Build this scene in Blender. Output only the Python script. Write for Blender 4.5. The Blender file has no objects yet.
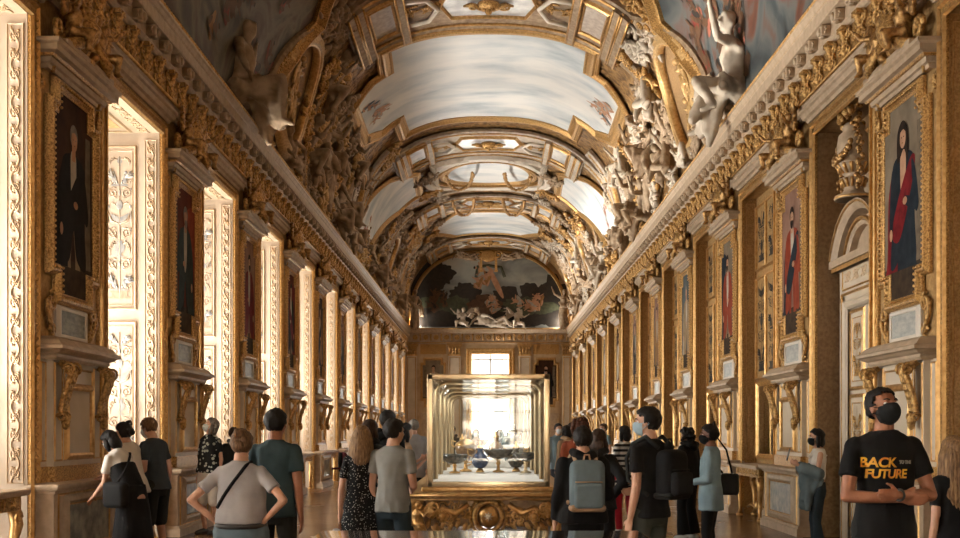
import bpy, bmesh, math, random
import numpy as np
from mathutils import Vector, Matrix, noise
from mathutils.bvhtree import BVHTree

R = random.Random(7)
PI = math.pi
scene = bpy.context.scene
COL = scene.collection

# ------------------------------------------------------------------ objects
def put(o, parent=None, loc=None, rotz=None):
    COL.objects.link(o)
    if parent is not None:
        o.parent = parent
    if loc is not None:
        o.location = loc
    if rotz is not None:
        o.rotation_euler = (0, 0, rotz)
    return o

def tag(o, label=None, cat=None, group=None, kind=None):
    if label: o['label'] = label
    if cat: o['category'] = cat
    if group: o['group'] = group
    if kind: o['kind'] = kind
    return o

def empty(name, loc=(0, 0, 0), rotz=0.0):
    o = bpy.data.objects.new(name, None)
    o.empty_display_size = 0.1
    return put(o, None, loc, rotz)

def kids(o):
    return [c for c in bpy.data.objects if c.parent == o]

def dup(root, loc, rotz=None, label=None, group=None, tree=None):
    """copy a thing with copies of its parts and sub-parts (shared meshes)"""
    r = root.copy(); COL.objects.link(r)
    r.location = loc
    if rotz is not None: r.rotation_euler = (0, 0, rotz)
    if label: r['label'] = label
    if group: r['group'] = group
    def rec(a, b):
        for ch in list(a.children):
            c = ch.copy(); COL.objects.link(c); c.parent = b
            rec(ch, c)
    rec(root, r)
    return r

ORD = ['first', 'second', 'third', 'fourth', 'fifth', 'sixth', 'seventh', 'eighth', 'ninth', 'tenth', 'eleventh', 'twelfth', 'thirteenth', 'fourteenth']

# ------------------------------------------------------------------ mesh builder
class MB:
    def __init__(s):
        s.v = []; s.f = []; s.m = []; s.s = []
    def add(s, vs, fs, mat=0, smooth=False, M=None):
        o = len(s.v)
        if M is not None:
            vs = [M @ Vector(q) for q in vs]
        s.v.extend([tuple(q) for q in vs])
        for f in fs:
            s.f.append(tuple(i + o for i in f)); s.m.append(mat); s.s.append(smooth)
        return s
    def box(s, x0, x1, y0, y1, z0, z1, mat=0, M=None):
        vs = [(x0, y0, z0), (x1, y0, z0), (x1, y1, z0), (x0, y1, z0), (x0, y0, z1), (x1, y0, z1), (x1, y1, z1), (x0, y1, z1)]
        fs = [(0, 3, 2, 1), (4, 5, 6, 7), (0, 1, 5, 4), (1, 2, 6, 5), (2, 3, 7, 6), (3, 0, 4, 7)]
        return s.add(vs, fs, mat, False, M)
    def rbox(s, x0, x1, y0, y1, z0, z1, b=0.02, mat=0, M=None):
        """box with chamfered edges"""
        bm = bmesh.new()
        bmesh.ops.create_cube(bm, size=1)
        for v in bm.verts:
            v.co = Vector(((x0 + x1) / 2 + v.co.x * (x1 - x0), (y0 + y1) / 2 + v.co.y * (y1 - y0), (z0 + z1) / 2 + v.co.z * (z1 - z0)))
        bmesh.ops.bevel(bm, geom=bm.edges[:], offset=b, segments=3, affect='EDGES', profile=0.5)
        bm.verts.index_update()
        s.add([v.co for v in bm.verts], [[v.index for v in f.verts] for f in bm.faces], mat, True, M)
        bm.free(); return s
    def lathe(s, prof, c=(0, 0, 0), seg=16, mat=0, M=None, sy=1.0, smooth=True):
        vs = []; fs = []
        n = len(prof)
        for i in range(seg):
            a = 2 * PI * i / seg
            for r, z in prof:
                vs.append((c[0] + r * math.cos(a), c[1] + sy * r * math.sin(a), c[2] + z))
        for i in range(seg):
            j = (i + 1) % seg
            for k in range(n - 1):
                fs.append((i * n + k, j * n + k, j * n + k + 1, i * n + k + 1))
        if prof[0][0] > 1e-5: fs.append(tuple(i * n for i in reversed(range(seg))))
        if prof[-1][0] > 1e-5: fs.append(tuple(i * n + n - 1 for i in range(seg)))
        return s.add(vs, fs, mat, smooth, M)
    def tube(s, pts, r, seg=6, mat=0, closed=False, M=None, flat=None, smooth=True):
        """round tube along pts; r scalar or list; flat=(axis vector, factor) squashes it along an axis"""
        pts = [Vector(q) for q in pts]
        n = len(pts)
        rr = r if isinstance(r, (list, tuple)) else [r] * n
        vs = []; fs = []
        prev = None
        for i in range(n):
            if closed: t = pts[(i + 1) % n] - pts[i - 1]
            else: t = pts[min(i + 1, n - 1)] - pts[max(i - 1, 0)]
            if t.length < 1e-9: t = Vector((0, 0, 1))
            t.normalize()
            if prev is None:
                a = Vector((0, 1, 0)) if abs(t.y) < 0.9 else Vector((1, 0, 0))
                u = (a - t * a.dot(t)).normalized()
            else:
                u = prev - t * prev.dot(t)
                u = u.normalized() if u.length > 1e-6 else t.orthogonal().normalized()
            prev = u
            w = t.cross(u)
            for k in range(seg):
                an = 2 * PI * k / seg
                d = (u * math.cos(an) + w * math.sin(an)) * rr[i]
                if flat:
                    ax = Vector(flat[0]); d = d - ax * d.dot(ax) * (1 - flat[1])
                vs.append(pts[i] + d)
        m = n if closed else n - 1
        for i in range(m):
            j = (i + 1) % n
            for k in range(seg):
                l = (k + 1) % seg
                fs.append((i * seg + k, i * seg + l, j * seg + l, j * seg + k))
        if not closed:
            fs.append(tuple(reversed(range(seg))))
            fs.append(tuple((n - 1) * seg + k for k in range(seg)))
        return s.add(vs, fs, mat, smooth, M)
    def ell(s, c, r, seg=10, rings=6, mat=0, M=None, rot=None):
        if not isinstance(r, (tuple, list)): r = (r, r, r)
        vs = [(0, 0, -1)]; fs = []
        for i in range(1, rings):
            th = -PI / 2 + PI * i / rings
            for k in range(seg):
                a = 2 * PI * k / seg
                vs.append((math.cos(th) * math.cos(a), math.cos(th) * math.sin(a), math.sin(th)))
        vs.append((0, 0, 1)); top = len(vs) - 1
        for k in range(seg):
            l = (k + 1) % seg
            fs.append((0, 1 + l, 1 + k))
            for i in range(rings - 2):
                a = 1 + i * seg
                fs.append((a + k, a + l, a + seg + l, a + seg + k))
            a = 1 + (rings - 2) * seg
            fs.append((a + k, a + l, top))
        out = []
        for q in vs:
            p = Vector((q[0] * r[0], q[1] * r[1], q[2] * r[2]))
            if rot is not None: p = rot @ p
            out.append(p + Vector(c))
        return s.add(out, fs, mat, True, M)
    def prism(s, poly, y0, y1, mat=0, M=None):
        """polygon in (x,z) extruded from y0 (front) to y1"""
        n = len(poly)
        vs = [(x, y0, z) for x, z in poly] + [(x, y1, z) for x, z in poly]
        fs = [tuple(range(n)), tuple(reversed(range(n, 2 * n)))]
        for i in range(n):
            j = (i + 1) % n
            fs.append((i, i + n, j + n, j))
        return s.add(vs, fs, mat, False, M)
    def flat(s, poly, y, mat=0):
        return s.add([(x, y, z) for x, z in poly], [tuple(range(len(poly)))], mat)
    def mframe(s, poly, prof, mat=0, closed=True, step=None, smooth=False, axis='xz'):
        """mitred moulding along polygon in (x,z); prof = [(offset outward, height toward room)] ; y = -height"""
        pts = [Vector((a, b)) for a, b in poly]
        if closed:
            ar = sum(pts[i - 1].x * pts[i].y - pts[i].x * pts[i - 1].y for i in range(len(pts)))
            if ar < 0: pts.reverse()
        n = len(pts)
        mit = []
        for i in range(n):
            p = pts[i]
            if closed or 0 < i < n - 1:
                d0 = (p - pts[i - 1]).normalized(); d1 = (pts[(i + 1) % n] - p).normalized()
            elif i == 0: d0 = d1 = (pts[1] - p).normalized()
            else: d0 = d1 = (p - pts[i - 1]).normalized()
            n0 = Vector((d0.y, -d0.x)); n1 = Vector((d1.y, -d1.x))
            m = n0 + n1
            if m.length < 1e-6: m = n0
            m.normalize()
            mit.append(m / max(0.35, m.dot(n0)))
        P = []; Q = []
        for i in range(n if closed else n - 1):
            j = (i + 1) % n
            k = 1 if not step else max(1, int((pts[j] - pts[i]).length / step))
            for t in range(k):
                P.append(pts[i].lerp(pts[j], t / k)); 
                # keep offset constant along the straight run
                Q.append(mit[i].lerp(mit[j], t / k))
        if not closed: P.append(pts[-1]); Q.append(mit[-1])
        N = len(P); K = len(prof)
        vs = []
        for p, q in zip(P, Q):
            for o, h in prof:
                w = p + q * o
                vs.append((w.x, -h, w.y))
        fs = []
        for i in range(N if closed else N - 1):
            j = (i + 1) % N
            for k in range(K - 1):
                fs.append((i * K + k, j * K + k, j * K + k + 1, i * K + k + 1))
        if not closed:
            fs.append(tuple(range(K))); fs.append(tuple(reversed(range((N - 1) * K, N * K))))
        return s.add(vs, fs, mat, smooth)
    def sweep(s, prof, path, mat=0, closed=False):
        """profile (out, z) swept along a plan path [(x,y)], out = to the right of travel; mitred"""
        pts = [Vector(p) for p in path]; n = len(pts)
        vs = []
        for i, p in enumerate(pts):
            if closed or 0 < i < n - 1:
                d0 = (p - pts[i - 1]).normalized(); d1 = (pts[(i + 1) % n] - p).normalized()
            elif i == 0: d0 = d1 = (pts[1] - p).normalized()
            else: d0 = d1 = (p - pts[i - 1]).normalized()
            n0 = Vector((d0.y, -d0.x)); n1 = Vector((d1.y, -d1.x))
            m = (n0 + n1).normalized(); m = m / max(0.35, m.dot(n0))
            for o, z in prof:
                w = p + m * o
                vs.append((w.x, w.y, z))
        K = len(prof); fs = []
        for i in range(n if closed else n - 1):
            j = (i + 1) % n
            for k in range(K - 1):
                fs.append((i * K + k, j * K + k, j * K + k + 1, i * K + k + 1))
        if not closed:
            fs.append(tuple(range(K))); fs.append(tuple(reversed(range((n - 1) * K, n * K))))
        return s.add(vs, fs, mat)
    def disc(s, poly, rings=6, mat=0, h=0.0, dome=0.0):
        """fan of rings filling a star-shaped polygon given in (x,z), y=-h ; keeps enough points to follow a curved ground"""
        cx = sum(p[0] for p in poly) / len(poly); cz = sum(p[1] for p in poly) / len(poly)
        n = len(poly); vs = [(cx, -h - dome, cz)]; fs = []
        for k in range(1, rings + 1):
            t = k / rings
            for x, z in poly:
                vs.append((cx + (x - cx) * t, -h - dome * (1 - t * t), cz + (z - cz) * t))
        for i in range(n):
            j = (i + 1) % n
            fs.append((0, 1 + i, 1 + j))
            for k in range(rings - 1):
                a = 1 + k * n
                fs.append((a + i, a + n + i, a + n + j, a + j))
        return s.add(vs, fs, mat, True)
    def merge(s, o, M=None, mat=None):
        return s.add_all(o, M, mat)
    def add_all(s, o, M=None, mat=None):
        b = len(s.v)
        s.v.extend([tuple(M @ Vector(q)) for q in o.v] if M is not None else o.v)
        s.f.extend([tuple(i + b for i in f) for f in o.f])
        s.m.extend(o.m if mat is None else [mat] * len(o.m)); s.s.extend(o.s)
        return s
    def map(s, fn):
        s.v = [tuple(fn(*q)) for q in s.v]; return s
    def mesh(s, name, mats, recalc=True):
        me = bpy.data.meshes.new(name)
        me.from_pydata(s.v, [], s.f)
        if not isinstance(mats, (list, tuple)): mats = [mats]
        for m in mats: me.materials.append(m)
        me.polygons.foreach_set('material_index', s.m)
        me.polygons.foreach_set('use_smooth', s.s)
        me.update()
        if recalc:
            bm = bmesh.new(); bm.from_mesh(me)
            bmesh.ops.recalc_face_normals(bm, faces=bm.faces[:])
            bm.to_mesh(me); bm.free()
        me.validate()
        return me
    def build(s, name, mats, parent=None, loc=None, rotz=None, recalc=True):
        return put(bpy.data.objects.new(name, s.mesh(name, mats, recalc)), parent, loc, rotz)

def rect(x0, x1, z0, z1):
    return [(x0, z0), (x1, z0), (x1, z1), (x0, z1)]
def ring(cx, cz, rx, rz, n=32, a0=0.0, rot=0.0):
    out = []
    for i in range(n):
        a = a0 + 2 * PI * i / n
        x, z = rx * math.cos(a), rz * math.sin(a)
        out.append((cx + x * math.cos(rot) - z * math.sin(rot), cz + x * math.sin(rot) + z * math.cos(rot)))
    return out
def notch(x0, x1, z0, z1, tx, tz, bx, bz):
    """rectangle with square cut corners (top tx,tz / bottom bx,bz)"""
    return [(x0 + bx, z0), (x1 - bx, z0), (x1 - bx, z0 + bz), (x1, z0 + bz), (x1, z1 - tz), (x1 - tx, z1 - tz), (x1 - tx, z1), (x0 + tx, z1), (x0 + tx, z1 - tz), (x0, z1 - tz), (x0, z0 + bz), (x0 + bx, z0 + bz)]
def spiral(cx, cz, r0, r1, a0, turns, n=18, y=0.0):
    return [(cx + (r0 + (r1 - r0) * i / n) * math.cos(a0 + turns * 2 * PI * i / n), y, cz + (r0 + (r1 - r0) * i / n) * math.sin(a0 + turns * 2 * PI * i / n)) for i in range(n + 1)]
def resample(poly, step):
    out = []
    n = len(poly)
    for i in range(n):
        a = Vector(poly[i]); b = Vector(poly[(i + 1) % n])
        k = max(1, int((b - a).length / step))
        out += [tuple(a.lerp(b, t / k)) for t in range(k)]
    return out

# moulding profiles (offset outward, height)
def prof_gilt(w, d):
    return [(0, 0), (0, d * .45), (w * .12, d * .55), (w * .2, d * .35), (w * .34, d * .6), (w * .55, d), (w * .72, d * .95), (w * .82, d * .6), (w * .9, d * .65), (w, d * .4), (w, 0)]
def prof_fillet(w, d):
    return [(0, 0), (w * .1, d * .8), (w * .5, d), (w * .9, d * .8), (w, 0)]

# ------------------------------------------------------------------ materials
MATS = {}
def mat(name, c, rough=.6, metal=0.0, c2=None, nscale=6.0, ndetail=4.0, lo=.35, hi=.65, bump=0.0, bscale=None, btype='noise', bdist=.02, stretch=None, spec=.5, coat=0.0, trans=0.0, alpha=1.0, sheen=0.0):
    m = bpy.data.materials.new(name); m.use_nodes = True
    nt = m.node_tree; N = nt.nodes; L = nt.links
    b = N['Principled BSDF']
    b.inputs['Base Color'].default_value = (*c, 1)
    b.inputs['Roughness'].default_value = rough
    b.inputs['Metallic'].default_value = metal
    b.inputs['Specular IOR Level'].default_value = spec
    b.inputs['Coat Weight'].default_value = coat
    b.inputs['Sheen Weight'].default_value = sheen
    tc = N.new('ShaderNodeTexCoord'); src = tc.outputs['Object']
    if stretch:
        mp = N.new('ShaderNodeMapping'); mp.inputs['Scale'].default_value = stretch
        L.new(src, mp.inputs['Vector']); src = mp.outputs['Vector']
    def tex(kind, sc, det):
        if kind == 'voronoi':
            t = N.new('ShaderNodeTexVoronoi'); t.inputs['Scale'].default_value = sc; L.new(src, t.inputs['Vector']); return t.outputs['Distance']
        if kind == 'wave':
            t = N.new('ShaderNodeTexWave'); t.inputs['Scale'].default_value = sc; t.inputs['Distortion'].default_value = 9; t.inputs['Detail'].default_value = 2; t.inputs['Detail Scale'].default_value = 1.4
            L.new(src, t.inputs['Vector']); return t.outputs['Fac']
        t = N.new('ShaderNodeTexNoise'); t.inputs['Scale'].default_value = sc; t.inputs['Detail'].default_value = det; L.new(src, t.inputs['Vector']); return t.outputs['Fac']
    f = None
    if c2 is not None:
        f = tex(btype if btype != 'noise' and bscale is None else 'noise', nscale, ndetail)
        cr = N.new('ShaderNodeValToRGB')
        cr.color_ramp.elements[0].position = lo; cr.color_ramp.elements[0].color = (*c, 1)
        cr.color_ramp.elements[1].position = hi; cr.color_ramp.elements[1].color = (*c2, 1)
        L.new(f, cr.inputs['Fac']); L.new(cr.outputs['Color'], b.inputs['Base Color'])
    if bump:
        h = tex(btype, bscale or nscale, ndetail)
        bp = N.new('ShaderNodeBump'); bp.inputs['Strength'].default_value = bump; bp.inputs['Distance'].default_value = bdist
        L.new(h, bp.inputs['Height']); L.new(bp.outputs['Normal'], b.inputs['Normal'])
    m.diffuse_color = (*c, 1)
    MATS[name] = m
    return m

def srgb(r, g, b):
    def f(c):
        c /= 255.0
        return c / 12.92 if c <= .04045 else ((c + .055) / 1.055) ** 2.4
    return (f(r), f(g), f(b))

GOLD = mat('gilding', (.52, .29, .095), .36, .7, c2=(.72, .46, .19), nscale=14, bump=.25, bscale=60, bdist=.004)
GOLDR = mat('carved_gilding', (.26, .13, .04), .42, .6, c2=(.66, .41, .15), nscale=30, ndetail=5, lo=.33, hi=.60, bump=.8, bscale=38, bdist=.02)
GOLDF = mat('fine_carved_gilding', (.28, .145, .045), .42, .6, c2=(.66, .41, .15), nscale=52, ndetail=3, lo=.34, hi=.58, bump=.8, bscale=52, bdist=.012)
BRASS = mat('brass', (.74, .56, .33), .25, .6, c2=(.82, .66, .42), nscale=5)
BRONZE = mat('dark_gilding', (.20, .10, .035), .4, .65, c2=(.56, .34, .13), nscale=22, lo=.32, hi=.62, bump=.5, bscale=40, bdist=.01)
IVORY = mat('ivory_paint', (.62, .52, .39), .5, 0, c2=(.70, .60, .47), nscale=3, bump=.05, bscale=30)
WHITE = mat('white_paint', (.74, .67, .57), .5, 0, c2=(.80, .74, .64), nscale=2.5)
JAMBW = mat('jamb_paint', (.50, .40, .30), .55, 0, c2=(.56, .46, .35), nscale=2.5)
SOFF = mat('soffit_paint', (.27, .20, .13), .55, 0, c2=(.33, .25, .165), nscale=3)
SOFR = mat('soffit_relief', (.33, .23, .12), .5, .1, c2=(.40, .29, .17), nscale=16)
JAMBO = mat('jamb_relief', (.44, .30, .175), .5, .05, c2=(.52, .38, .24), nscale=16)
JAMBG = mat('gilt_damask', (.34, .185, .065), .45, .4, c2=(.48, .29, .115), nscale=40, ndetail=3, lo=.4, hi=.6, bump=.5, bscale=40, bdist=.01)
STONE = mat('stone_moulding', (.43, .32, .21), .5, 0, c2=(.55, .42, .29), nscale=8, bump=.12, bscale=30, bdist=.01)
OCHRE = mat('ochre_gilt_ground', (.42, .25, .09), .45, .4, c2=(.60, .40, .18), nscale=18, bump=.55, bscale=42, bdist=.012)
WALLM = mat('wall_tan', (.50, .36, .21), .6, 0, c2=(.60, .45, .28), nscale=4)
UMBER = mat('umber_panel', (.22, .125, .055), .5, .2, c2=(.33, .21, .10), nscale=20, bump=.3, bscale=40, bdist=.01)
STUCCO = mat('stucco', (.27, .18, .105), .62, 0, c2=(.46, .34, .22), nscale=7, bump=.35, bscale=24, bdist=.015)
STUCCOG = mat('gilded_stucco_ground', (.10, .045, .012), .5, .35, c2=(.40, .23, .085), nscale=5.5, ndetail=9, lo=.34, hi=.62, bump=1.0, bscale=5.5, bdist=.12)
MARBLE = mat('grey_marble', (.42, .41, .39), .35, 0, c2=(.70, .68, .63), nscale=3.2, ndetail=8, bump=.05)
MARBLEG = mat('green_grey_marble', (.10, .12, .11), .35, 0, c2=(.36, .36, .30), nscale=7, ndetail=8)
MARBLEB = mat('blue_grey_marble', (.22, .25, .26), .35, 0, c2=(.50, .48, .42), nscale=8, ndetail=8)
PINKM = mat('pink_marble', (.45, .36, .29), .4, 0, c2=(.62, .54, .45), nscale=9, ndetail=8)
SLATE = mat('plaque_slate', (.16, .19, .19), .45, 0, c2=(.30, .33, .31), nscale=9, ndetail=6, stretch=(1, 1, 3))
PLAQUE_LIT = mat('lit_plaque', (.34, .37, .36), .45, 0, c2=(.52, .53, .49), nscale=9, ndetail=6, stretch=(1, 1, 3))  # slate lightened for the right wall: window light put into the colour
INK = mat('black_paint', (.018, .016, .014), .5)
SEPIA = mat('sepia_paint', (.36, .26, .17), .6, 0, c2=(.46, .34, .23), nscale=20)
GREYP = mat('grey_paint', (.24, .24, .235), .6, 0, c2=(.40, .38, .34), nscale=14)
CREAMO = mat('cream_relief', (.66, .49, .31), .5, .05, c2=(.76, .60, .42), nscale=16)
DARKV = mat('shadow_void', (.02, .014, .01), .8)
CLOTHW = mat('white_display_cloth', (.72, .69, .63), .8, 0, c2=(.78, .75, .70), nscale=4)

def glass_mat(name, tint=(1, 1, 1), refl=.10, rough=.02):
    m = bpy.data.materials.new(name); m.use_nodes = True
    nt = m.node_tree; N = nt.nodes; L = nt.links
    N.remove(N['Principled BSDF'])
    o = N['Material Output']
    t = N.new('ShaderNodeBsdfTransparent'); t.inputs['Color'].default_value = (*tint, 1)
    g = N.new('ShaderNodeBsdfGlossy'); g.inputs['Roughness'].default_value = rough
    mx = N.new('ShaderNodeMixShader'); fr = N.new('ShaderNodeFresnel'); fr.inputs['IOR'].default_value = 1.45
    mt = N.new('ShaderNodeMath'); mt.operation = 'MULTIPLY_ADD'; mt.inputs[1].default_value = .8; mt.inputs[2].default_value = refl
    mt.use_clamp = True
    L.new(fr.outputs[0], mt.inputs[0]); L.new(mt.outputs[0], mx.inputs[0])
    L.new(t.outputs[0], mx.inputs[1]); L.new(g.outputs[0], mx.inputs[2]); L.new(mx.outputs[0], o.inputs['Surface'])
    return m
GLASS = glass_mat('clear_glass', (.97, .98, .97), .02)
WGLASS = glass_mat('window_glass', (1, 1, 1), .0)
MIRROR = mat('mirror_glass', (.55, .55, .52), .06, 1.0)

def parquet_mat():
    m = mat('oak_parquet', (.16, .075, .03), .24, 0, spec=.55)
    nt = m.node_tree; N = nt.nodes; L = nt.links; b = N['Principled BSDF']
    tc = N.new('ShaderNodeTexCoord'); mp = N.new('ShaderNodeMapping'); mp.inputs['Rotation'].default_value = (0, 0, PI / 4)
    L.new(tc.outputs['Object'], mp.inputs['Vector'])
    br = N.new('ShaderNodeTexBrick'); br.inputs['Scale'].default_value = 1.0
    br.inputs['Color1'].default_value = (.20, .098, .042, 1); br.inputs['Color2'].default_value = (.13, .06, .024, 1); br.inputs['Mortar'].default_value = (.04, .018, .008, 1)
    br.inputs['Mortar Size'].default_value = .004; br.inputs['Brick Width'].default_value = .55; br.inputs['Row Height'].default_value = .09
    L.new(mp.outputs['Vector'], br.inputs['Vector'])
    nz = N.new('ShaderNodeTexNoise'); nz.inputs['Scale'].default_value = 1.3; nz.inputs['Detail'].default_value = 5; L.new(tc.outputs['Object'], nz.inputs['Vector'])
    mx = N.new('ShaderNodeMix'); mx.data_type = 'RGBA'; mx.blend_type = 'OVERLAY'; mx.inputs[0].default_value = .35
    L.new(br.outputs['Color'], mx.inputs[6]); L.new(nz.outputs['Color'], mx.inputs[7]); L.new(mx.outputs[2], b.inputs['Base Color'])
    rp = N.new('ShaderNodeMapRange'); rp.inputs[3].default_value = .16; rp.inputs[4].default_value = .34; L.new(nz.outputs['Fac'], rp.inputs[0]); L.new(rp.outputs[0], b.inputs['Roughness'])
    return m
PARQUET = parquet_mat()

def sky_paint(name, cols, sc=(.5, .35, .5), nscale=1.3, dist=1.2, seed=0.0, detail=6):
    """painted clouds / landscape ground: several pigments blended by noise"""
    m = mat(name, cols[0], .55); nt = m.node_tree; N = nt.nodes; L = nt.links; b = N['Principled BSDF']
    tc = N.new('ShaderNodeTexCoord'); mp = N.new('ShaderNodeMapping'); mp.inputs['Scale'].default_value = sc; mp.inputs['Location'].default_value = (seed, seed * 1.7, seed * .6)
    L.new(tc.outputs['Object'], mp.inputs['Vector'])
    nz = N.new('ShaderNodeTexNoise'); nz.inputs['Scale'].default_value = nscale; nz.inputs['Detail'].default_value = detail; nz.inputs['Distortion'].default_value = dist; L.new(mp.outputs['Vector'], nz.inputs['Vector'])
    cr = N.new('ShaderNodeValToRGB'); e = cr.color_ramp.elements
    k = len(cols)
    e[0].position = .28; e[0].color = (*cols[0], 1); e[1].position = .74; e[1].color = (*cols[-1], 1)
    for i in range(1, k - 1):
        x = e.new(.28 + .46 * i / (k - 1)); x.color = (*cols[i], 1)
    L.new(nz.outputs['Fac'], cr.inputs['Fac']); L.new(cr.outputs['Color'], b.inputs['Base Color'])
    return m
SKYP = sky_paint('painted_pale_sky', [srgb(150, 165, 172), srgb(196, 202, 203), srgb(222, 222, 218), srgb(232, 230, 224)], (.35, .9, .5), 1.3, .25)
NIGHT = sky_paint('painted_dusk_sky', [srgb(30, 26, 20), srgb(62, 60, 48), srgb(104, 96, 78), srgb(66, 42, 28), srgb(120, 84, 60)], (.4, .4, .4), 1.6, 1.5, 3.0)
DAWN = sky_paint('painted_storm_sky', [srgb(30, 34, 36), srgb(62, 70, 72), srgb(92, 94, 90), srgb(98, 58, 42), srgb(56, 40, 32)], (.35, .35, .35), 1.6, 1.8, 11.0)
LUNET = sky_paint('painted_lunette_ground', [srgb(92, 96, 94), srgb(140, 146, 144), srgb(172, 176, 170), srgb(192, 188, 176)], (.28, .3, .5), 1.5, 1.0, 5.0)
# ------------------------------------------------------------------ figures
def V(*a): return Vector(a)
def remeshed(mb, vox, smooth=3, name='m'):
    """fuse overlapping closed shapes into one continuous skin"""
    me = mb.mesh(name, [GOLD])
    o = bpy.data.objects.new('tmp', me); COL.objects.link(o)
    md = o.modifiers.new('r', 'REMESH'); md.mode = 'VOXEL'; md.voxel_size = vox; md.use_smooth_shade = True
    if smooth:
        sm = o.modifiers.new('s', 'SMOOTH'); sm.iterations = smooth; sm.factor = .5
    dg = bpy.context.evaluated_depsgraph_get()
    r = bpy.data.meshes.new_from_object(o.evaluated_get(dg))
    bpy.data.objects.remove(o); bpy.data.meshes.remove(me)
    r.name = name
    return r

def cone(mb, p0, p1, r0, r1, seg=12, sq=1.0, ax=None):
    """tapered limb with flat ends"""
    mb.tube([p0, V(*p0).lerp(V(*p1), .5), p1], [r0, (r0 + r1) / 2, r1], seg, flat=(ax, sq) if ax is not None else None)
def limb(mb, p0, p1, r0, r1, mid=None, seg=12):
    p0 = V(*p0); p1 = V(*p1)
    rm = mid if mid else (r0 + r1) / 2
    mb.tube([p0, p0.lerp(p1, .35), p0.lerp(p1, .7), p1], [r0, rm, (rm + r1) / 2, r1], seg)
    mb.ell(p0, r0, 12, 8); mb.ell(p1, r1, 12, 8)

def loft(mb, rings, seg=20, M=None):
    """rings of (z, rx, ry, xoff, yoff)"""
    vs = []; fs = []
    for rg in rings:
        z, rx, ry = rg[:3]; xo = rg[3] if len(rg) > 3 else 0; yo = rg[4] if len(rg) > 4 else 0
        for k in range(seg):
            a = 2 * PI * k / seg
            c, s_ = math.cos(a), math.sin(a)
            e = .85
            vs.append((xo + rx * math.copysign(abs(c) ** e, c), yo + ry * math.copysign(abs(s_) ** e, s_), z))
    n = len(rings)
    for i in range(n - 1):
        for k in range(seg):
            l = (k + 1) % seg
            fs.append((i * seg + k, i * seg + l, (i + 1) * seg + l, (i + 1) * seg + k))
    fs.append(tuple(reversed(range(seg)))); fs.append(tuple((n - 1) * seg + k for k in range(seg)))
    mb.add(vs, fs, 0, True, M)

def hand(mb, wr, d, pn, side, s=1.0, curl=.5, fat=1.0):
    """palm, four unequal fingers and a thumb; d = direction of hand, pn = palm normal (fingers curl towards it), side = +1/-1 thumb side"""
    d = V(*d).normalized(); pn = V(*pn); pn = (pn - d * d.dot(pn)).normalized()
    w = d.cross(pn).normalized() * side          # towards the thumb
    rot = Matrix((w, pn, d)).transposed()
    c = wr + d * .05 * s
    mb.ell(c, (.038 * s, .016 * s * fat, .052 * s), 12, 8, rot=rot)
    mb.tube([wr - d * .01, wr + d * .03 * s], [.024 * s, .027 * s], 10)
    for i, (o, ln) in enumerate(((.028, .070), (.010, .080), (-.009, .075), (-.027, .058))):
        b = wr + d * (.088 - abs(o) * .3) * s + w * o * s
        d1 = (d * math.cos(curl * .6) + pn * math.sin(curl * .6))
        d2 = (d * math.cos(curl * 1.6) + pn * math.sin(curl * 1.6))
        d3 = (d * math.cos(curl * 2.4) + pn * math.sin(curl * 2.4))
        q0 = b - d * .03 * s; q1 = b + d1 * ln * .45 * s; q2 = q1 + d2 * ln * .32 * s; q3 = q2 + d3 * ln * .25 * s
        mb.tube([q0, b, q1, q2, q3], [.010 * s, .0100 * s, .0092 * s, .0085 * s, .0065 * s], 8)
    t0 = wr + d * .022 * s + w * .026 * s; t1 = t0 + (w * .7 + d * .65 + pn * .25).normalized() * .042 * s; t2 = t1 + (d * .85 + w * .3 + pn * .35).normalized() * .034 * s
    mb.tube([t0 - w * .015 * s, t0, t1, t2], [.014 * s, .0135 * s, .0105 * s, .0075 * s], 8)

def head_shapes(mb, M, female=False, face=True):
    sc = .96 if female else 1.0
    E = lambda c, r, rot=None: mb.ell(V(*c) * sc, [q * sc for q in r], 14, 10, M=M, rot=rot)
    E((0, -.012, .03), (.074, .094, .088)); E((0, .018, -.03), (.060, .072, .075)); E((0, .045, -.078), (.034, .034, .026))
    if face:
        E((0, .093, -.028), (.013, .017, .012)); mb.tube([M @ (V(0, .085, .012) * sc), M @ (V(0, .103, -.025) * sc)], [.007, .011], 8)
        E((0, .072, .022), (.050, .018, .010)); E((-.035, .063, -.025), (.022, .02, .018)); E((.035, .063, -.025), (.022, .02, .018))
        E((0, .083, -.053), (.022, .010, .0065)); E((0, .081, -.063), (.018, .010, .006))
        for sx in (-1, 1):
            mb.ell(V(sx * .077, -.005, -.005) * sc, (.010, .020, .032), 10, 6, M=M)

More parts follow.
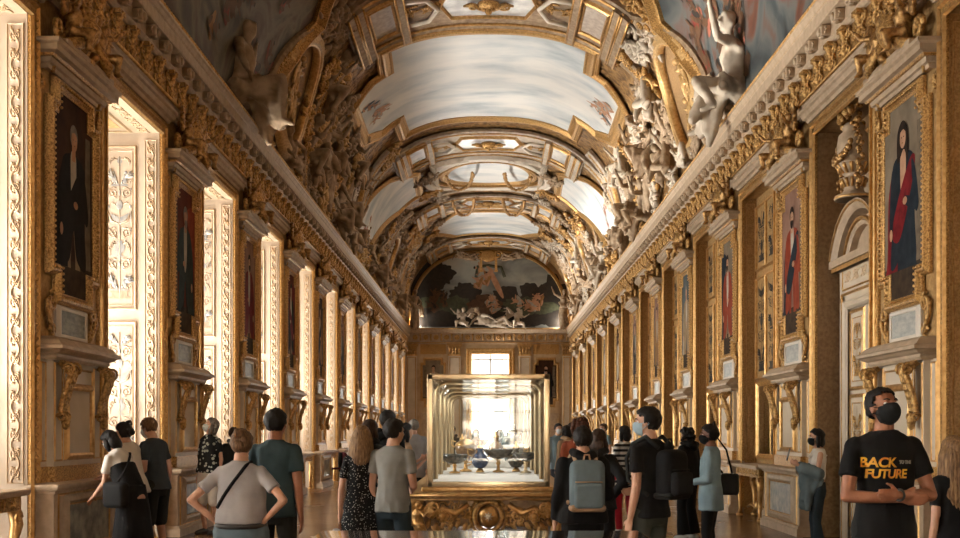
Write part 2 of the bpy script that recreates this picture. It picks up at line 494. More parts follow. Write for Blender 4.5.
# arm presets: elbow, wrist offsets from the shoulder in the torso frame, x outward; palm normal, finger curl
ARMS = {
    'down': ((.055, -.02, -.285), (.075, .05, -.53), (-1, 0, 0), .35),
    'slack': ((.04, -.03, -.285), (.045, .03, -.54), (-1, 0, 0), .35),
    'hip': ((.20, -.10, -.22), (.03, -.06, -.40), (-.5, .8, 0), .5),
    'hipf': ((.20, -.12, -.22), (.03, .02, -.40), (-.8, -.4, 0), .4),
    'phone': ((.03, .05, -.285), (-.07, .29, -.14), (-1, -.2, .1), .7),
    'phonelow': ((.03, .04, -.285), (-.07, .27, -.27), (0, 0, 1), .7),
    'front': ((.05, .0, -.285), (-.06, .21, -.33), (-1, 0, 0), .6),
    'pocket': ((.09, -.08, -.27), (.03, .03, -.50), (-1, 0, 0), .3),
    'cross_over': ((.075, .075, -.285), (-.19, .235, -.275), (0, -1, 0), .35),
    'cross_under': ((.075, .07, -.29), (-.20, .165, -.30), (0, -1, .2), .3),
    'table': ((.03, .17, -.22), (.0, .42, -.26), (0, 0, -1), .2),
    'bag': ((.06, -.01, -.285), (.07, .02, -.54), (-1, 0, 0), 1.1),
    'back': ((.09, -.12, -.26), (-.06, -.16, -.42), (0, 1, 0), .4),
    'strap': ((.06, .02, -.28), (-.03, .15, -.08), (-.4, -1, 0), 1.0),
}
SKIN = {k: mat('skin_' + k, srgb(*c), .5, 0, c2=srgb(*d), nscale=9) for k, c, d in (('fair', (196, 148, 120), (208, 162, 136)), ('tan', (152, 100, 72), (168, 114, 84)), ('brown', (110, 70, 48), (126, 82, 58)))}
HAIR = {k: mat('hair_' + k, srgb(*c), .6, 0, c2=srgb(*d), nscale=30, spec=.3, stretch=(3, 3, .5), bump=.6, bscale=60, bdist=.006) for k, c, d in (
    ('black', (16, 14, 13), (30, 26, 24)), ('brown', (44, 30, 22), (66, 46, 32)), ('auburn', (70, 36, 22), (96, 54, 34)), ('blond', (120, 90, 58), (166, 130, 88)), ('longblond', (92, 66, 42), (150, 116, 78)), ('grey', (96, 90, 84), (140, 132, 122)), ('sand', (84, 60, 40), (122, 92, 62)))}
EYEW = mat('eye_white', (.75, .72, .68), .3); EYED = mat('eye_iris', (.03, .02, .015), .2)
def cloth(name, c, c2=None, rough=.85):
    a = srgb(*c); b = srgb(*(c2 or [min(255, int(q * 1.12) + 3) for q in c]))
    return mat(name, a, rough, 0, c2=b, nscale=5, bump=.35, bscale=9, bdist=.012, spec=.25)
def dots(name, base, spot, scale, thr):
    m = cloth(name, base); nt = m.node_tree; N = nt.nodes; L = nt.links; b = N['Principled BSDF']
    tc = N.new('ShaderNodeTexCoord'); v = N.new('ShaderNodeTexVoronoi'); v.inputs['Scale'].default_value = scale
    L.new(tc.outputs['Object'], v.inputs['Vector']); r = N.new('ShaderNodeValToRGB'); r.color_ramp.interpolation = 'CONSTANT'
    r.color_ramp.elements[0].color = (*srgb(*spot), 1); r.color_ramp.elements[1].position = thr; r.color_ramp.elements[1].color = (*srgb(*base), 1)
    L.new(v.outputs['Distance'], r.inputs['Fac']); L.new(r.outputs['Color'], b.inputs['Base Color']); return m
def stripes(name, a, c, period):
    m = cloth(name, a); nt = m.node_tree; N = nt.nodes; L = nt.links; b = N['Principled BSDF']
    tc = N.new('ShaderNodeTexCoord'); s = N.new('ShaderNodeSeparateXYZ'); L.new(tc.outputs['Object'], s.inputs[0])
    k = N.new('ShaderNodeMath'); k.operation = 'DIVIDE'; k.inputs[1].default_value = period; L.new(s.outputs['Z'], k.inputs[0])
    fr = N.new('ShaderNodeMath'); fr.operation = 'FRACT'; L.new(k.outputs[0], fr.inputs[0])
    r = N.new('ShaderNodeValToRGB'); r.color_ramp.interpolation = 'CONSTANT'; r.color_ramp.elements[0].color = (*srgb(*a), 1); r.color_ramp.elements[1].position = .5; r.color_ramp.elements[1].color = (*srgb(*c), 1)
    L.new(fr.outputs[0], r.inputs['Fac']); L.new(r.outputs['Color'], b.inputs['Base Color']); return m
C_TEAL = cloth('teal_jersey', (46, 62, 66)); C_SLATE = cloth('slate_jersey', (52, 60, 66)); C_GREY = cloth('grey_jersey', (128, 128, 124)); C_LGREY = cloth('pale_grey_jersey', (150, 148, 148))
C_BLACK = cloth('black_cotton', (15, 15, 16)); C_WHITE = cloth('white_cotton', (205, 200, 192)); C_JEAN = cloth('washed_denim', (92, 108, 116)); C_DJEAN = cloth('dark_denim', (38, 50, 58)); C_CHAR = cloth('charcoal_cotton', (36, 38, 36))
C_OLIVE = cloth('olive_cotton', (50, 52, 46)); C_RED = cloth('crimson_cotton', (150, 22, 36)); C_LBLUE = cloth('pale_chambray', (120, 142, 152)); C_TAN = cloth('tan_cotton', (160, 132, 104)); C_NAVY = cloth('navy_cotton', (26, 32, 40))
C_FLOR = dots('floral_print', (18, 20, 22), (176, 180, 170), 17, .36); C_DOT = dots('dotted_print', (16, 17, 18), (170, 168, 160), 55, .24); C_STR = stripes('striped_jersey', (20, 20, 22), (196, 190, 182), .075)
C_RUST = cloth('rust_cotton', (120, 56, 32)); C_MAROON = cloth('maroon_cotton', (70, 20, 24)); C_GBLUE = cloth('grey_blue_denim', (96, 110, 116)); C_LEATH = cloth('brown_leather', (104, 64, 36), None, .5)
MASKW = cloth('white_mask_fabric', (186, 192, 194)); MASKB = cloth('black_mask_fabric', (16, 18, 19)); MASKBL = cloth('pale_blue_mask_fabric', (150, 172, 184))
SHOEW = mat('white_shoe', (.62, .60, .56), .5); SHOEB = mat('black_shoe', (.03, .028, .026), .45)

def ruffle(me, amp, sc, seed, zlim=None):
    n = len(me.vertices)
    nor = [v.normal.copy() for v in me.vertices]
    for i, v in enumerate(me.vertices):
        p = v.co
        k = noise.noise(V(p.x * sc + seed, p.y * sc, p.z * sc * .55)) + .5 * noise.noise(V(p.x * sc * 2.3, p.y * sc * 2.3 + seed, p.z * sc * 1.2))
        v.co = p + nor[i] * (amp * k)

NP = [0]
def person(label, loc, face, H=1.72, skin='fair', hair='brown', hairstyle='short', top='tee', topm=None, bottom='trousers', botm=None, mask=None, armL='down', armR='down',
           lean=0.0, yaw=0.0, pitch=0.0, roll=0.0, female=False, girth=1.0, step=.0, shoe=None, vox=.012, twist=0.0, belt=False, group=None, beard=False, handfat=1.0, topz=None, bib=None):
    """face: world heading in degrees, 0 = away from the camera (+Y), 90 = towards -X, 180 = towards the camera"""
    NP[0] += 1; sd = NP[0] * 3.7
    s = H / 1.75; g = girth
    root = empty('person', loc, math.radians(face)); tag(root, label, 'person', group)
    sh = (.146 if female else .168) * (0.6 + .4 * g); hipw = .092 * (1.08 if female else 1) * (.6 + .4 * g)
    S = Matrix.Scale(s, 4)
    piv = V(0, 0, .96)
    T = S @ Matrix.Translation(piv) @ Matrix.Rotation(-lean, 4, 'X') @ Matrix.Rotation(twist, 4, 'Z') @ Matrix.Translation(-piv)    # torso frame
    tp = lambda p: T @ V(*p)
    lp = lambda p: S @ V(*p)
    HM = T @ Matrix.Translation((0, .018, 1.527)) @ Matrix.Rotation(yaw, 4, 'Z') @ Matrix.Rotation(pitch, 4, 'X') @ Matrix.Rotation(roll, 4, 'Y') @ Matrix.Translation((0, .012, .095))
    # --- joints
    arms = {}
    for sd_, key in ((-1, armL), (1, armR)):
        e, w, pn, curl = ARMS[key]
        sp = V(sd_ * sh, -.005, 1.400)
        arms[sd_] = (tp(sp), tp(sp + V(sd_ * e[0] * (1 + .3 * (g - 1)), e[1], e[2])), tp(sp + V(sd_ * w[0], w[1] + .1 * (g - 1), w[2])), (T.to_3x3() @ V(sd_ * pn[0], pn[1], pn[2])), curl)
    legs = {}
    for sd_ in (-1, 1):
        st = step * sd_
        legs[sd_] = (lp((sd_ * hipw, 0, .92)), lp((sd_ * (hipw + .012), .03 + st * .45 + .01, .50)), lp((sd_ * (hipw + .02), -.02 + st, .085)))
    # --- body, one continuous skin
    b = MB()
    loft(b, [(.84, .10 * g, .09 * g), (.93, .15 * g, .10 * g), (1.05, .135 * g, .092 * g), (1.18, .135 * g, .09 * g, 0, .005), (1.32, sh * .82, .095 * (.7 + .3 * g), 0, .005), (1.395, sh * .85, .072), (1.44, sh * .60, .060), (1.49, .064, .053)], 18, T)
    b.tube([tp((0, -.012, 1.43)), tp((0, -.002, 1.50)), HM @ V(0, -.012, -.075)], [.062, .050 if female else .057, .050 if female else .056], 14)
    head_shapes(b, HM @ Matrix.Scale(1.0, 4), female)
    ak = .82 if female else 1.0
    for sd_ in (-1, 1):
        sp, el, wr, pn, curl = arms[sd_]
        limb(b, sp, el, .050 * s * ak * (.7 + .3 * g), .037 * s * ak * (.8 + .2 * g), .046 * s * ak * (.7 + .3 * g)); limb(b, el, wr, .038 * s * ak * (.8 + .2 * g), .024 * s * ak, .037 * s * ak)
        hand(b, wr, (wr - el), pn, sd_, s * (.92 if female else 1.0), curl, handfat)
        h, k, a = legs[sd_]
        limb(b, h, k, .080 * s * g, .052 * s, .072 * s * g); limb(b, k, a, .052 * s, .034 * s, .050 * s)
        b.tube([a + V(0, -.04, -.045) * s, a + V(0, .04, -.05) * s, a + V(0, .15, -.065) * s], [.034 * s, .036 * s, .022 * s], 10)
    bo = put(bpy.data.objects.new('body', remeshed(b, vox, 2, 'body')), root); bo.data.materials[0] = SKIN[skin]
    # --- eyes
    if abs(((face + math.degrees(yaw)) % 360) - 180) < 120:
        for sx in (-1, 1):
            e = MB(); e.ell((0, 0, 0), .0125, 12, 8); e.ell((0, .0075, 0), (.0068, .0065, .0068), 10, 6, 1)
            e.v = [tuple(HM @ (V(sx * .032, .0655, .004) + V(*q))) for q in e.v]
            e.build('eye', [EYEW, EYED], root)
            eb = MB(); eb.tube([HM @ V(sx * .015, .086, .024), HM @ V(sx * .033, .084, .030), HM @ V(sx * .052, .070, .025)], [.004, .005, .003], 6); eb.build('eyebrow', [HAIR[hair]], root)
    # --- top
    t = MB(); ex = .014; z0 = .86 if top in ('tee', 'shirt', 'hoodie') else .92
    if top == 'tank': z0 = 1.06
    loose = {'tee': 1.0, 'shirt': 1.08, 'hoodie': 1.16, 'tank': .97, 'dress': 1.0, 'floral': 1.12}[top]
    gw = g * loose
    if top == 'shirt': z0 = .74
    if belt: z0 = .985
    if topz: z0 = topz
    hem = [(z0, .184 * gw * (1.05 if female else 1), .134 * gw)] if z0 < .95 else [(z0, .166 * gw, .118 * gw)] if z0 < 1 else [(z0, .142 * gw, .10 * gw)]
    if z0 < .9: hem.append((.95, .176 * gw, .128 * gw)); hem.append((1.03, .162 * gw, .118 * gw))
    top_in = sh * .84 + ex
    loft(t, hem + [(1.10, .150 * gw, .110 * gw, 0, .004), (1.22, .152 * gw, .112 * gw * (1.04 if female else 1), 0, .010), (1.33, max(top_in, .14 * gw), .122 * (.6 + .4 * g), 0, .010 if female else .006), (1.385, sh * 1.0 + ex, .100, 0, -.002), (1.428, sh * .94 + ex, .092, 0, -.006), (1.458, sh * .70 + ex, .082, 0, -.008), (1.480, sh * .50, .076, 0, -.006)] + ([(1.494, .076, .068, 0, -.002)] if top not in ('tank', 'dress') else []), 22, T)
    if top != 'tank':
        for sd_ in (-1, 1):
            sp, el, wr, pn, curl = arms[sd_]
            t.ell(sp + V(0, 0, -.004), .058 * s * ak * (.7 + .3 * g) + .004, 14, 10)
            if top in ('tee', 'dress', 'floral'):
                q = sp.lerp(el, .62)
                cone(t, sp, q, (.058 * ak * (.7 + .3 * g)) * s, .064 * s * ak * (.7 + .3 * g) * loose, 16)
            else:
                lo = 1.22 if top == 'hoodie' else 1.08
                limb(t, sp, el, .060 * s * lo, .050 * s * lo, .056 * s * lo)
                q = el.lerp(wr, .93 if armL != 'rolled' else .4)
                cone(t, el, q, .050 * s * lo, .037 * s * lo, 14)
    if top == 'dress':
        loft(t, [(.46, .245, .20), (.60, .235, .185), (.80, .205, .15), (.95, .17, .122), (1.12, .142, .10)], 22, S if lean < .2 else S)
    tm = remeshed(t, max(vox, .010), 7, 'shirt'); ruffle(tm, .010 if top != 'tank' else .003, 9, sd)
    nm = {'tee': 't_shirt', 'shirt': 'shirt', 'hoodie': 'hooded_top', 'tank': 'tank_top', 'dress': 'dress', 'floral': 'shirt'}[top]
    to = put(bpy.data.objects.new(nm, tm), root); to.data.materials[0] = topm
    if bib:
        bb = MB(); loft(bb, [(.99, .160 * gw, .118 * gw), (1.10, .158 * gw, .120 * gw, 0, .004), (1.24, .162 * gw, .124 * gw, 0, .010), (1.30, .160 * gw, .124 * gw, 0, .010)], 22, T)
        bmsh = remeshed(bb, .011, 3, 'pinafore'); ruffle(bmsh, .006, 9, sd); put(bpy.data.objects.new('pinafore', bmsh), root).data.materials[0] = bib
    if top == 'hoodie':
        hd = MB(); hd.tube([tp((-.085, .07, 1.50)), tp((-.10, -.02, 1.515)), tp((-.07, -.11, 1.485)), tp((0, -.135, 1.44)), tp((.07, -.11, 1.485)), tp((.10, -.02, 1.515)), tp((.085, .07, 1.50))], [.025, .034, .046, .055, .046, .034, .025], 12)
        put(bpy.data.objects.new('hood', remeshed(hd, .012, 3, 'hood')), to).data.materials[0] = topm
    if top == 'tank':
        for sd_ in (-1, 1):
            st = MB(); st.tube([tp((sd_ * .075, .115, 1.36)), tp((sd_ * .085, .03, 1.478)), tp((sd_ * .075, -.10, 1.38))], .012, 8); st.build('strap', [topm], to)
    # --- bottom
    if bottom:
        q = MB(); wd = {'trousers': 1.0, 'shorts': 1.12, 'wide': 1.0, 'skirt': 1.0, 'flare': .94}[bottom]
        if bottom != 'skirt':
            loft(q, [(.80, .135 * g, .095 * g), (.90, .162 * g * (1.05 if female else 1), .113 * g), (.98, .152 * g, .105 * g), (1.035, .142 * g, .097 * g)], 22, S if abs(lean) < .35 else S)
            if lean > .35: q.ell(lp((0, -.02, .96)), (.155 * g * s, .12 * g * s, .10 * s), 16, 10)
            for sd_ in (-1, 1):
                h, k, a = legs[sd_]
                limb(q, h, k, .094 * s * g * wd, .066 * s * wd * (1.2 if bottom in ('wide', 'shorts') else 1), .087 * s * g * wd)
                if bottom == 'shorts':
                    cone(q, h.lerp(k, .3), h.lerp(k, .93), .094 * s * g, .088 * s, 16)
                elif bottom == 'wide': cone(q, k, a, .075 * s, .105 * s, 16)
                elif bottom == 'flare': cone(q, k, a + V(0, 0, -.03), .056 * s, .085 * s, 16)
                else: cone(q, k, a, .066 * s, .056 * s, 16)
        else:
            loft(q, [(.25, .24, .22), (.5, .22, .19), (.8, .195, .145), (.95, .165, .118), (1.05, .145, .10)], 22, S)
        qm = remeshed(q, max(vox, .011), 2, 'trousers'); ruffle(qm, .005, 8, sd + 9)
        bn = {'trousers': 'trousers', 'shorts': 'shorts', 'wide': 'trousers', 'skirt': 'skirt', 'flare': 'jeans'}[bottom]
        qo = put(bpy.data.objects.new(bn, qm), root); qo.data.materials[0] = botm
        if belt:
            bl = MB(); bl.tube([lp((.158 * g * math.cos(a), .112 * g * math.sin(a), .97)) for a in [2 * PI * i / 28 for i in range(28)]], .014, 6, closed=True, flat=((0, 0, 1), 1.4)); bl.build('belt', [SHOEB], qo)
    for sd_ in (-1, 1):
        h, k, a = legs[sd_]
        f = MB(); f.tube([a + V(0, -.075, -.05) * s, a + V(0, -.02, -.04) * s, a + V(0, .07, -.048) * s, a + V(0, .17, -.062) * s, a + V(0, .20, -.066) * s], [.03 * s, .044 * s, .044 * s, .036 * s, .018 * s], 12)
        f.v = [(x, y, max(0.002, z)) for x, y, z in f.v]
        f.build('shoe', [shoe or SHOEB], root)
    # --- hair: cap grown over the skull, face opening cut out
    hm = MB()
    hb = 1.0 if hairstyle in ('short', 'crop') else 1.04
    fs_ = .96 if female else 1.0
    def cap(r, c, cut):
        e = MB(); e.ell(c, r, 44, 30)
        keep = []
        for f in e.f:
            m_ = sum((V(*e.v[i]) for i in f), V(0, 0, 0)) / len(f)
            if cut(m_): keep.append(f)
        return e.v, keep
    if hairstyle == 'crop': cut = lambda m_: m_.z > .05 + max(0, m_.y) * .42 + .012 * noise.noise(m_ * 60) or (m_.y < -.015 and m_.z > -.035 + .01 * noise.noise(m_ * 70)) or (m_.y < .022 and m_.z > .01)
    elif hairstyle == 'undercut': cut = lambda m_: m_.z > .055 or (m_.y < 0 and m_.z > .03)
    elif hairstyle in ('short',): cut = lambda m_: m_.z > .03 + max(0, m_.y) * .62 + .014 * noise.noise(m_ * 55) or (m_.y < -.012 and m_.z > -.052 + .012 * noise.noise(m_ * 65)) or (m_.y < .02 and m_.z > .0)
    else: cut = lambda m_: m_.z > .015 + max(0, m_.y + .01) * .8 or (m_.y < .0 and m_.z > -.10)
    vv, ff = cap((.083 * hb * fs_, .104 * hb * fs_, .099 * hb * fs_), (0, -.014, .026), cut)
    e = MB(); e.add(vv, ff, 0, True)
    me = e.mesh('hair', [HAIR[hair]])
    ob = bpy.data.objects.new('hair', me); COL.objects.link(ob)
    md = ob.modifiers.new('s', 'SOLIDIFY'); md.thickness = .014 if hairstyle not in ('crop', 'undercut') else .010; md.offset = 1 if False else 0
    dg = bpy.context.evaluated_depsgraph_get(); m2 = bpy.data.meshes.new_from_object(ob.evaluated_get(dg)); bpy.data.objects.remove(ob)
    hx = MB(); hx.add([v.co for v in m2.vertices], [tuple(p.vertices) for p in m2.polygons], 0, True)
    if hairstyle == 'bun': hx.ell((0, -.10, .09), (.045, .042, .042), 14, 10); hx.ell((0, -.115, -.01), (.05, .03, .05), 12, 8)
    elif hairstyle == 'topknot': hx.ell((0, -.06, .115), (.03, .03, .03), 12, 8); hx.tube([(0, -.05, .10), (0, -.065, .14), (.01, -.07, .16)], [.02, .02, .008], 10); hx.ell((0, -.02, .075), (.07, .08, .05), 14, 8)
    elif hairstyle == 'lowbun': hx.ell((0, -.125, -.01), (.05, .045, .045), 14, 10)
    elif hairstyle == 'pony': hx.tube([(0, -.10, .05), (0, -.14, .03), (0, -.15, -.06), (0, -.13, -.15)], [.03, .038, .034, .012], 12)
    elif hairstyle == 'bob': hx.tube([(-.07, -.02, .02), (-.085, -.02, -.06), (-.08, -.02, -.13)], [.03, .034, .02], 10); hx.tube([(.07, -.02, .02), (.085, -.02, -.06), (.08, -.02, -.13)], [.03, .034, .02], 10); hx.ell((0, -.07, -.05), (.085, .055, .09), 16, 10)
    elif hairstyle == 'curly':
        rr = random.Random(NP[0])
        for i in range(60):
            a = rr.uniform(0, 2 * PI); z = rr.uniform(-.10, .11); 
            r_ = .105 * math.sqrt(max(.1, 1 - (z / .14) ** 2)); y = r_ * math.sin(a) - .025
            if y > .03 and z < .05: continue
            hx.ell((r_ * .92 * math.cos(a), y, z), rr.uniform(.022, .034), 8, 6)
    elif hairstyle in ('long', 'verylong'):
        ln = -.30 if hairstyle == 'long' else -.46
        for i in range(15):
            a = PI + (i - 7) / 7 * 1.75
            x0 = .083 * math.sin(a) ; y0 = .09 * math.cos(a) - .012
            l_ = ln * (1 - .25 * abs(i - 7) / 7)
            hx.tube([(x0 * .8, y0 * .8, .06), (x0 * 1.05, y0 * 1.08, -.02), (x0 * 1.22, y0 * 1.1 - .012, l_ * .45), (x0 * 1.30, y0 * 1.05 - .03, l_ * .8), (x0 * 1.1, y0 * 1.0 - .03, l_)], [.02, .026, .027, .022, .006], 8)
    for i, q in enumerate(hx.v):
        p = V(*q); k = noise.noise(p * 24 + V(sd, 0, 0)) + .8 * noise.noise(V(p.x * 75, p.y * 75, p.z * 40) + V(0, sd, 0)); p = p + p.normalized() * k * .0075
        hx.v[i] = tuple(HM @ p)
    hm2 = hx.mesh('hair', [HAIR[hair]])
    put(bpy.data.objects.new('hair', hm2), root)
    if beard:
        vv, ff = cap((.066, .083, .080), (0, .012, -.035), lambda m_: m_.z < -.045 + (-.02 if m_.y > .07 else .03) * 1 and m_.y > .0)
        e = MB(); e.add(vv, ff, 0, True, HM); e.build('beard', [HAIR[hair]], root)
    if mask:
        vv, ff = cap((.069 * fs_, .096 * fs_, .076 * fs_), (0, .018, -.036), lambda m_: -.118 < m_.z < .002 - .3 * max(0, .09 - m_.y) * .4 and m_.y > .030)
        e = MB(); e.add(vv, ff, 0, True, HM); mo = e.build('face_mask', [mask], root)
        for sx in (-1, 1):
            l_ = MB(); l_.tube([HM @ (V(sx * .066, .038, -.012) * fs_), HM @ (V(sx * .086, -.015, .012) * fs_), HM @ (V(sx * .088, -.025, -.01) * fs_), HM @ (V(sx * .062, .035, -.06) * fs_)], .0022, 6); l_.build('ear_loop', [mask], mo)
    return root, T, HM, arms, S

# ------------------------------------------------------------------ statues (stucco / gilded)
def figure_mb(J, s=1.0, drape=(), wings=False, hairb=True):
    """J: joints dict (pelvis, chest, head, L/R: shoulder, elbow, wrist, hip, knee, ankle)"""
    b = MB(); P = {k: V(*v) for k, v in J.items()}
    b.ell(P['pelvis'], .15, 12, 8); b.ell(P['chest'], (.17, .13, .17), 12, 8)
    b.tube([P['pelvis'], P['pelvis'].lerp(P['chest'], .5), P['chest']], [.145, .125, .16], 14)
    nk = P['chest'].lerp(P['head'], .5)
    b.tube([P['chest'], nk, P['head']], [.10, .055, .06], 10)
    b.ell(P['head'], (.085, .095, .115), 12, 9)
    fw = V(*J.get('look', (0, -1, 0))).normalized()
    b.ell(P['head'] + fw * .08 - V(0, 0, .02), (.035, .035, .045), 8, 6); b.ell(P['head'] + fw * .115 - V(0, 0, .005), .018, 8, 6)
    if hairb:
        rr = random.Random(3)
        for i in range(14):
            d = V(rr.uniform(-1, 1), rr.uniform(-1, 1), rr.uniform(-.2, 1)).normalized()
            if d.dot(fw) > .5: continue
            b.ell(P['head'] + d * .09, .04, 7, 5)
    for c in 'LR':
        limb(b, P[c + 's'], P[c + 'e'], .062, .045, .060); limb(b, P[c + 'e'], P[c + 'w'], .046, .03, .044)
        limb(b, P['chest'] + V(0, 0, .06), P[c + 's'], .085, .066)
        d = (P[c + 'w'] - P[c + 'e']).normalized(); b.ell(P[c + 'w'] + d * .06, (.035, .03, .06), 8, 6); 
        for o in (-.022, 0, .022): b.tube([P[c + 'w'] + d * .06 + V(o, 0, 0), P[c + 'w'] + d * .15 + V(o * 1.6, 0, -.01)], [.013, .010], 6)
        limb(b, P[c + 'h'], P[c + 'k'], .105, .065, .095); limb(b, P[c + 'k'], P[c + 'a'], .066, .042, .066)
        f = P[c + 'a'] + V(*J.get('foot', (0, -.15, -.05))); b.tube([P[c + 'a'], f], [.045, .028], 8)
    for pts, r in drape:
        n = len(pts); rs = r if isinstance(r, (list, tuple)) else [r] * n
        b.tube(pts, rs, 9)
    if wings:
        for sx in (-1, 1):
            c = P['chest'] + V(sx * .1, .12, .08)
            for i in range(5):
                a = .9 + i * .28
                b.tube([c, c + V(sx * math.sin(a) * .35, .10, math.cos(a) * .45), c + V(sx * math.sin(a + .2) * (.62 - i * .06), .12, math.cos(a + .2) * (.62 - i * .06))], [.05, .06, .015], 7)
    if s != 1.0: b.v = [(x * s, y * s, z * s) for x, y, z in b.v]
    return b

FIG = {}
def fold_tubes(c0, c1, n, spread, r, sag=.0, seed=1):
    """bundle of cloth folds running c0 -> c1"""
    rr = random.Random(seed); out = []
    c0 = V(*c0); c1 = V(*c1)
    for i in range(n):
        o0 = V(rr.uniform(-1, 1), rr.uniform(-.5, .5), rr.uniform(-1, 1)) * spread * .6; o1 = V(rr.uniform(-1, 1), rr.uniform(-.5, .5), rr.uniform(-1, 1)) * spread
        m = (c0 + c1) / 2 + (o0 + o1) / 2 + V(rr.uniform(-.06, .06), -rr.uniform(0, .1), -sag)
        out.append(([c0 + o0, (c0 + o0 + m) / 2 + V(0, -.02, 0), m, (c1 + o1 + m) / 2, c1 + o1], [r * .7, r, r * 1.05, r, r * .6]))
    return out
def make_figures():
    # standing, arm raised, robe from the waist (front = -Y), about 1.75 tall
    J = dict(pelvis=(0, 0, .95), chest=(.03, -.02, 1.33), head=(.07, -.05, 1.66), look=(.5, -1, -.2), Ls=(-.17, 0, 1.42), Le=(-.40, -.05, 1.55), Lw=(-.50, -.10, 1.82), Rs=(.2, -.02, 1.40), Re=(.34, -.10, 1.16), Rw=(.18, -.26, 1.06),
             Lh=(-.09, 0, .9), Lk=(-.12, -.12, .50), La=(-.10, .0, .08), Rh=(.09, 0, .9), Rk=(.14, -.04, .48), Ra=(.18, .03, .08))
    dr = fold_tubes((0, -.05, 1.02), (.02, -.05, .10), 11, .22, .07, seed=2) + fold_tubes((-.2, 0, 1.2), (.25, -.1, .95), 4, .06, .055, .08, 4) + fold_tubes((.2, .05, 1.35), (.42, .05, .55), 4, .08, .06, 0, 5)
    FIG['standing'] = remeshed(figure_mb(J, 1, dr), .026, 2, 'figure_standing')
    # seated on a ledge, twisted, one leg hanging
    J = dict(pelvis=(0, .05, .16), chest=(.06, -.04, .56), head=(.13, -.10, .88), look=(.8, -1, .1), Ls=(-.12, .02, .66), Le=(-.36, .02, .46), Lw=(-.52, -.05, .22), Rs=(.24, -.06, .64), Re=(.46, -.16, .60), Rw=(.60, -.22, .86),
             Lh=(-.09, 0, .16), Lk=(-.20, -.42, .28), La=(-.22, -.42, -.16), Rh=(.09, 0, .16), Rk=(.30, -.40, .22), Ra=(.50, -.20, -.10))
    dr = fold_tubes((0, -.12, .22), (.0, -.42, -.2), 8, .22, .065, seed=7) + fold_tubes((-.3, .1, .2), (.35, -.1, .2), 5, .09, .06, .03, 8) + fold_tubes((.24, .05, .62), (-.2, .1, .15), 3, .07, .06, 0, 9)
    FIG['seated'] = remeshed(figure_mb(J, 1, dr), .026, 2, 'figure_seated')
    # reclining along x
    J = dict(pelvis=(0, 0, .16), chest=(-.36, -.02, .36), head=(-.56, -.06, .68), look=(.7, -1, .1), Ls=(-.46, .05, .44), Le=(-.70, .02, .28), Lw=(-.80, -.15, .10), Rs=(-.32, -.14, .48), Re=(-.10, -.28, .42), Rw=(.10, -.26, .30),
             Lh=(.06, .06, .18), Lk=(.48, .0, .30), La=(.88, -.02, .10), Rh=(.05, -.08, .17), Rk=(.50, -.16, .40), Ra=(.70, -.14, .07), foot=(.13, -.02, -.02))
    dr = fold_tubes((-.2, -.05, .18), (.6, -.1, .12), 7, .12, .06, .04, 11) + fold_tubes((.1, .1, .3), (-.6, .12, .2), 3, .09, .06, .05, 12)
    FIG['reclining'] = remeshed(figure_mb(J, 1, dr), .026, 2, 'figure_reclining')
    # crouching, carrying: back bent, head low, big drapery over shoulders
    J = dict(pelvis=(.12, .1, .42), chest=(-.06, -.06, .76), head=(-.18, -.20, 1.03), look=(-.6, -1, -.5), Ls=(-.22, .02, .84), Le=(-.40, -.2, .66), Lw=(-.30, -.36, .90), Rs=(.12, -.10, .90), Re=(.30, -.2, 1.12), Rw=(.16, -.22, 1.36),
             Lh=(.02, .06, .40), Lk=(-.20, -.34, .46), La=(-.14, -.16, .06), Rh=(.2, .06, .40), Rk=(.34, -.26, .12), Ra=(.54, .05, .06))
    dr = fold_tubes((-.1, .1, 1.0), (.35, .05, .10), 9, .20, .075, 0, 14) + fold_tubes((0, -.1, .42), (.05, -.25, .05), 7, .22, .06, 0, 15)
    FIG['crouching'] = remeshed(figure_mb(J, 1, dr), .026, 2, 'figure_crouching')
    # putto
    J = dict(pelvis=(0, 0, .18), chest=(.03, -.03, .48), head=(.08, -.07, .76), look=(.5, -1, 0), Ls=(-.15, 0, .56), Le=(-.36, -.04, .60), Lw=(-.50, -.12, .78), Rs=(.19, -.03, .55), Re=(.36, -.12, .42), Rw=(.50, -.22, .52),
             Lh=(-.09, 0, .16), Lk=(-.22, -.28, .20), La=(-.24, -.20, -.08), Rh=(.09, 0, .16), Rk=(.26, -.24, .06), Ra=(.42, -.06, -.10))
    FIG['putto'] = remeshed(figure_mb(J, .72, fold_tubes((-.2, .05, .2), (.35, -.1, .12), 4, .06, .05, .04, 21), wings=True), .022, 2, 'figure_putto')
    for m in FIG.values():
        ruffle(m, .012, 16, 2.0)
make_figures()
def figure_obj(name, kind, m, parent=None, loc=None, rotz=None, scale=1.0, M=None):
    key = (kind, m.name)
    if key not in FIG:
        me = FIG[kind].copy(); me.materials.clear(); me.materials.append(m); FIG[key] = me
    o = bpy.data.objects.new(name, FIG[key]); put(o, parent)
    if M is not None: o.matrix_local = M
    else:
        o.location = loc or (0, 0, 0); o.rotation_euler = (0, 0, rotz or 0); o.scale = (scale,) * 3
    return o
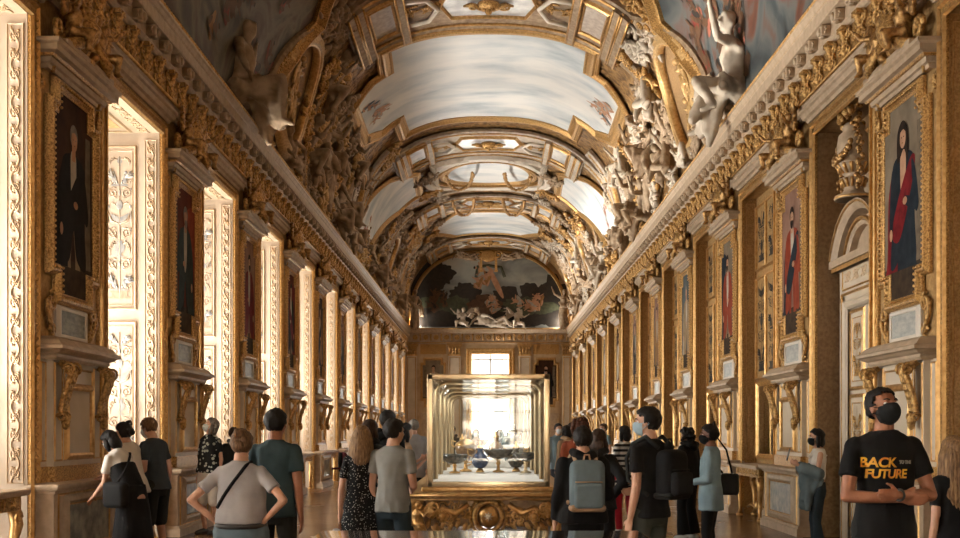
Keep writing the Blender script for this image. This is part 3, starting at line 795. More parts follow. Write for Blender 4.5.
# ------------------------------------------------------------------ camera geometry and room measures
F = 1100.0; CX, CY, ZC = 488.5, 431.0, 1.5
XW = 4.65            # wall face
YB = 61.6            # end wall
Y0 = -8.0            # wall behind the camera
BAY = 4.45; YP = 12.15     # pier 0 centre
PH = 1.05            # half pier, opening half = 1.175
OH = BAY / 2 - PH
K0, K1 = -4, 10
ZT = 5.72            # top of the openings
cam_d = bpy.data.cameras.new('camera'); cam = bpy.data.objects.new('camera', cam_d); put(cam, None, (0, 0, ZC)); cam.rotation_euler = (PI / 2, 0, 0)
cam_d.sensor_width = 36; cam_d.lens = F / 960 * 36; cam_d.shift_x = -(CX - 480) / 960; cam_d.shift_y = (CY - 269) / 960
cam_d.clip_end = 300; scene.camera = cam

def side_root(name, side, Y, z=0.0):
    return empty(name, (side * XW, Y, z), PI / 2 if side < 0 else -PI / 2)
SN = {-1: 'left', 1: 'right'}

# ------------------------------------------------------------------ floor, walls
fl = MB(); fl.add([(-6.5, Y0 - .5, 0), (6.5, Y0 - .5, 0), (6.5, YB + .6, 0), (-6.5, YB + .6, 0), (-6.5, Y0 - .5, -.2), (6.5, Y0 - .5, -.2), (6.5, YB + .6, -.2), (-6.5, YB + .6, -.2)], [(0, 1, 2, 3), (7, 6, 5, 4), (0, 4, 5, 1), (1, 5, 6, 2), (2, 6, 7, 3), (3, 7, 4, 0)])
tag(fl.build('floor', PARQUET), 'polished brown oak parquet floor of the gallery', 'floor', kind='structure')
for side in (-1, 1):
    w = MB(); dep = 1.75 if side < 0 else .55
    xa, xb = sorted((side * XW, side * (XW + dep)))
    prev = Y0 - .3
    for k in range(K0, K1 + 1):
        c = YP + BAY * k
        w.box(xa, xb, max(c - PH, Y0 - .3), c + PH, 0, 7.3)
        o0, o1 = c + PH, min(c + BAY - PH, YB)
        w.box(xa, xb, o0, o1, ZT, 7.3)
    w.box(xa, xb, YP + BAY * (K1 + 1) - PH, YB + .5, 0, 7.3)
    if side > 0: w.box(side * (XW + dep), side * (XW + dep + .1), Y0 - .3, YB + .5, 0, 7.3)
    tag(w.build('wall_' + SN[side], WALLM), 'long gilded %s wall of the gallery with tall %s' % (SN[side], 'window recesses' if side < 0 else 'panelled niches'), 'wall', kind='structure')

# ------------------------------------------------------------------ ornament meshes
def leaf(mb, x, z, a, ln, w, y=0.0, t=.012, mat=0):
    """pointed acanthus lobe lying on the wall"""
    d = V(math.cos(a), 0, math.sin(a)); n = V(-d.z, 0, d.x); b = V(x, y, z)
    mb.tube([b, b + d * ln * .35 + n * ln * .05, b + d * ln * .7 + n * ln * .12, b + d * ln + n * ln * .26], [w * .5, w, w * .75, w * .12], 6, mat, flat=((0, 1, 0), .6))
def rosette(mb, x, z, r, y=0.0, mat=0, n=8):
    for i in range(n):
        a = 2 * PI * i / n
        mb.ell((x + r * .58 * math.cos(a), y, z + r * .58 * math.sin(a)), (r * .36, r * .3, r * .36), 6, 4, mat)
    mb.ell((x, y - r * .12, z), (r * .34, r * .34, r * .34), 7, 5, mat)
def scroll_strip(h, w, pitch=.36, mat=0):
    """running rinceau of alternating spirals with rosettes, standing proud of y=0"""
    b = MB(); n = max(1, int(h / pitch)); p = h / n
    stem = []
    for i in range(n):
        sgn = 1 if i % 2 else -1; z = p * (i + .5)
        b.tube(spiral(0, z, p * .44 * min(1, w / p * 1.1), p * .16, -PI / 2 * sgn if sgn > 0 else PI / 2, 1.15 * sgn, 14), [.012 + .004 * math.sin(t) for t in range(15)], 5, mat, flat=((0, 1, 0), .7))
        rosette(b, 0, z, p * .17, -.006, mat, 6)
        for q in range(4):
            a = PI / 2 * q + .6 * sgn; leaf(b, math.cos(a) * w * .26, z + math.sin(a) * p * .34, a + .9 * sgn, w * .30, .016, -.002, mat=mat)
    for i in range(n * 6 + 1):
        z = h * i / (n * 6); stem.append((w * .36 * math.cos(PI * z / p), -.004, z))
    b.tube(stem, .011, 5, mat, flat=((0, 1, 0), .7))
    return b
def vase_shape(b, x, z, s, y, mat):
    for sx in (-1, 1): pass
    prof = [(.0, 0), (.16, 0), (.14, .05), (.05, .10), (.06, .16), (.20, .28), (.24, .44), (.18, .56), (.10, .62), (.15, .70), (0, .72)]
    b.flat([(x + r * s, z + q * s) for r, q in prof] + [(x - r * s, z + q * s) for r, q in reversed(prof)], y, mat)
def arabesque(w, h, seed, mats=(0, 1), t=.0035):
    """painted grotesque decoration, symmetric about x=0, from z=0 to h: vases, scrolls, drapes, plinths and beasts"""
    rr = random.Random(seed); b = MB(); z = .03
    A, B_ = mats; FL = ((0, 1, 0), .3); big = h > 1.3
    b.tube([(0, -t, .02), (0, -t, h - .02)], .006, 4, A, flat=FL)
    seq = 'pbsvsdmsbvsds' if seed % 2 else 'pvsbsdsvmsdsb'
    i = 0
    while z < h - .10:
        kind = seq[i % len(seq)]; i += 1
        u = {'p': .12, 'b': .30, 's': .20, 'v': .26, 'd': .24, 'm': .16}[kind] * (1.0 if w > .45 else .8) * (1.15 if big else 1); u = min(u, h - z - .03)
        if kind == 'v':
            vase_shape(b, 0, z, u * 1.35, -t, B_)
            for sx in (-1, 1):
                b.tube([(sx * u * .2, -t, z + u * .75), (sx * w * .30, -t, z + u * .85), (sx * w * .40, -t, z + u * .5), (sx * w * .36, -t, z + u * .1)], [.005, .010, .010, .004], 4, A, flat=FL)
                for q in range(4): b.ell((sx * (w * (.22 + .05 * q)), -t, z + u * (.9 - .16 * q)), (.016, .003, .016), 6, 4, A)
        elif kind == 'd':
            for sx in (-1, 1):
                b.tube([(sx * w * .44, -t, z + u * .9), (sx * w * .3, -t, z + u * .35), (0, -t, z + u * .15)], [.005, .014, .008], 4, A, flat=FL); b.tube([(sx * w * .44, -t, z + u * .95), (sx * w * .43, -t, z + u * .2)], [.010, .004], 4, B_, flat=FL)
            b.flat([(-w * .38, z + u * .85), (-w * .2, z + u * .32), (0, z + u * .2), (w * .2, z + u * .32), (w * .38, z + u * .85), (0, z + u * .55)], -t, B_)
        elif kind == 'b':
            b.flat([(-w * .34, z), (w * .34, z), (w * .28, z + u * .10), (-w * .28, z + u * .10)], -t, B_)
            for sx in (-1, 1):      # winged beast, sitting
                b.ell((sx * w * .20, -t, z + u * .36), (w * .09, .003, u * .24), 10, 6, B_); b.ell((sx * w * .24, -t, z + u * .68), (w * .055, .003, u * .09), 8, 5, B_)
                for q in range(3): leaf(b, sx * w * .24, z + u * .42, PI / 2 - sx * (.5 + .35 * q), u * .5, .022, -t, mat=B_)
                b.tube([(sx * w * .13, -t, z + u * .3), (sx * w * .08, -t, z + u * .12)], .012, 4, B_, flat=FL); b.tube(spiral(sx * w * .36, z + u * .2, u * .16, .01, PI, 1.2 * sx, 10, -t), .006, 4, A, flat=FL)
        elif kind == 'p':
            b.flat([(-w * .42, z), (w * .42, z), (w * .42, z + u * .25), (w * .3, z + u * .3), (w * .3, z + u * .7), (w * .38, z + u), (-w * .38, z + u), (-w * .3, z + u * .7), (-w * .3, z + u * .3), (-w * .42, z + u * .25)], -t, A)
        elif kind == 'm':
            b.ell((0, -t, z + u * .5), (w * .13, .003, u * .46), 14, 8, B_)
            for sx in (-1, 1): b.tube([(sx * w * .13, -t, z + u * .5), (sx * w * .28, -t, z + u * .75), (sx * w * .42, -t, z + u * .45)], [.006, .010, .003], 4, A, flat=FL); b.ell((sx * w * .42, -t, z + u * .35), (.016, .003, .028), 6, 4, B_)
        else:
            for sx in (-1, 1):
                r_ = min(u * .46, w * .22)
                b.tube(spiral(sx * w * .24, z + u * .5, r_, r_ * .15, PI / 2 + sx * .6, 1.5 * -sx, 16, -t), [.0075] * 12 + [.006] * 3 + [.011] * 2, 4, A, flat=FL)
                for q in range(3): leaf(b, sx * w * (.12 + .11 * q), z + u * (.10 + .25 * q), PI / 2 - sx * (1.2 - .4 * q), u * .30, .010, -t, mat=A)
                b.ell((sx * w * .43, -t, z + u * .8), (.012, .003, .02), 6, 4, B_)
            b.ell((0, -t, z + u * .5), (w * .035, .003, u * .24), 8, 6, B_)
        z += u * 1.03
    return b

# ------------------------------------------------------------------ pier panelling (one prototype, copied along both walls)
def volute_bracket(z0, z1, w, dmax, dmin):
    """carved console: S scroll in side view with an acanthus leaf on its face (x = width, -y = out)"""
    b = MB(); h = z1 - z0
    for sx in (-1, -.33, .33, 1):
        pts = []
        for i in range(15):
            t = i / 14; z = z1 - h * .18 - t * h * .64
            pts.append((sx * w * .36, -(dmin + (dmax - dmin) * (1 - t) ** 1.4) - .02, z))
        b.tube([(sx * w * .36, -dmin - .01, z1 - .02)] + pts, w * .19, 8)
    for sx in (-1, 1):
        b.tube([(sx * w * .5 + 0, -dmax - .0 + .075 * math.cos(a) * (1 - i / 22), z1 - h * .14 + .075 * math.sin(a) * (1 - i / 22)) for i, a in [(i, i * .62) for i in range(18)]], .016, 6)
        b.tube([(sx * w * .46, -dmin - .03 + .05 * math.cos(a) * (1 - i / 20), z0 + h * .10 + .05 * math.sin(a) * (1 - i / 20)) for i, a in [(i, i * .62) for i in range(15)]], .013, 6)
    for i in range(4):
        t = .15 + i * .2
        for sx in (-1, 0, 1):
            y = -(dmin + (dmax - dmin) * (1 - t) ** 1.4) - w * .2
            b.ell((sx * w * .28, y, z1 - h * (.2 + t * .62)), (w * .17, w * .13, h * .085), 7, 5, rot=Matrix.Rotation(sx * .4, 3, 'Y'))
    b.ell((0, -dmin - .05, z0 + .02), (w * .3, .05, .09), 8, 6)
    return b

def make_pier():
    root = empty('trim_1', (0, 0, 0))
    p = MB(); p.box(-.80, .80, -.02, .0, 2.25, 6.05); p.box(-.86, .86, -.012, .0, .9, 6.05)
    p.build('back_panel', OCHRE, root)
    # plinth and dado
    d = MB(); d.box(-1.0, 1.0, -.24, 0, .10, .88)
    d.mframe(rect(-.62, .62, .26, .74), [(.0, .215), (.0, .25), (.03, .275), (.07, .26), (.10, .24)], 0)
    d.build('dado', STONE, root)
    d = MB(); d.mframe(rect(-.60, .60, .28, .72), [(0, .241), (.012, .262), (.03, .241)], 0); d.mframe(rect(-.86, .86, .16, .83), [(0, .24), (.012, .252), (.03, .24)], 0); d.build('dado_fillet', GOLD, root)
    d = MB(); d.box(-.60, .60, -.246, -.20, .28, .72); d.build('dado_panel', MARBLEG, root)
    d = MB(); d.sweep([(0, 0), (.30, 0), (.31, .10), (.27, .14), (.0, .16)], [(-1.0, 0), (-1.0, -.24 + .24), (-1.0, 0)][:0] or [(-1.03, 0), (-1.03, -.0001), (1.03, -.0001)], 0) if False else d.box(-1.05, 1.05, -.29, 0, 0, .11); d.box(-1.03, 1.03, -.27, 0, .11, .15); d.build('plinth', STONE, root)
    d = MB(); d.sweep([(0, .86), (.02, .86), (.03, .89), (.06, .90), (.075, .93), (.075, .955), (.0, .97)], [(1.0, .0), (1.0, -.24), (-1.0, -.24), (-1.0, .0)][::-1]); d.box(-1.0, 1.0, -.24, 0, .9, .968); d.build('dado_rail', STONE, root)
    # pedestal between dado and ledge
    d = MB(); d.box(-.70, .70, -.12, 0, .96, 2.3); d.box(-.86, .86, -.05, 0, .96, 2.25)
    d.build('pedestal', IVORY, root)
    d = MB(); d.box(-.72, .72, -.15, 0, .965, 1.13); d.box(-.88, .88, -.07, 0, .965, 1.13); d.build('carved_band', GOLDF, root)
    d = MB(); d.mframe(rect(-.34, .34, 1.26, 1.94), [(0, .12), (.0, .15), (.025, .165), (.055, .15), (.075, .12)]); d.mframe(rect(-.40, .40, 2.02, 2.16), [(0, .12), (.012, .135), (.025, .12)])
    for sx in (-1, 1): d.mframe(rect(sx * .57 - .09, sx * .57 + .09, 1.2, 2.2), [(0, .12), (.01, .133), (.02, .12)]); d.mframe(rect(sx * .79 - .05, sx * .79 + .05, 1.2, 2.2), [(0, .05), (.01, .062), (.02, .05)])
    d.build('pedestal_moulding', GOLD, root)
    br = volute_bracket(1.58, 2.24, .17, .27, .15)
    o = br.build('console_bracket', GOLDR, root, (-.57, 0, 0)); o2 = o.copy(); COL.objects.link(o2); o2.location.x = .57
    # ledge
    LP = [(0, 2.24), (.0, 2.24), (.03, 2.24), (.05, 2.27), (.05, 2.30), (.09, 2.315), (.12, 2.34), (.155, 2.35), (.155, 2.385), (.12, 2.40), (.08, 2.45), (.03, 2.48), (0, 2.49)]
    d = MB(); d.sweep(LP, [(-.74, 0), (-.74, -.14), (.74, -.14), (.74, 0)]); d.box(-.74, .74, -.14, 0, 2.25, 2.488); d.build('ledge', STONE, root)
    # plaque under the portrait
    d = MB(); d.box(-.44, .44, -.05, -.02, 2.49, 2.87); d.mframe(rect(-.36, .36, 2.54, 2.80), [(-.005, .05), (.0, .075), (.03, .08), (.055, .055), (.06, .05)]); d.build('plaque_surround', WHITE, root)
    d = MB(); d.box(-.36, .36, -.06, -.04, 2.54, 2.80); d.build('plaque', SLATE, root)
    for sx in (-1, 1):
        d = MB()
        d.tube(spiral(sx * .60, 2.86, .11, .02, PI / 2, 1.4 * sx, 16, -.06), [.022] * 14 + [.016] * 3, 7); d.tube(spiral(sx * .56, 2.58, .075, .015, -PI / 2, -1.4 * sx, 16, -.05), .018, 7)
        d.tube([(sx * .70, -.05, 2.88), (sx * .69, -.06, 2.75), (sx * .63, -.06, 2.65), (sx * .52, -.05, 2.52)], [.02, .03, .03, .018], 7)
        for q in range(5): leaf(d, sx * (.66 - .03 * q), 2.56 + .07 * q, PI / 2 + sx * (.9 - .3 * q), .12, .028, -.05)
        d.build('scroll_bracket', GOLDR, root)
    # cornice over the portrait
    CP = [(0, 5.26), (.02, 5.26), (.03, 5.30), (.06, 5.31), (.07, 5.36), (.12, 5.39), (.17, 5.40), (.17, 5.46), (.20, 5.48), (.20, 5.52), (0, 5.54)]
    d = MB(); d.sweep(CP, [(-.76, 0), (-.76, -.08), (.76, -.08), (.76, 0)]); d.box(-.76, .76, -.08, 0, 5.28, 5.53); d.build('upper_ledge', STONE, root)
    d = MB(); d.sweep([(.075, 5.362), (.10, 5.362), (.118, 5.385), (.075, 5.392)], [(-.76, 0), (-.76, -.08), (.76, -.08), (.76, 0)]); d.build('egg_moulding', GOLDF, root)
    for sx in (-1, 1):
        d = MB(); d.tube(spiral(sx * .86, 5.12, .09, .02, -PI / 2, 1.3 * -sx, 14, -.05), .022, 6)
        for q in range(4): leaf(d, sx * .85, 5.20 - .12 * q, -PI / 2 + sx * .4, .15, .03, -.04)
        rosette(d, sx * .86, 4.78, .06, -.04)
        d.build('drop_ornament', GOLDR, root)
    return root
PIER = make_pier()
PIERS = []
n_trim = 0
for side in (-1, 1):
    for k in range(K0 + 1, K1 + 1):
        c = YP + BAY * k; i = k + 1
        if side > 0 and k < -2: continue
        rz = PI / 2 if side < 0 else -PI / 2
        which = ('%s pier along the %s wall' % (ORD[k], SN[side])) if k >= 0 else 'pier beside and behind the viewer on the %s wall' % SN[side]
        o = PIER if not PIERS else dup(PIER, (0, 0, 0))
        n_trim += 1; o.name = 'trim_%d' % n_trim
        o.location = (side * XW, c, 0); o.rotation_euler = (0, 0, rz)
        tag(o, 'carved pier panelling with ledge and plaque, %s' % which, 'wall panelling', 'pier panelling', 'structure')
        if side > 0:
            for ch in o.children:
                if ch.name.startswith('plaque') and 'surround' not in ch.name: ch.data = PLAQ_R if 'PLAQ_R' in globals() else ch.data.copy()
                if ch.name.startswith('plaque') and 'surround' not in ch.name and 'PLAQ_R' not in globals():
                    PLAQ_R = ch.data; PLAQ_R.materials[0] = PLAQUE_LIT
                for nm, mm in (('dado_panel', MARBLEB),):
                    if ch.name.startswith(nm):
                        if nm + '_R' not in globals(): globals()[nm + '_R'] = ch.data.copy(); globals()[nm + '_R'].materials[0] = mm
                        ch.data = globals()[nm + '_R']
        PIERS.append((side, k, o))

# ------------------------------------------------------------------ windows in the left wall
def casing_mb(mats=(0, 1)):
    b = MB(); w = .20
    for sx in (-1, 1):
        b.box(min(sx * OH, sx * (OH + w)), max(sx * OH, sx * (OH + w)), -.045, .0, 0, ZT + .16)
    b.box(-OH - w, OH + w, -.045, 0, ZT, ZT + .18)
    path = [(-OH, 0), (-OH, ZT), (OH, ZT), (OH, 0)]
    b.mframe([(-OH, .0), (-OH, ZT), (OH, ZT), (OH, .0)], [(0, .045), (.0, .075), (.025, .08), (.045, .05)], mats[1], closed=False)
    b.mframe([(-OH - .15, .0), (-OH - .15, ZT + .13), (OH + .15, ZT + .13), (OH + .15, .0)], [(0, .045), (.005, .07), (.03, .08), (.055, .05)], mats[1], closed=False)
    return b
def bead_run(pts, r, gap, axis=(1, 0, 0)):
    b = MB(); a = V(*pts[0]); c = V(*pts[1]); n = int((c - a).length / gap)
    for i in range(n): b.ell(a.lerp(c, (i + .5) / n), (r, r, r), 5, 4)
    return b
def jamb_panels(b, D, mats):
    """embrasure face in local (depth -> x 0..D, z), y=0 face, drawn as mouldings; mats: white, gold fillet"""
    W_, G_ = mats
    for z0, z1 in ((.18, .82), (1.0, 3.02), (3.24, 5.5)):
        for d0, d1 in ((.35, .77), (.85, D - .04)):
            b.mframe(rect(d0, d1, z0, z1), [(.0, .0), (.0, .012), (.015, .020), (.03, .012), (.034, 0)], G_)
            b.mframe(rect(d0 + .035, d1 - .035, z0 + .05, z1 - .05), [(.0, .0), (.006, .008), (.012, 0)], G_)

def make_window():
    root = empty('window_1'); D = 1.30
    c = casing_mb()
    for sx in (-1, 1): c.add_all(bead_run([(sx * (OH + .10), -.05, .97), (sx * (OH + .10), -.05, ZT)], .022, .075), None, 1)
    c.build('casing', [GOLDF, GOLD], root)
    h = MB(); HP = [(0, ZT + .18), (.03, ZT + .18), (.05, ZT + .22), (.09, ZT + .24), (.11, ZT + .30), (.14, ZT + .32), (.14, ZT + .36), (0, ZT + .38)]
    h.sweep(HP, [(-OH - .18, 0), (-OH - .18, -.05), (OH + .18, -.05), (OH + .18, 0)]); h.box(-OH - .18, OH + .18, -.05, 0, ZT + .18, ZT + .375); h.build('head_moulding', STONE, root)
    scr = scroll_strip(4.6, .115, .185)
    for sx in (-1, 1):
        # jamb: local plane at x = sx*OH, facing inwards
        Mj = Matrix(((0, sx * 1.0, 0, sx * (OH - .0)), (1, 0, 0, 0), (0, 0, 1, 0), (0, 0, 0, 1)))   # (d, y, z) -> (sx*OH + sx*y, d, z)
        j = MB(); j.box(0, D, -.010, .0, 0, ZT, M=Mj); jamb_panels(j2 := MB(), D, (0, 1)); j.add_all(j2, Mj @ Matrix.Translation((0, -.01, 0))); 
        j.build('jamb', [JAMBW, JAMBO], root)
        gg = MB(); gg.box(.03, .21, -.016, -.008, .95, ZT - .1); gg.mframe(rect(.045, .195, .98, ZT - .12), [(-.004, .014), (.005, .024), (.012, .014)], 1); gg.add_all(scr, Matrix.Translation((.12, -.017, .98)), 1)
        sb = MB(); sb.add_all(gg, Mj); sb.build('scroll_frieze', [JAMBW, JAMBO], root)
        for (z0, z1, sd) in ((1.05, 2.97, 5), (3.29, 5.45, 9)):
            a = arabesque(.37, z1 - z0 - .1, sd); q = MB()
            for dc_ in (.56, 1.055): q.add_all(a, Mj @ Matrix.Translation((dc_, -.012, z0 + .05)))
            q.build('painted_panel', [SEPIA, GREYP], root)
    # soffit
    s = MB(); s.box(-OH, OH, .0, D, ZT - .01, ZT + .0); 
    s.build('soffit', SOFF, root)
    s = MB(); q = MB(); q.mframe(rect(-OH + .12, OH - .12, .40, D - .08), [(0, 0), (.0, .012), (.02, .022), (.045, 0)]); q.add_all(scroll_strip(2 * OH - .1, .15, .235), Matrix(((0, 0, 1, -OH + .05), (0, 1, 0, 0), (1, 0, 0, .18), (0, 0, 0, 1))))
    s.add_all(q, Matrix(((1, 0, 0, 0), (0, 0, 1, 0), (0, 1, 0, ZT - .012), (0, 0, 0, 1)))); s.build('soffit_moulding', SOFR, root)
    s = MB(); s.box(-.9, .9, .46, D - .14, ZT - .014, ZT - .009); s.build('soffit_panel', OCHRE, root)
    # sash
    fr = MB(); fr.box(-OH, OH, D - .02, D + .12, .0, .12); fr.box(-OH, OH, D - .02, D + .12, ZT - .1, ZT); fr.box(-OH, OH, D - .02, D + .10, 3.75, 3.9)
    for x in (-OH + .05, 0, OH - .05): fr.box(x - .05, x + .05, D - .02, D + .1, 0, ZT)
    fr.build('sash', WHITE, root)
    mu = MB()
    for x in (-OH / 2, OH / 2): mu.box(x - .018, x + .018, D + .01, D + .06, 0.1, ZT - .1)
    for z in (.95, 1.65, 2.35, 3.05, 4.5, 5.1): mu.box(-OH, OH, D + .01, D + .06, z - .018, z + .018)
    mu.build('muntin', WHITE, root)
    gl = MB(); gl.box(-OH, OH, D + .03, D + .036, .1, ZT - .08); gl.build('pane', WGLASS, root)
    return root
WIN = make_window(); nw = 0
for k in range(K0 + 1, K1 + 1):
    c = YP + BAY * (k + .5)
    if c + OH > YB: continue
    o = WIN if nw == 0 else dup(WIN, (0, 0, 0)); nw += 1
    o.name = 'window_%d' % nw; o.location = (-XW, c, 0); o.rotation_euler = (0, 0, PI / 2)
    which = 'between the %s and %s left piers' % (ORD[k], ORD[k + 1]) if 0 <= k < K1 else ('just in front of the first left pier' if k == -1 else ('at the far end of the left wall' if k == K1 else 'behind the viewer on the left'))
    tag(o, 'tall window with painted white embrasure %s' % which, 'window', 'left wall windows', 'structure')

# ------------------------------------------------------------------ niches in the right wall
def make_niche():
    root = empty('trim_1'); D = .25
    casing_mb().build('casing', [GOLDF, GOLD], root)
    h = MB(); HP = [(0, ZT + .18), (.03, ZT + .18), (.05, ZT + .22), (.09, ZT + .24), (.11, ZT + .30), (.14, ZT + .32), (.14, ZT + .36), (0, ZT + .38)]
    h.sweep(HP, [(-OH - .18, 0), (-OH - .18, -.05), (OH + .18, -.05), (OH + .18, 0)]); h.box(-OH - .18, OH + .18, -.05, 0, ZT + .18, ZT + .375); h.build('head_moulding', STONE, root)
    for sx in (-1, 1):
        Mj = Matrix(((0, sx * 1.0, 0, sx * OH), (1, 0, 0, 0), (0, 0, 1, 0), (0, 0, 0, 1)))
        j = MB(); j.box(0, D, -.01, 0, 0, ZT, 0, Mj); q = MB(); q.mframe(rect(.04, D - .07, .95, ZT - .1), [(0, .01), (.005, .022), (.012, .01)], 1); j.add_all(q, Mj); 
        j.build('jamb', [JAMBG, GOLD], root)
    s = MB(); s.box(-OH, OH, 0, D, ZT - .01, ZT); s.build('soffit', OCHRE, root)
    b = MB(); b.box(-OH, OH, D - .03, D, 0, ZT); 
    for x0, x1 in ((-OH + .08, -.46), (-.40, .40), (.46, OH - .08)):
        for z0, z1 in ((2.46, 4.22), (4.42, 5.52)): b.mframe(rect(x0, x1, z0, z1), [(-.0, .0), (.0, .03), (.02, .04), (.05, .0)], 1); 
    b.v = [(x, y if y > .15 else D - .03 + y, z) for x, y, z in b.v]
    b.build('niche_panel', [OCHRE, GOLD], root)
    for x0, x1, sd in ((-OH + .08, -.46, 21), (-.40, .40, 22), (.46, OH - .08, 21)):
        for z0, z1, s2 in ((2.5, 4.18, 0), (4.46, 5.48, 31)):
            a = arabesque((x1 - x0) * .8, z1 - z0 - .08, sd + s2); q = MB(); q.add_all(a, Matrix.Translation(((x0 + x1) / 2, D - .033, z0 + .04))); q.build('painted_panel', [INK, INK], root)
    m = MB(); m.box(-OH + .2, OH - .2, D - .05, D - .03, 1.1, 2.30); m.build('mirror', MIRROR, root)
    m = MB(); m.mframe(rect(-OH + .2, OH - .2, 1.1, 2.30), prof_gilt(.10, .05)); m.v = [(x, y + D - .03, z) for x, y, z in m.v]; m.build('mirror_frame', GOLD, root)
    m = MB(); m.box(-OH, OH, D - .09, D - .03, 0, .12); m.build('skirting', STONE, root)
    return root
def make_doorbay():
    root = empty('door_1'); D = .42
    casing_mb().build('casing', [GOLDF, GOLD], root)
    h = MB(); h.sweep([(0, ZT + .18), (.03, ZT + .18), (.05, ZT + .22), (.09, ZT + .24), (.11, ZT + .30), (.14, ZT + .32), (.14, ZT + .36), (0, ZT + .38)], [(-OH - .18, 0), (-OH - .18, -.05), (OH + .18, -.05), (OH + .18, 0)]); h.box(-OH - .18, OH + .18, -.05, 0, ZT + .18, ZT + .375); h.build('head_moulding', STONE, root)
    for sx in (-1, 1):
        Mj = Matrix(((0, sx * 1.0, 0, sx * OH), (1, 0, 0, 0), (0, 0, 1, 0), (0, 0, 0, 1)))
        j = MB(); j.box(0, D, -.01, 0, 0, ZT, 0, Mj); j.build('jamb', UMBER, root)
    s = MB(); s.box(-OH, OH, 0, D, ZT - .01, ZT); s.build('soffit', UMBER, root)
    b = MB(); b.box(-OH, OH, D - .02, D, 0, ZT); b.build('back_panel', UMBER, root)
    # grey panel behind the urn
    b = MB(); pa = [(-.78, 4.1), (-.78, 5.2), (-.62, 5.45), (.62, 5.45), (.78, 5.2), (.78, 4.1)]; b.prism(pa, D - .05, D - .02); b.build('overdoor_panel', STONE, root)
    b = MB(); b.mframe(pa, [(0, 0), (.0, .03), (.03, .045), (.06, .03), (.07, 0)]); b.v = [(x, y + D - .04, z) for x, y, z in b.v]; b.build('overdoor_moulding', GOLD, root)
    # door surround and leaves
    f = MB(); f.box(-1.0, -.78, D - .16, D - .02, 0, 3.35); f.box(.78, 1.0, D - .16, D - .02, 0, 3.35); f.box(-1.0, 1.0, D - .16, D - .02, 3.28, 3.80)
    f.mframe([(-.78, 0), (-.78, 3.28), (.78, 3.28), (.78, 0)], [(0, 0), (0, .03), (.03, .05), (.06, .03), (.09, .035), (.12, 0)], 0, closed=False); 
    f.v = [(x, (y if y > .2 else y + D - .16), z) for x, y, z in f.v]
    f.build('door_frame', IVORY, root)
    g = MB(); g.mframe([(-.90, 0), (-.90, 3.40), (.90, 3.40), (.90, 0)], [(0, 0), (.006, .02), (.03, .025), (.04, 0)], 0, closed=False); g.mframe(rect(-.85, .85, 3.46, 3.74), [(0, 0), (.01, .015), (.03, 0)]); g.v = [(x, y + D - .16, z) for x, y, z in g.v]; g.build('frame_fillet', GOLD, root)
    fz = scroll_strip(1.6, .16, .27); q = MB(); q.add_all(fz, Matrix(((0, 0, 1, -.80), (0, 1, 0, D - .165), (1, 0, 0, 3.60), (0, 0, 0, 1)))); q.build('frieze_relief', CREAMO, root)
    for sx in (-1, 1):
        lf = MB(); x0, x1 = (sx * .005, sx * .77) if sx > 0 else (-.77, -.005)
        lf.box(x0, x1, D - .12, D - .06, .02, 3.27)
        dl = lf.build('door_leaf', IVORY, root)
        m = MB()
        for z0, z1 in ((.22, .72), (.90, 1.95), (2.10, 3.10)):
            m.mframe(rect(x0 + .12, x1 - .12, z0, z1), [(-.0, 0), (.0, .012), (.025, .022), (.05, .0)])
            m.mframe(rect(x0 + .2, x1 - .2, z0 + .08, z1 - .08), [(-.0, 0), (.008, .01), (.016, .0)])
        m.v = [(x, y + D - .12, z) for x, y, z in m.v]; m.build('door_moulding', GOLD, dl)
        for z0, z1, sd in ((.96, 1.90, 44), (2.16, 3.04, 45)):
            a = arabesque((x1 - x0 - .4) * .9, z1 - z0 - .1, sd); m = MB(); m.add_all(a, Matrix.Translation(((x0 + x1) / 2, D - .122, z0 + .05))); m.build('carved_panel', [GOLDR, GOLDR], dl)
    m = MB(); m.lathe([(0, 0), (.03, 0), (.03, .02), (.015, .03), (.015, .05), (.03, .06), (.035, .085), (0, .1)], (0, 0, 0), 14, M=Matrix.Translation((-.07, D - .12, 1.15)) @ Matrix.Rotation(PI / 2, 4, 'X')); m.build('door_knob', BRASS, root)
    # segmental pediment with open arch
    pd = MB(); n = 18; a0 = math.radians(22)
    def arc(r, cz): return [(r * math.cos(a), cz + r * math.sin(a)) for a in [a0 + (PI - 2 * a0) * i / n for i in range(n + 1)]]
    pd.mframe(arc(.92, 3.48), [(0, .0), (0, .20), (.05, .24), (.09, .27), (.13, .28), (.13, 0)], 0, closed=False)
    pd.mframe(arc(.58, 3.62), [(0, .0), (0, .14), (.05, .17), (.08, .12), (.10, 0)], 0, closed=False)
    pd.v = [(x, y + D - .05, z) for x, y, z in pd.v]
    pd.box(-1.05, 1.05, D - .30, D - .02, 3.76, 3.86); pd.box(-1.0, 1.0, D - .26, D - .02, 3.70, 3.77)
    pd.build('pediment', STONE, root)
    pd = MB()
    pd.mframe(arc(1.0, 3.48), [(0, .255), (.01, .285), (.03, .285), (.04, .255)], 0, closed=False); pd.mframe(arc(.64, 3.62), [(0, .14), (.01, .19), (.04, .19), (.05, .14)], 0, closed=False); pd.v = [(x, y + D - .05, z) for x, y, z in pd.v]
    pd.box(-1.02, 1.02, D - .275, D - .2, 3.70, 3.755); pd.build('pediment_fillet', GOLD, root)
    pd = MB(); pd.flat([(x, z) for x, z in arc(.60, 3.62)], D - .10); pd.build('tympanum', STONE, root)
    return root
NICHE = make_niche(); nn = 0
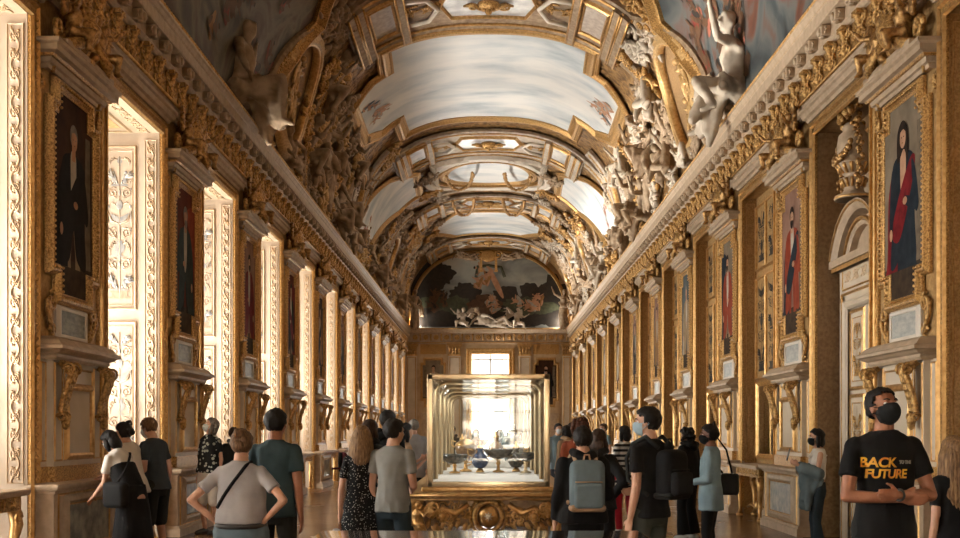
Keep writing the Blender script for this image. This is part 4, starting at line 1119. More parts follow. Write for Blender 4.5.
for k in range(-2, K1 + 1):
    c = YP + BAY * (k + .5)
    if c + OH > YB or k == 0: continue
    o = NICHE if nn == 0 else dup(NICHE, (0, 0, 0)); nn += 1; n_trim += 1
    o.name = 'trim_%d' % n_trim; o.location = (XW, c, 0); o.rotation_euler = (0, 0, -PI / 2)
    which = 'between the %s and %s right piers' % (ORD[k], ORD[k + 1]) if 0 <= k < K1 else ('just in front of the first right pier' if k == -1 else ('at the far end of the right wall' if k == K1 else 'behind the viewer on the right'))
    tag(o, 'gold niche with black painted panels and mirror %s' % which, 'wall niche', 'right wall niches', 'structure')
door = make_doorbay(); door.location = (XW, YP + BAY * .5, 0); door.rotation_euler = (0, 0, -PI / 2)
tag(door, 'cream and gold double door under an arched pediment in the right wall', 'door', kind='structure')

# urn on the pediment
urn = side_root('garlanded_urn', 1, YP + BAY * .5); urn.location.x = XW + .12; urn.location.z = 4.52
tag(urn, 'gilded stone urn with flowers standing on the arched door pediment', 'urn')
u = MB(); u.lathe([(0, 0), (.24, 0), (.24, .05), (.15, .08), (.12, .14), (.13, .20), (.17, .28), (.09, .30), (.14, .34), (.20, .42), (.23, .46), (.22, .48), (.20, .52), (.21, .70), (.19, .84), (.13, .90), (.15, .94), (.10, 1.0), (0, 1.0)], seg=20); u.build('vessel', STONE, urn)
u = MB(); 
for i in range(14):
    a = 2 * PI * i / 14; u.tube([(.125 * math.cos(a), .125 * math.sin(a), .16), (.172 * math.cos(a), .172 * math.sin(a), .27)], .02, 6); u.tube([(.14 * math.cos(a), .14 * math.sin(a), .345), (.225 * math.cos(a), .225 * math.sin(a), .46)], .024, 6)
u.lathe([(.235, .0), (.25, .02), (.235, .05)], seg=20); u.build('gadrooning', GOLD, urn)
u = MB(); rr = random.Random(5)
for i in range(60):
    t = i / 59; a = -PI * .95 + t * PI * 1.9; u.ell((math.sin(a * .5) * .25, -.18 - .06 * math.cos(a), .72 - .22 * math.cos(a * .52) + rr.uniform(-.03, .03)), rr.uniform(.025, .04), 6, 5)
for sx in (-1, 1):
    for i in range(30): t = i / 29; u.ell((sx * (.22 + .16 * math.sin(t * 2.4)) + rr.uniform(-.03, .03), -.05 + rr.uniform(-.04, .04), .95 - t * .85), rr.uniform(.022, .04), 6, 5)
u.build('garland', BRONZE, urn)
u = MB()
for i in range(46): 
    d = V(rr.uniform(-1, 1), rr.uniform(-.7, .4), rr.uniform(-.3, 1)).normalized(); u.ell(V(0, -.02, 1.08) + V(d.x * .22, d.y * .16, d.z * .20), rr.uniform(.03, .055), 7, 5)
for i in range(16): a = rr.uniform(-1.3, 1.3); leaf(u, .1 * math.sin(a), 1.1, PI / 2 - a, .26, .03, -.04)
u.build('flowers', GOLDR, urn)

# ------------------------------------------------------------------ console tables
def make_console(w=1.7, d=.42, h=.93, topm=STONE):
    root = empty('console_table')
    t = MB(); t.sweep([(0, h - .06), (.02, h - .06), (.035, h - .03), (.035, h - .01), (.02, h), (0, h)], [(-w / 2, 0), (-w / 2, -d), (w / 2, -d), (w / 2, 0)]); t.box(-w / 2, w / 2, -d, 0, h - .055, h); t.build('table_top', topm, root)
    a = MB(); a.box(-w / 2 + .04, w / 2 - .04, -d + .03, -.02, h - .2, h - .06); q = MB(); q.add_all(scroll_strip(w - .2, .10, .2), Matrix(((0, 0, 1, -w / 2 + .1), (0, 1, 0, -d + .028), (1, 0, 0, h - .13), (0, 0, 0, 1)))); a.add_all(q); a.build('apron', GOLDR, root)
    for sx in (-1, 1):
        for y in (-d + .08, -.08):
            l = MB(); pts = [(sx * (w / 2 - .09), y, h - .2), (sx * (w / 2 - .05), y - .01, h - .34), (sx * (w / 2 - .12), y, h * .42), (sx * (w / 2 - .16), y, .14), (sx * (w / 2 - .10), y, .03)]
            l.tube(pts, [.06, .065, .04, .032, .045], 10); l.tube(spiral(sx * (w / 2 - .10), h - .27, .075, .02, 0, 1.3, 14, y - .05), .018, 6); l.lathe([(0, 0), (.06, 0), (.065, .03), (.04, .06), (0, .065)], (sx * (w / 2 - .10), y, 0), 12)
            l.build('leg', GOLD, root)
    s = MB(); s.tube([(-w / 2 + .14, -d / 2, .16), (-w / 4, -d / 2, .22), (0, -d / 2, .17), (w / 4, -d / 2, .22), (w / 2 - .14, -d / 2, .16)], .022, 8); s.ell((0, -d / 2, .22), (.06, .05, .08), 10, 7); s.build('stretcher', GOLD, root)
    return root
CONS = make_console(); nc = 0
for side in (-1, 1):
    for k in range(-1, K1):
        if side > 0 and k == 0: continue
        y = YP + BAY * (k + .5); rz = PI / 2 if side < 0 else -PI / 2
        x = side * (XW + (.30 if side < 0 else .16))
        o = CONS if nc == 0 else dup(CONS, (0, 0, 0)); nc += 1
        o.location = (x, y, 0); o.rotation_euler = (0, 0, rz)
        w_ = ('left window' if side < 0 else 'right niche')
        wh = 'in front of the first %s pier' % SN[side] if k == -1 else 'past the %s %s pier' % (ORD[k], SN[side])
        tag(o, 'gilded console table in the %s %s' % (w_, wh), 'console table', 'console tables in the bays')
# ------------------------------------------------------------------ entablature along both walls
ENT = [(0, 6.02), (.05, 6.02), (.05, 6.09), (.08, 6.09), (.08, 6.15), (.11, 6.165), (.14, 6.20), (.14, 6.245), (.06, 6.26), (.05, 6.27), (.05, 6.66), (.08, 6.67), (.10, 6.71), (.12, 6.73), (.12, 6.89), (.25, 6.90), (.26, 6.92), (.26, 7.06), (.28, 7.08), (.30, 7.13), (.32, 7.15), (.32, 7.19), (.05, 7.24), (-.02, 7.26), (-.02, 6.02)]
n_corn = 0
CORN = {}
for side in (-1, 1):
    b = MB(); b.sweep(ENT[:-1], [(0, 0), (YB - Y0, 0)])
    root = empty('trim_%d' % (n_trim + 1), (side * XW, Y0, 0), PI / 2 if side < 0 else -PI / 2); n_trim += 1
    if side > 0: root.location.y = YB
    tag(root, 'deep gilded cornice running along the top of the %s wall' % SN[side], 'cornice', kind='structure')
    b.build('entablature', STONE, root)
    b = MB(); b.box(0, YB - Y0, -.055, -.045, 6.28, 6.65); b.build('frieze_ground', GOLDR, root)
    b = MB(); 
    for z, r, y in ((6.205, .022, -.15), (7.205, .028, -.30)):
        b.tube([(t, y, z) for t in (0, YB - Y0)], r, 8)
    b.build('gilt_rope', GOLD, root)
    b = MB()      # rope twist and egg moulding
    n = int((YB - Y0 - 15) / .11)
    for i in range(n):
        x = (15 + i * .11) if side < 0 else (YB - Y0 - 15 - i * .11)
        b.tube([(x - .03, -.305, 7.18), (x, -.33, 7.205), (x + .03, -.305, 7.235)], .014, 5)
    b.build('rope_twist', GOLD, root)
    # modillions and frieze consoles: one mesh, linked copies
    m = MB(); m.rbox(-.085, .085, -.25, -.11, 6.74, 6.885, .02); m.tube(spiral(-.088, 6.80, .05, .01, 0, 1.2, 10, -.2), .012, 5); m.tube(spiral(.088, 6.80, .05, .01, 0, 1.2, 10, -.2), .012, 5); m.ell((0, -.255, 6.80), (.055, .03, .055), 8, 6); m.ell((0, -.2, 6.735), (.06, .05, .02), 8, 5)
    mm = m.mesh('modillion', STONE)
    q = MB(); q.tube([(0, -.06, 6.28), (0, -.10, 6.34), (0, -.085, 6.46), (0, -.12, 6.58), (0, -.16, 6.65)], [.04, .055, .042, .052, .05], 8)
    q.box(-.085, .085, -.085, -.05, 6.29, 6.65); q.box(-.10, .10, -.17, -.05, 6.60, 6.655)
    for sx in (-1, 1):
        q.tube(spiral(sx * .11, 6.56, .075, .015, PI / 2, -1.2 * sx, 12, -.08), .02, 6); q.tube(spiral(sx * .10, 6.36, .06, .015, -PI / 2, 1.2 * sx, 12, -.08), .016, 6)
        for i in range(3): leaf(q, sx * .03, 6.32 + .1 * i, PI / 2 - sx * .8, .13, .03, -.09)
    rosette(q, .285, 6.46, .085, -.07)
    qm = q.mesh('frieze_ornament', GOLDR)
    for i in range(88):
        y = 11.2 + i * .573 - Y0
        if y + Y0 > YB - .2: break
        x = y if side < 0 else (YB - Y0 - y)
        put(bpy.data.objects.new('modillion', mm), root, (x, 0, 0)); put(bpy.data.objects.new('frieze_ornament', qm), root, (x, 0, 0))
    CORN[side] = root

# ------------------------------------------------------------------ vault
VA, VB_, VZ, VN = 4.62, 4.67, 7.25, 2.5
_t = np.linspace(0, PI / 2, 6001); _x = VA * np.sin(_t) ** (2 / VN); _z = VZ + VB_ * np.clip(np.cos(_t), 0, 1) ** (2 / VN)
_l = np.concatenate([[0], np.cumsum(np.hypot(np.diff(_x), np.diff(_z)))]); HL = float(_l[-1])
def vault(p, h, y):
    """(arc length from crown, -height into the room, Y) -> world ; h negative = towards the room"""
    s = abs(p); sg = 1 if p >= 0 else -1
    x = float(np.interp(s, _l, _x)); z = float(np.interp(s, _l, _z))
    z -= max(0, s - HL); e = .03; s0 = min(max(0, s - e), HL - .06); s1 = max(min(HL, s + e), .03)
    tx = float(np.interp(s1, _l, _x) - np.interp(s0, _l, _x)); tz = float(np.interp(s1, _l, _z) - np.interp(s0, _l, _z))
    l = math.hypot(tx, tz); nx, nz = tz / l, -tx / l     # inward normal (towards axis)
    if s < e: nx, nz = nx * s / e, -math.sqrt(max(0, 1 - (nx * s / e) ** 2))
    d = -h
    return (sg * (x + nx * d), y, z + nz * d)
vm = lambda x, y, z: vault(x, y, z)
def vbuild(mb, name, mats, parent=None):
    mb.map(vm); return mb.build(name, mats, parent)
def vframe(poly, prof, mats, name, parent, step=.25):
    b = MB(); b.mframe(resample(poly, step), prof, 0); return vbuild(b, name, mats, parent)
b = MB(); nu, L0, L1 = 72, Y0 - .3, YB + .3
us = [-HL + 2 * HL * i / nu for i in range(nu + 1)]; ys = [L0 + (L1 - L0) * j / 70 for j in range(71)]
b.add([(u, .06, y) for y in ys for u in us], [(j * (nu + 1) + i, j * (nu + 1) + i + 1, (j + 1) * (nu + 1) + i + 1, (j + 1) * (nu + 1) + i) for j in range(70) for i in range(nu)], 0, True)
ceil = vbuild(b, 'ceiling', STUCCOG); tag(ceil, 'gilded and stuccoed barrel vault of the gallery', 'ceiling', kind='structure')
# closed outer shell above the vault and between vault and walls
b = MB()
for sx in (-1, 1): b.add([(sx * 4.60, L0, 7.24), (sx * 4.60, L1, 7.24), (sx * 6.6, L1, 7.24), (sx * 6.6, L0, 7.24)], [(0, 1, 2, 3)])
b.add([(-6.6, L0, 12.4), (6.6, L0, 12.4), (6.6, L1, 12.4), (-6.6, L1, 12.4)], [(0, 1, 2, 3)])
for sx in (-1, 1): b.add([(sx * 6.6, L0, 0), (sx * 6.6, L1, 0), (sx * 6.6, L1, 12.4), (sx * 6.6, L0, 12.4)], [(0, 1, 2, 3)]) if False else None
tag(b.build('roof_shell', WALLM), 'closed roof over the vault', 'roof', kind='structure')
S_ = HL

# transverse ribs
LIGHTST = mat('white_stucco', (.44, .36, .27), .6, 0, c2=(.62, .54, .43), nscale=6, bump=.3, bscale=22, bdist=.012)
RIB = []
def rib(y0, y1, smax, rich, label):
    global n_trim
    n_trim += 1
    root = empty('trim_%d' % n_trim); tag(root, label, 'ceiling rib', kind='structure')
    p1 = smax * HL; w = y1 - y0; yc = (y0 + y1) / 2
    b = MB(); k = 36
    pr = [(y0, 0), (y0, .10), (y0 + .10, .16), (y0 + .22, .12), (y0 + .30, .07), (y1 - .30, .07), (y1 - .22, .12), (y1 - .10, .16), (y1, .10), (y1, 0)]
    vs = [(-p1 + 2 * p1 * i / k, -h, y) for i in range(k + 1) for y, h in pr]; K = len(pr)
    fs = [(i * K + j, i * K + j + 1, (i + 1) * K + j + 1, (i + 1) * K + j) for i in range(k) for j in range(K - 1)]
    fs += [tuple(range(K)), tuple(range(k * K, (k + 1) * K))]
    b.add(vs, fs); RM = STUCCO if rich and y0 < 30 else LIGHTST; vbuild(b, 'rib_slab', RM, root)
    b = MB()
    for y in (y0 + .10, y0 + .27, y1 - .27, y1 - .10): b.tube([(-p1 + 2 * p1 * i / k, -.15 if y in (y0 + .10, y1 - .10) else -.10, y) for i in range(k + 1)], .035, 6)
    vbuild(b, 'rib_fillet', GOLD, root)
    # flat panels of marble
    pm = []; 
    for sg in (-1, 1):
        pa = [(sg * .312 * HL, yc - w * .26), (sg * .385 * HL, yc - w * .26), (sg * .385 * HL, yc + w * .26), (sg * .312 * HL, yc + w * .26)]
        b = MB(); b.disc(resample(pa, .2), 4, 0, .085); vbuild(b, 'marble_panel', PINKM if rich else MARBLE, root)
        vframe(pa, [(0, .07), (0, .12), (.05, .15), (.09, .12), (.14, .13), (.18, .07)], GOLD, 'panel_frame', root)
        for s_ in (.285, .42, .455):
            b = MB(); b.box(sg * s_ * HL - .10, sg * s_ * HL + .10, -.24, -.05, y0 + .06, y1 - .06); b.v = [(x, y, z) for x, y, z in b.v]; vbuild(b, 'pilaster_strip', RM, root)
            b = MB(); b.tube([(sg * s_ * HL - .10, -.24, y0 + .06), (sg * s_ * HL - .10, -.24, y1 - .06)], .03, 6); b.tube([(sg * s_ * HL + .10, -.24, y0 + .06), (sg * s_ * HL + .10, -.24, y1 - .06)], .03, 6); vbuild(b, 'strip_fillet', GOLD, root)
        # curved tongue and scroll towards the middle
        b = MB(); b.tube([(sg * .27 * HL, -.14, y0 + w * .28), (sg * .20 * HL, -.17, y0 + w * .30), (sg * .165 * HL, -.18, yc), (sg * .20 * HL, -.17, y1 - w * .30), (sg * .27 * HL, -.14, y1 - w * .28)], .06, 8); vbuild(b, 'scroll_moulding', WHITE, root)
        b = MB(); b.add_all(acanthus_patch(1.0, .7, 3), Matrix.Translation((sg * .228 * HL, -.09, yc))); vbuild(b, 'scroll_relief', GOLDR, root)
    ca = [(-.15 * HL, yc), (-.12 * HL, y0 + w * .26), (.12 * HL, y0 + w * .26), (.15 * HL, yc), (.12 * HL, y1 - w * .26), (-.12 * HL, y1 - w * .26)]
    b = MB(); b.disc(resample(ca, .2), 4, 0, .085); vbuild(b, 'marble_cartouche', MARBLE, root)
    vframe(ca, [(0, .07), (0, .12), (.04, .16), (.08, .12), (.12, .07)], GOLD, 'cartouche_frame', root)
    m = MB(); m.ell((0, -.16, yc), (.30, .14, .24), 12, 8); m.ell((0, -.30, yc - .02), (.09, .10, .09), 9, 6)
    for sg in (-1, 1):
        m.ell((sg * .11, -.27, yc - .08), (.06, .06, .05), 8, 6); m.tube([(sg * .2, -.2, yc), (sg * .42, -.18, yc - .12), (sg * .6, -.14, yc + .05)], [.08, .06, .03], 8)
        m.tube(spiral(sg * .36, yc + .12, .15, .03, 0, 1.3 * sg, 14, -.16), .03, 6)
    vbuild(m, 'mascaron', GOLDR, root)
    return root
def acanthus_patch(w, h, seed, n=5):
    """spray of scrolls and leaves filling a w x h patch around the origin (x, -y out, z)"""
    rr = random.Random(seed); b = MB()
    for i in range(n):
        x = rr.uniform(-.38, .38) * w; z = rr.uniform(-.38, .38) * h; r = rr.uniform(.14, .24) * min(w, h)
        b.tube(spiral(x, z, r, r * .2, rr.uniform(0, 6.3), rr.choice((-1.3, 1.3, 1.6)), 16, -.03), [r * .17 + r * .06 * math.sin(q) for q in range(17)], 6)
        for q in range(5): a = rr.uniform(0, 6.3); leaf(b, x + r * math.cos(a), z + r * math.sin(a), a + .6, r * 1.15, r * .26, -.03)
        b.ell((x, -.05, z), r * .3, 7, 5)
    return b
rib(24.9, 28.2, .475, True, 'wide marbled ceiling rib nearest the viewer, before the big central sky painting')
rib(37.9, 41.0, .475, False, 'marbled ceiling rib just behind the big central sky painting')
rib(48.3, 51.0, .475, False, 'marbled ceiling rib between the oval and the far eight-sided painting')
rib(58.6, 61.3, .475, True, 'last marbled ceiling rib above the far end wall')
# crowns of the compartments on the flanks (broad curved gold bands going down to the cornice)
def flank_band(y, sg, label, s0=.475, s1=.985, w=.55, bend=0.0):
    global n_trim
    n_trim += 1; root = empty('trim_%d' % n_trim); tag(root, label, 'ceiling rib', 'curved bands on the vault flanks', 'structure')
    k = 20; pts = []
    for i in range(k + 1):
        t = i / k; pts.append((sg * (s0 + (s1 - s0) * t) * HL, y + bend * math.sin(t * PI * .5)))
    b = MB(); b.mframe(pts, [(-w / 2, 0), (-w / 2, .10), (-w * .4, .16), (-w * .3, .10), (w * .3, .10), (w * .4, .16), (w / 2, .10), (w / 2, 0)], 0, closed=False); vbuild(b, 'band', STUCCO if y < 29 else LIGHTST, root)
    b = MB()
    for i in range(1, k): x, z = pts[i]; rosette(b, x, z, w * .22, -.12)
    vbuild(b, 'band_ornament', GOLDR, root)
    return root
for sg in (-1, 1):
    for i, (y, bd) in enumerate(((27.6, -.6), (25.2, -3.0), (38.2, -.8), (36.9, .3), (47.6, -1.2), (50.6, .4), (54.6, -.4))):
        flank_band(y, sg, 'gilded curved band on the %s vault flank, %s from the front' % (SN[sg], ORD[i]), bend=bd)

# ------------------------------------------------------------------ ceiling paintings
def ceil_painting(label, poly, paint, fw=.34, fh=.22, dome=0.0, figs=None, name='ceiling_painting', smooth_poly=False, fmat=None, gw=None, group=None):
    root = empty(name); tag(root, label, 'ceiling painting', group)
    b = MB(); b.disc(resample(poly, .22), 9, 0, .03)
    if figs: figs(b)
    vbuild(b, 'canvas', paint if isinstance(paint, list) else [paint], root)
    vframe(poly, prof_gilt(fw, fh), fmat or GOLDF, 'frame', root, .22)
    vframe(poly, [(fw * .9, .05), (fw * .95, fh * .6), (fw * 1.05, fh * .7), (fw * 1.12, .04)], GOLD, 'outer_fillet', root, .22)
    return root
PAINTS = [mat('pigment_' + n, srgb(*c), .6, 0, c2=srgb(*d), nscale=6) for n, c, d in (('flesh', (176, 128, 96), (196, 152, 120)), ('rose', (150, 84, 66), (170, 104, 84)), ('red', (104, 34, 26), (132, 50, 36)), ('blue', (52, 72, 84), (84, 104, 112)), ('ochre', (140, 96, 48), (164, 122, 72)), ('dark', (30, 26, 22), (46, 38, 30)), ('pale', (190, 184, 170), (206, 200, 188)), ('umber', (78, 52, 32), (98, 68, 44)), ('green', (58, 62, 44), (78, 82, 60)), ('cloud', (150, 146, 134), (176, 172, 160)))]
def paint_figures(b, cx, cz, w, h, n, seed, idx, y=-.035, size=.5, rot=0.0):
    """painted groups: torso, limbs and swirling cloth as flat patches of pigment, idx = material slots"""
    rr = random.Random(seed); k = 0
    for i in range(n):
        x = cx + rr.uniform(-.5, .5) * w; z = cz + rr.uniform(-.5, .5) * h; s = size * rr.uniform(.7, 1.2); a = rr.uniform(-1, 1) + rot
        def bl(px, pz, rx, rz, ar, m, lv):
            ca, sa = math.cos(a), math.sin(a); X = x + (px * ca - pz * sa) * s; Z = z + (px * sa + pz * ca) * s
            b.disc(ring(X, Z, rx * s, rz * s, 10, 0, a + ar), 1, m, -y + .003 * lv)
        c = rr.choice(idx['cloth']); fl = idx['flesh']
        bl(.0, -.35, .42, .25, .5, c, 1 + i % 3); bl(.25, -.1, .16, .42, -.6, rr.choice(idx['cloth']), 2 + i % 3)
        bl(0, .1, .16, .28, .2, fl, 4 + i % 3); bl(.05, .48, .09, .12, 0, fl, 5 + i % 3); bl(.05, .55, .10, .07, 0, idx['hair'], 6 + i % 3)
        bl(.28, .26, .26, .055, .5, fl, 5 + i % 3); bl(-.25, .2, .24, .055, -.7, fl, 5 + i % 3); bl(-.15, -.45, .09, .34, .6, fl, 5 + i % 3); bl(.22, -.5, .085, .32, -.4, fl, 5 + i % 3)
BIG = [(-.345 * HL, 28.75), (.345 * HL, 28.75), (.355 * HL, 30.35), (.44 * HL, 30.35), (.53 * HL, 30.75), (.535 * HL, 33.6), (.47 * HL, 34.4), (.36 * HL, 34.4), (.355 * HL, 36.3), (-.355 * HL, 36.3), (-.36 * HL, 34.4), (-.47 * HL, 34.4), (-.535 * HL, 33.6), (-.53 * HL, 30.75), (-.44 * HL, 30.35), (-.355 * HL, 30.35)]
def bigfig(b):
    for sg in (-1, 1): paint_figures(b, sg * .47 * HL, 32.2, .6, 1.6, 4, 5 + sg, dict(cloth=[1, 2, 3], flesh=2, hair=3), size=.55)
ceil_painting('big central ceiling painting of pale clouds in a notched gold frame', BIG, [SKYP, PAINTS[3], PAINTS[0], PAINTS[9]], figs=bigfig, fw=.42, fh=.13)
OCT = [(-.2 * HL, 52.2), (.2 * HL, 52.2), (.335 * HL, 53.9), (.335 * HL, 55.4), (.22 * HL, 57.6), (-.22 * HL, 57.6), (-.335 * HL, 55.4), (-.335 * HL, 53.9)]
ceil_painting('far eight-sided ceiling painting of pale sky above the end wall', OCT, SKYP, fw=.30, fh=.09)
OV = ring(0, 44.3, 1.65, 1.75, 40)
ceil_painting('oval ceiling painting of pale sky at the crown with dark garlands', OV, SKYP, fw=.30, fh=.09)
ov2 = ring(0, 44.3, 2.35, 2.35, 44); n_trim += 1
r_ = empty('trim_%d' % n_trim); tag(r_, 'white stucco surround of the oval ceiling painting', 'ceiling moulding', kind='structure')
vframe(ov2, [(0, 0), (0, .12), (.10, .18), (.22, .12), (.30, .14), (.36, 0)], WHITE, 'surround', r_); vframe(ring(0, 44.3, 2.1, 2.05, 44), [(0, 0), (.03, .14), (.08, .14), (.12, 0)], GOLDR, 'inner_ring', r_)
sq = [(-.27 * HL, 42.0), (.27 * HL, 42.0), (.27 * HL, 46.9), (-.27 * HL, 46.9)]; vframe(sq, [(0, 0), (0, .10), (.08, .16), (.18, .10), (.25, 0)], LIGHTST, 'square_moulding', r_)
def garland(label, pts, parent=None):
    b = MB(); L = 0; P = []
    for i in range(len(pts) - 1):
        a, c = V(*pts[i]), V(*pts[i + 1]); n = max(1, int((c - a).length / .10))
        P += [a.lerp(c, t / n) for t in range(n)]
    rr = random.Random(int(pts[0][0] * 10) + 77)
    for p in P: b.ell((p.x + rr.uniform(-.02, .02), -.40 + rr.uniform(-.03, .03), p.y), .07, 6, 5); b.ell((p.x + rr.uniform(-.07, .07), -.40, p.y + rr.uniform(-.07, .07)), .045, 6, 4)
    o = vbuild(b, 'garland', BRONZE); tag(o, label, 'garland'); return o
for sg in (-1, 1):
    gp = [(sg * (.72 + .62 * math.cos(a)), 44.3 + 0 + (-1.1 if False else 0) - 1.75 + 1.5 * math.sin(a)) for a in [PI * i / 14 for i in range(15)]]
    garland('dark leaf garland looped over the %s end of the oval painting' % SN[sg], [(sg * (1.2 + .55 * math.cos(a)), 42.7 + 2.7 * math.sin(a)) for a in [PI * i / 14 for i in range(15)]])
    garland('dark leaf garland looped over the rib behind the oval, %s loop' % SN[sg], [(sg * (1.15 + .5 * math.cos(a)), 47.4 + 3.5 * math.sin(a)) for a in [PI * i / 14 for i in range(15)]])
for sg in (-1, 1):
    sp = [(-.40, 42.2), (-.412, 45.3), (-.535, 45.2), (-.825, 41.7), (-.83, 37.9), (-.766, 38.3), (-.535, 40.3)]
    poly = [(-sg * s * HL, y) for s, y in sp]
    ceil_painting('slanting pale blue sky painting low on the %s side of the vault' % SN[sg], poly, [SKYP, PAINTS[1], PAINTS[0], PAINTS[5]], fw=.30, fh=.12, figs=(lambda b, g=sg: paint_figures(b, g * .74 * HL, 40.2, 1.0, 1.2, 3, 31, dict(cloth=[1], flesh=2, hair=3), size=.4)))
    # large storm / dusk scene nearest to the viewer
    q = [(.50, 23.1), (.565, 23.8), (.69, 23.3), (.87, 21.9), (.985, 20.9), (.985, 13.2), (.87, 12.2), (.69, 10.8), (.565, 10.3), (.50, 11.0)]
    poly = [(sg * s * HL, y) for s, y in q]
    pal = [DAWN if sg > 0 else NIGHT, PAINTS[1], PAINTS[0], PAINTS[5], PAINTS[3], PAINTS[4], PAINTS[2], PAINTS[7]]
    def ff(b, g=sg):
        if g > 0: paint_figures(b, g * .72 * HL, 20.5, 2.6, 4.6, 26, 3, dict(cloth=[7, 3, 7, 6, 1], flesh=7, hair=3), size=.7, rot=.5)
        else: paint_figures(b, g * .70 * HL, 20.0, 2.8, 5.0, 20, 8, dict(cloth=[7, 3, 5, 6], flesh=7, hair=3), size=.6, rot=-.5)
    ceil_painting('large curved ceiling painting of a %s at the upper %s' % ('storm with red-robed figures' if sg > 0 else 'dark dusk scene', SN[sg]), poly, pal, fw=.40, fh=.26, figs=ff, fmat=GOLDR)

# oval relief medallions
def medallion(sg, s, y, ps, qy, label, rot=0.0, pale=False):
    root = empty('relief_medallion'); tag(root, label, 'medallion', 'oval medallions on the vault')
    P = ring(sg * s * HL, y, ps, qy, 36, 0, rot * sg)
    b = MB(); b.disc(P, 6, 0, -.02); vbuild(b, 'field', PINKM if pale else UMBER, root)
    b = MB(); rr = random.Random(int(y * 3) + (5 if sg > 0 else 0))
    for i in range(5):
        x0 = sg * s * HL + rr.uniform(-.45, .45) * ps; z0 = y + rr.uniform(-.5, .5) * qy
        b.ell((x0, -.02, z0), (.30, .05, .14), 9, 6); b.ell((x0 - sg * .32, -.04, z0 + .03), .085, 8, 6); b.tube([(x0, -.03, z0), (x0 + sg * .3, -.04, z0 + .15), (x0 + sg * .55, -.03, z0 + .1)], [.07, .05, .03], 6); b.tube([(x0 - sg * .1, -.03, z0), (x0 - sg * .2, -.05, z0 + .3)], [.05, .03], 6)
    vbuild(b, 'relief', PINKM if pale else OCHRE, root)
    b = MB(); b.mframe(P, [(-.02, 0), (0, .12), (.05, .2), (.12, .22), (.18, .14), (.24, .16), (.30, .08), (.33, 0)], 0, smooth=True); vbuild(b, 'frame', OCHRE if not pale else STUCCO, root)
    b = MB(); b.mframe(P, [(-.03, .05), (-.01, .17), (.03, .19), (.05, .1)], 0, smooth=True); vbuild(b, 'rim', GOLD, root)
    return root
for sg in (-1, 1):
    for i, (s, y, a, b2, r0) in enumerate(((.755, 24.7, 1.15, 1.25, .55), (.775, 35.6, .95, 1.15, .35), (.75, 47.9, .85, 1.3, .4), (.74, 53.6, .9, 1.1, .2), (.72, 57.5, .8, 1.0, .1))):
        medallion(sg, s, y, a, b2, 'oval gold-ringed relief medallion, %s from the front, %s side of the vault' % (ORD[i], SN[sg]), r0, pale=i > 0)

# ------------------------------------------------------------------ stucco figures on the cornice and flanks
nf = {-1: 0, 1: 0}
def vault_M(p, h, y, yaw=0.0, tilt=0.0, s=1.0):
    """frame standing on the vault flank: x axis along Y, -y axis into the room, z upwards"""
    o = V(*vault(p, -h, y)); sg = 1 if p > 0 else -1
    up = V(*vault(p - sg * .05, -h, y)) - V(*vault(p + sg * .05, -h, y)); up.normalize(); up = (up * (1 - tilt) + V(0, 0, 1) * tilt).normalized()
    ax = V(0, -sg, 0) if False else V(0, 1, 0); out = up.cross(ax); 
    if out.x * sg > 0: out = -out
    xx = out.cross(up) * -1; xx = (-out).cross(up) * 1.0
    yy = -out; xx = yy.cross(up)
    Rm = Matrix((xx, yy, up)).transposed().to_4x4()
    return Matrix.Translation(o) @ Rm @ Matrix.Rotation(yaw, 4, 'Z') @ Matrix.Scale(s, 4)
def stucco(kind, sg, s, y, h=.15, yaw=0.0, tilt=.5, sc=1.0, what='', extra=True, m=None):
    i = nf[sg]; nf[sg] += 1
    root = empty('stucco_figure'); root.matrix_world = vault_M(sg * s * HL, h, y, yaw, tilt, sc * .84)
    tag(root, what, 'sculpture', 'stucco figures on the vault')
    figure_obj('body', kind, m or (STUCCO if (i % 3 or sg < 0) else LIGHTST), root)  # only right-hand figures get paler stucco: the lit side is put into the colour
    return root
names = dict(standing='standing stucco figure', seated='seated stucco figure', reclining='reclining stucco figure', crouching='crouching stucco figure', putto='small winged stucco child')
spots = [('seated', .985, 19.9, .3, .95, 2.0), ('putto', .975, 21.0, -.5, .9, 1.7), ('putto', .93, 22.6, .4, .8, 1.3), ('crouching', .70, 27.3, .5, .4, 1.7), ('crouching', .93, 27.2, .3, .6, 1.6), ('seated', .84, 28.6, -.6, .4, 1.6), ('reclining', .965, 25.2, .0, .8, 1.25),
         ('crouching', .80, 30.3, -.4, .4, 1.6), ('standing', .95, 30.2, -.3, .5, 1.5), ('putto', .72, 29.4, .6, .3, 1.4), ('seated', .97, 31.6, .4, .8, 1.5), ('seated', .90, 33.2, .5, .45, 1.6), ('crouching', .73, 34.0, .2, .35, 1.5), ('seated', .965, 34.6, -.5, .8, 1.5),
         ('reclining', .955, 36.8, 0, .8, 1.4), ('putto', .68, 36.6, -.4, .3, 1.4), ('standing', .94, 46.4, .3, .5, 1.6), ('crouching', .92, 44.6, -.3, .5, 1.6), ('seated', .965, 42.4, .4, .8, 1.5), ('putto', .9, 40.0, .2, .6, 1.6),
         ('reclining', .92, 49.3, -.4, .6, 1.5), ('crouching', .75, 50.0, .5, .35, 1.6), ('seated', .96, 52.0, .3, .8, 1.6), ('standing', .92, 54.9, .2, .5, 1.6), ('reclining', .955, 57.6, 0, .8, 1.5), ('putto', .60, 47.8, .3, .3, 1.4)]
def ORD2(i): return ORD[i] if i < 14 else ['fifteenth', 'sixteenth', 'seventeenth', 'eighteenth', 'nineteenth', 'twentieth', 'twenty-first', 'twenty-second', 'twenty-third', 'twenty-fourth', 'twenty-fifth', 'twenty-sixth', 'twenty-seventh'][i - 14]
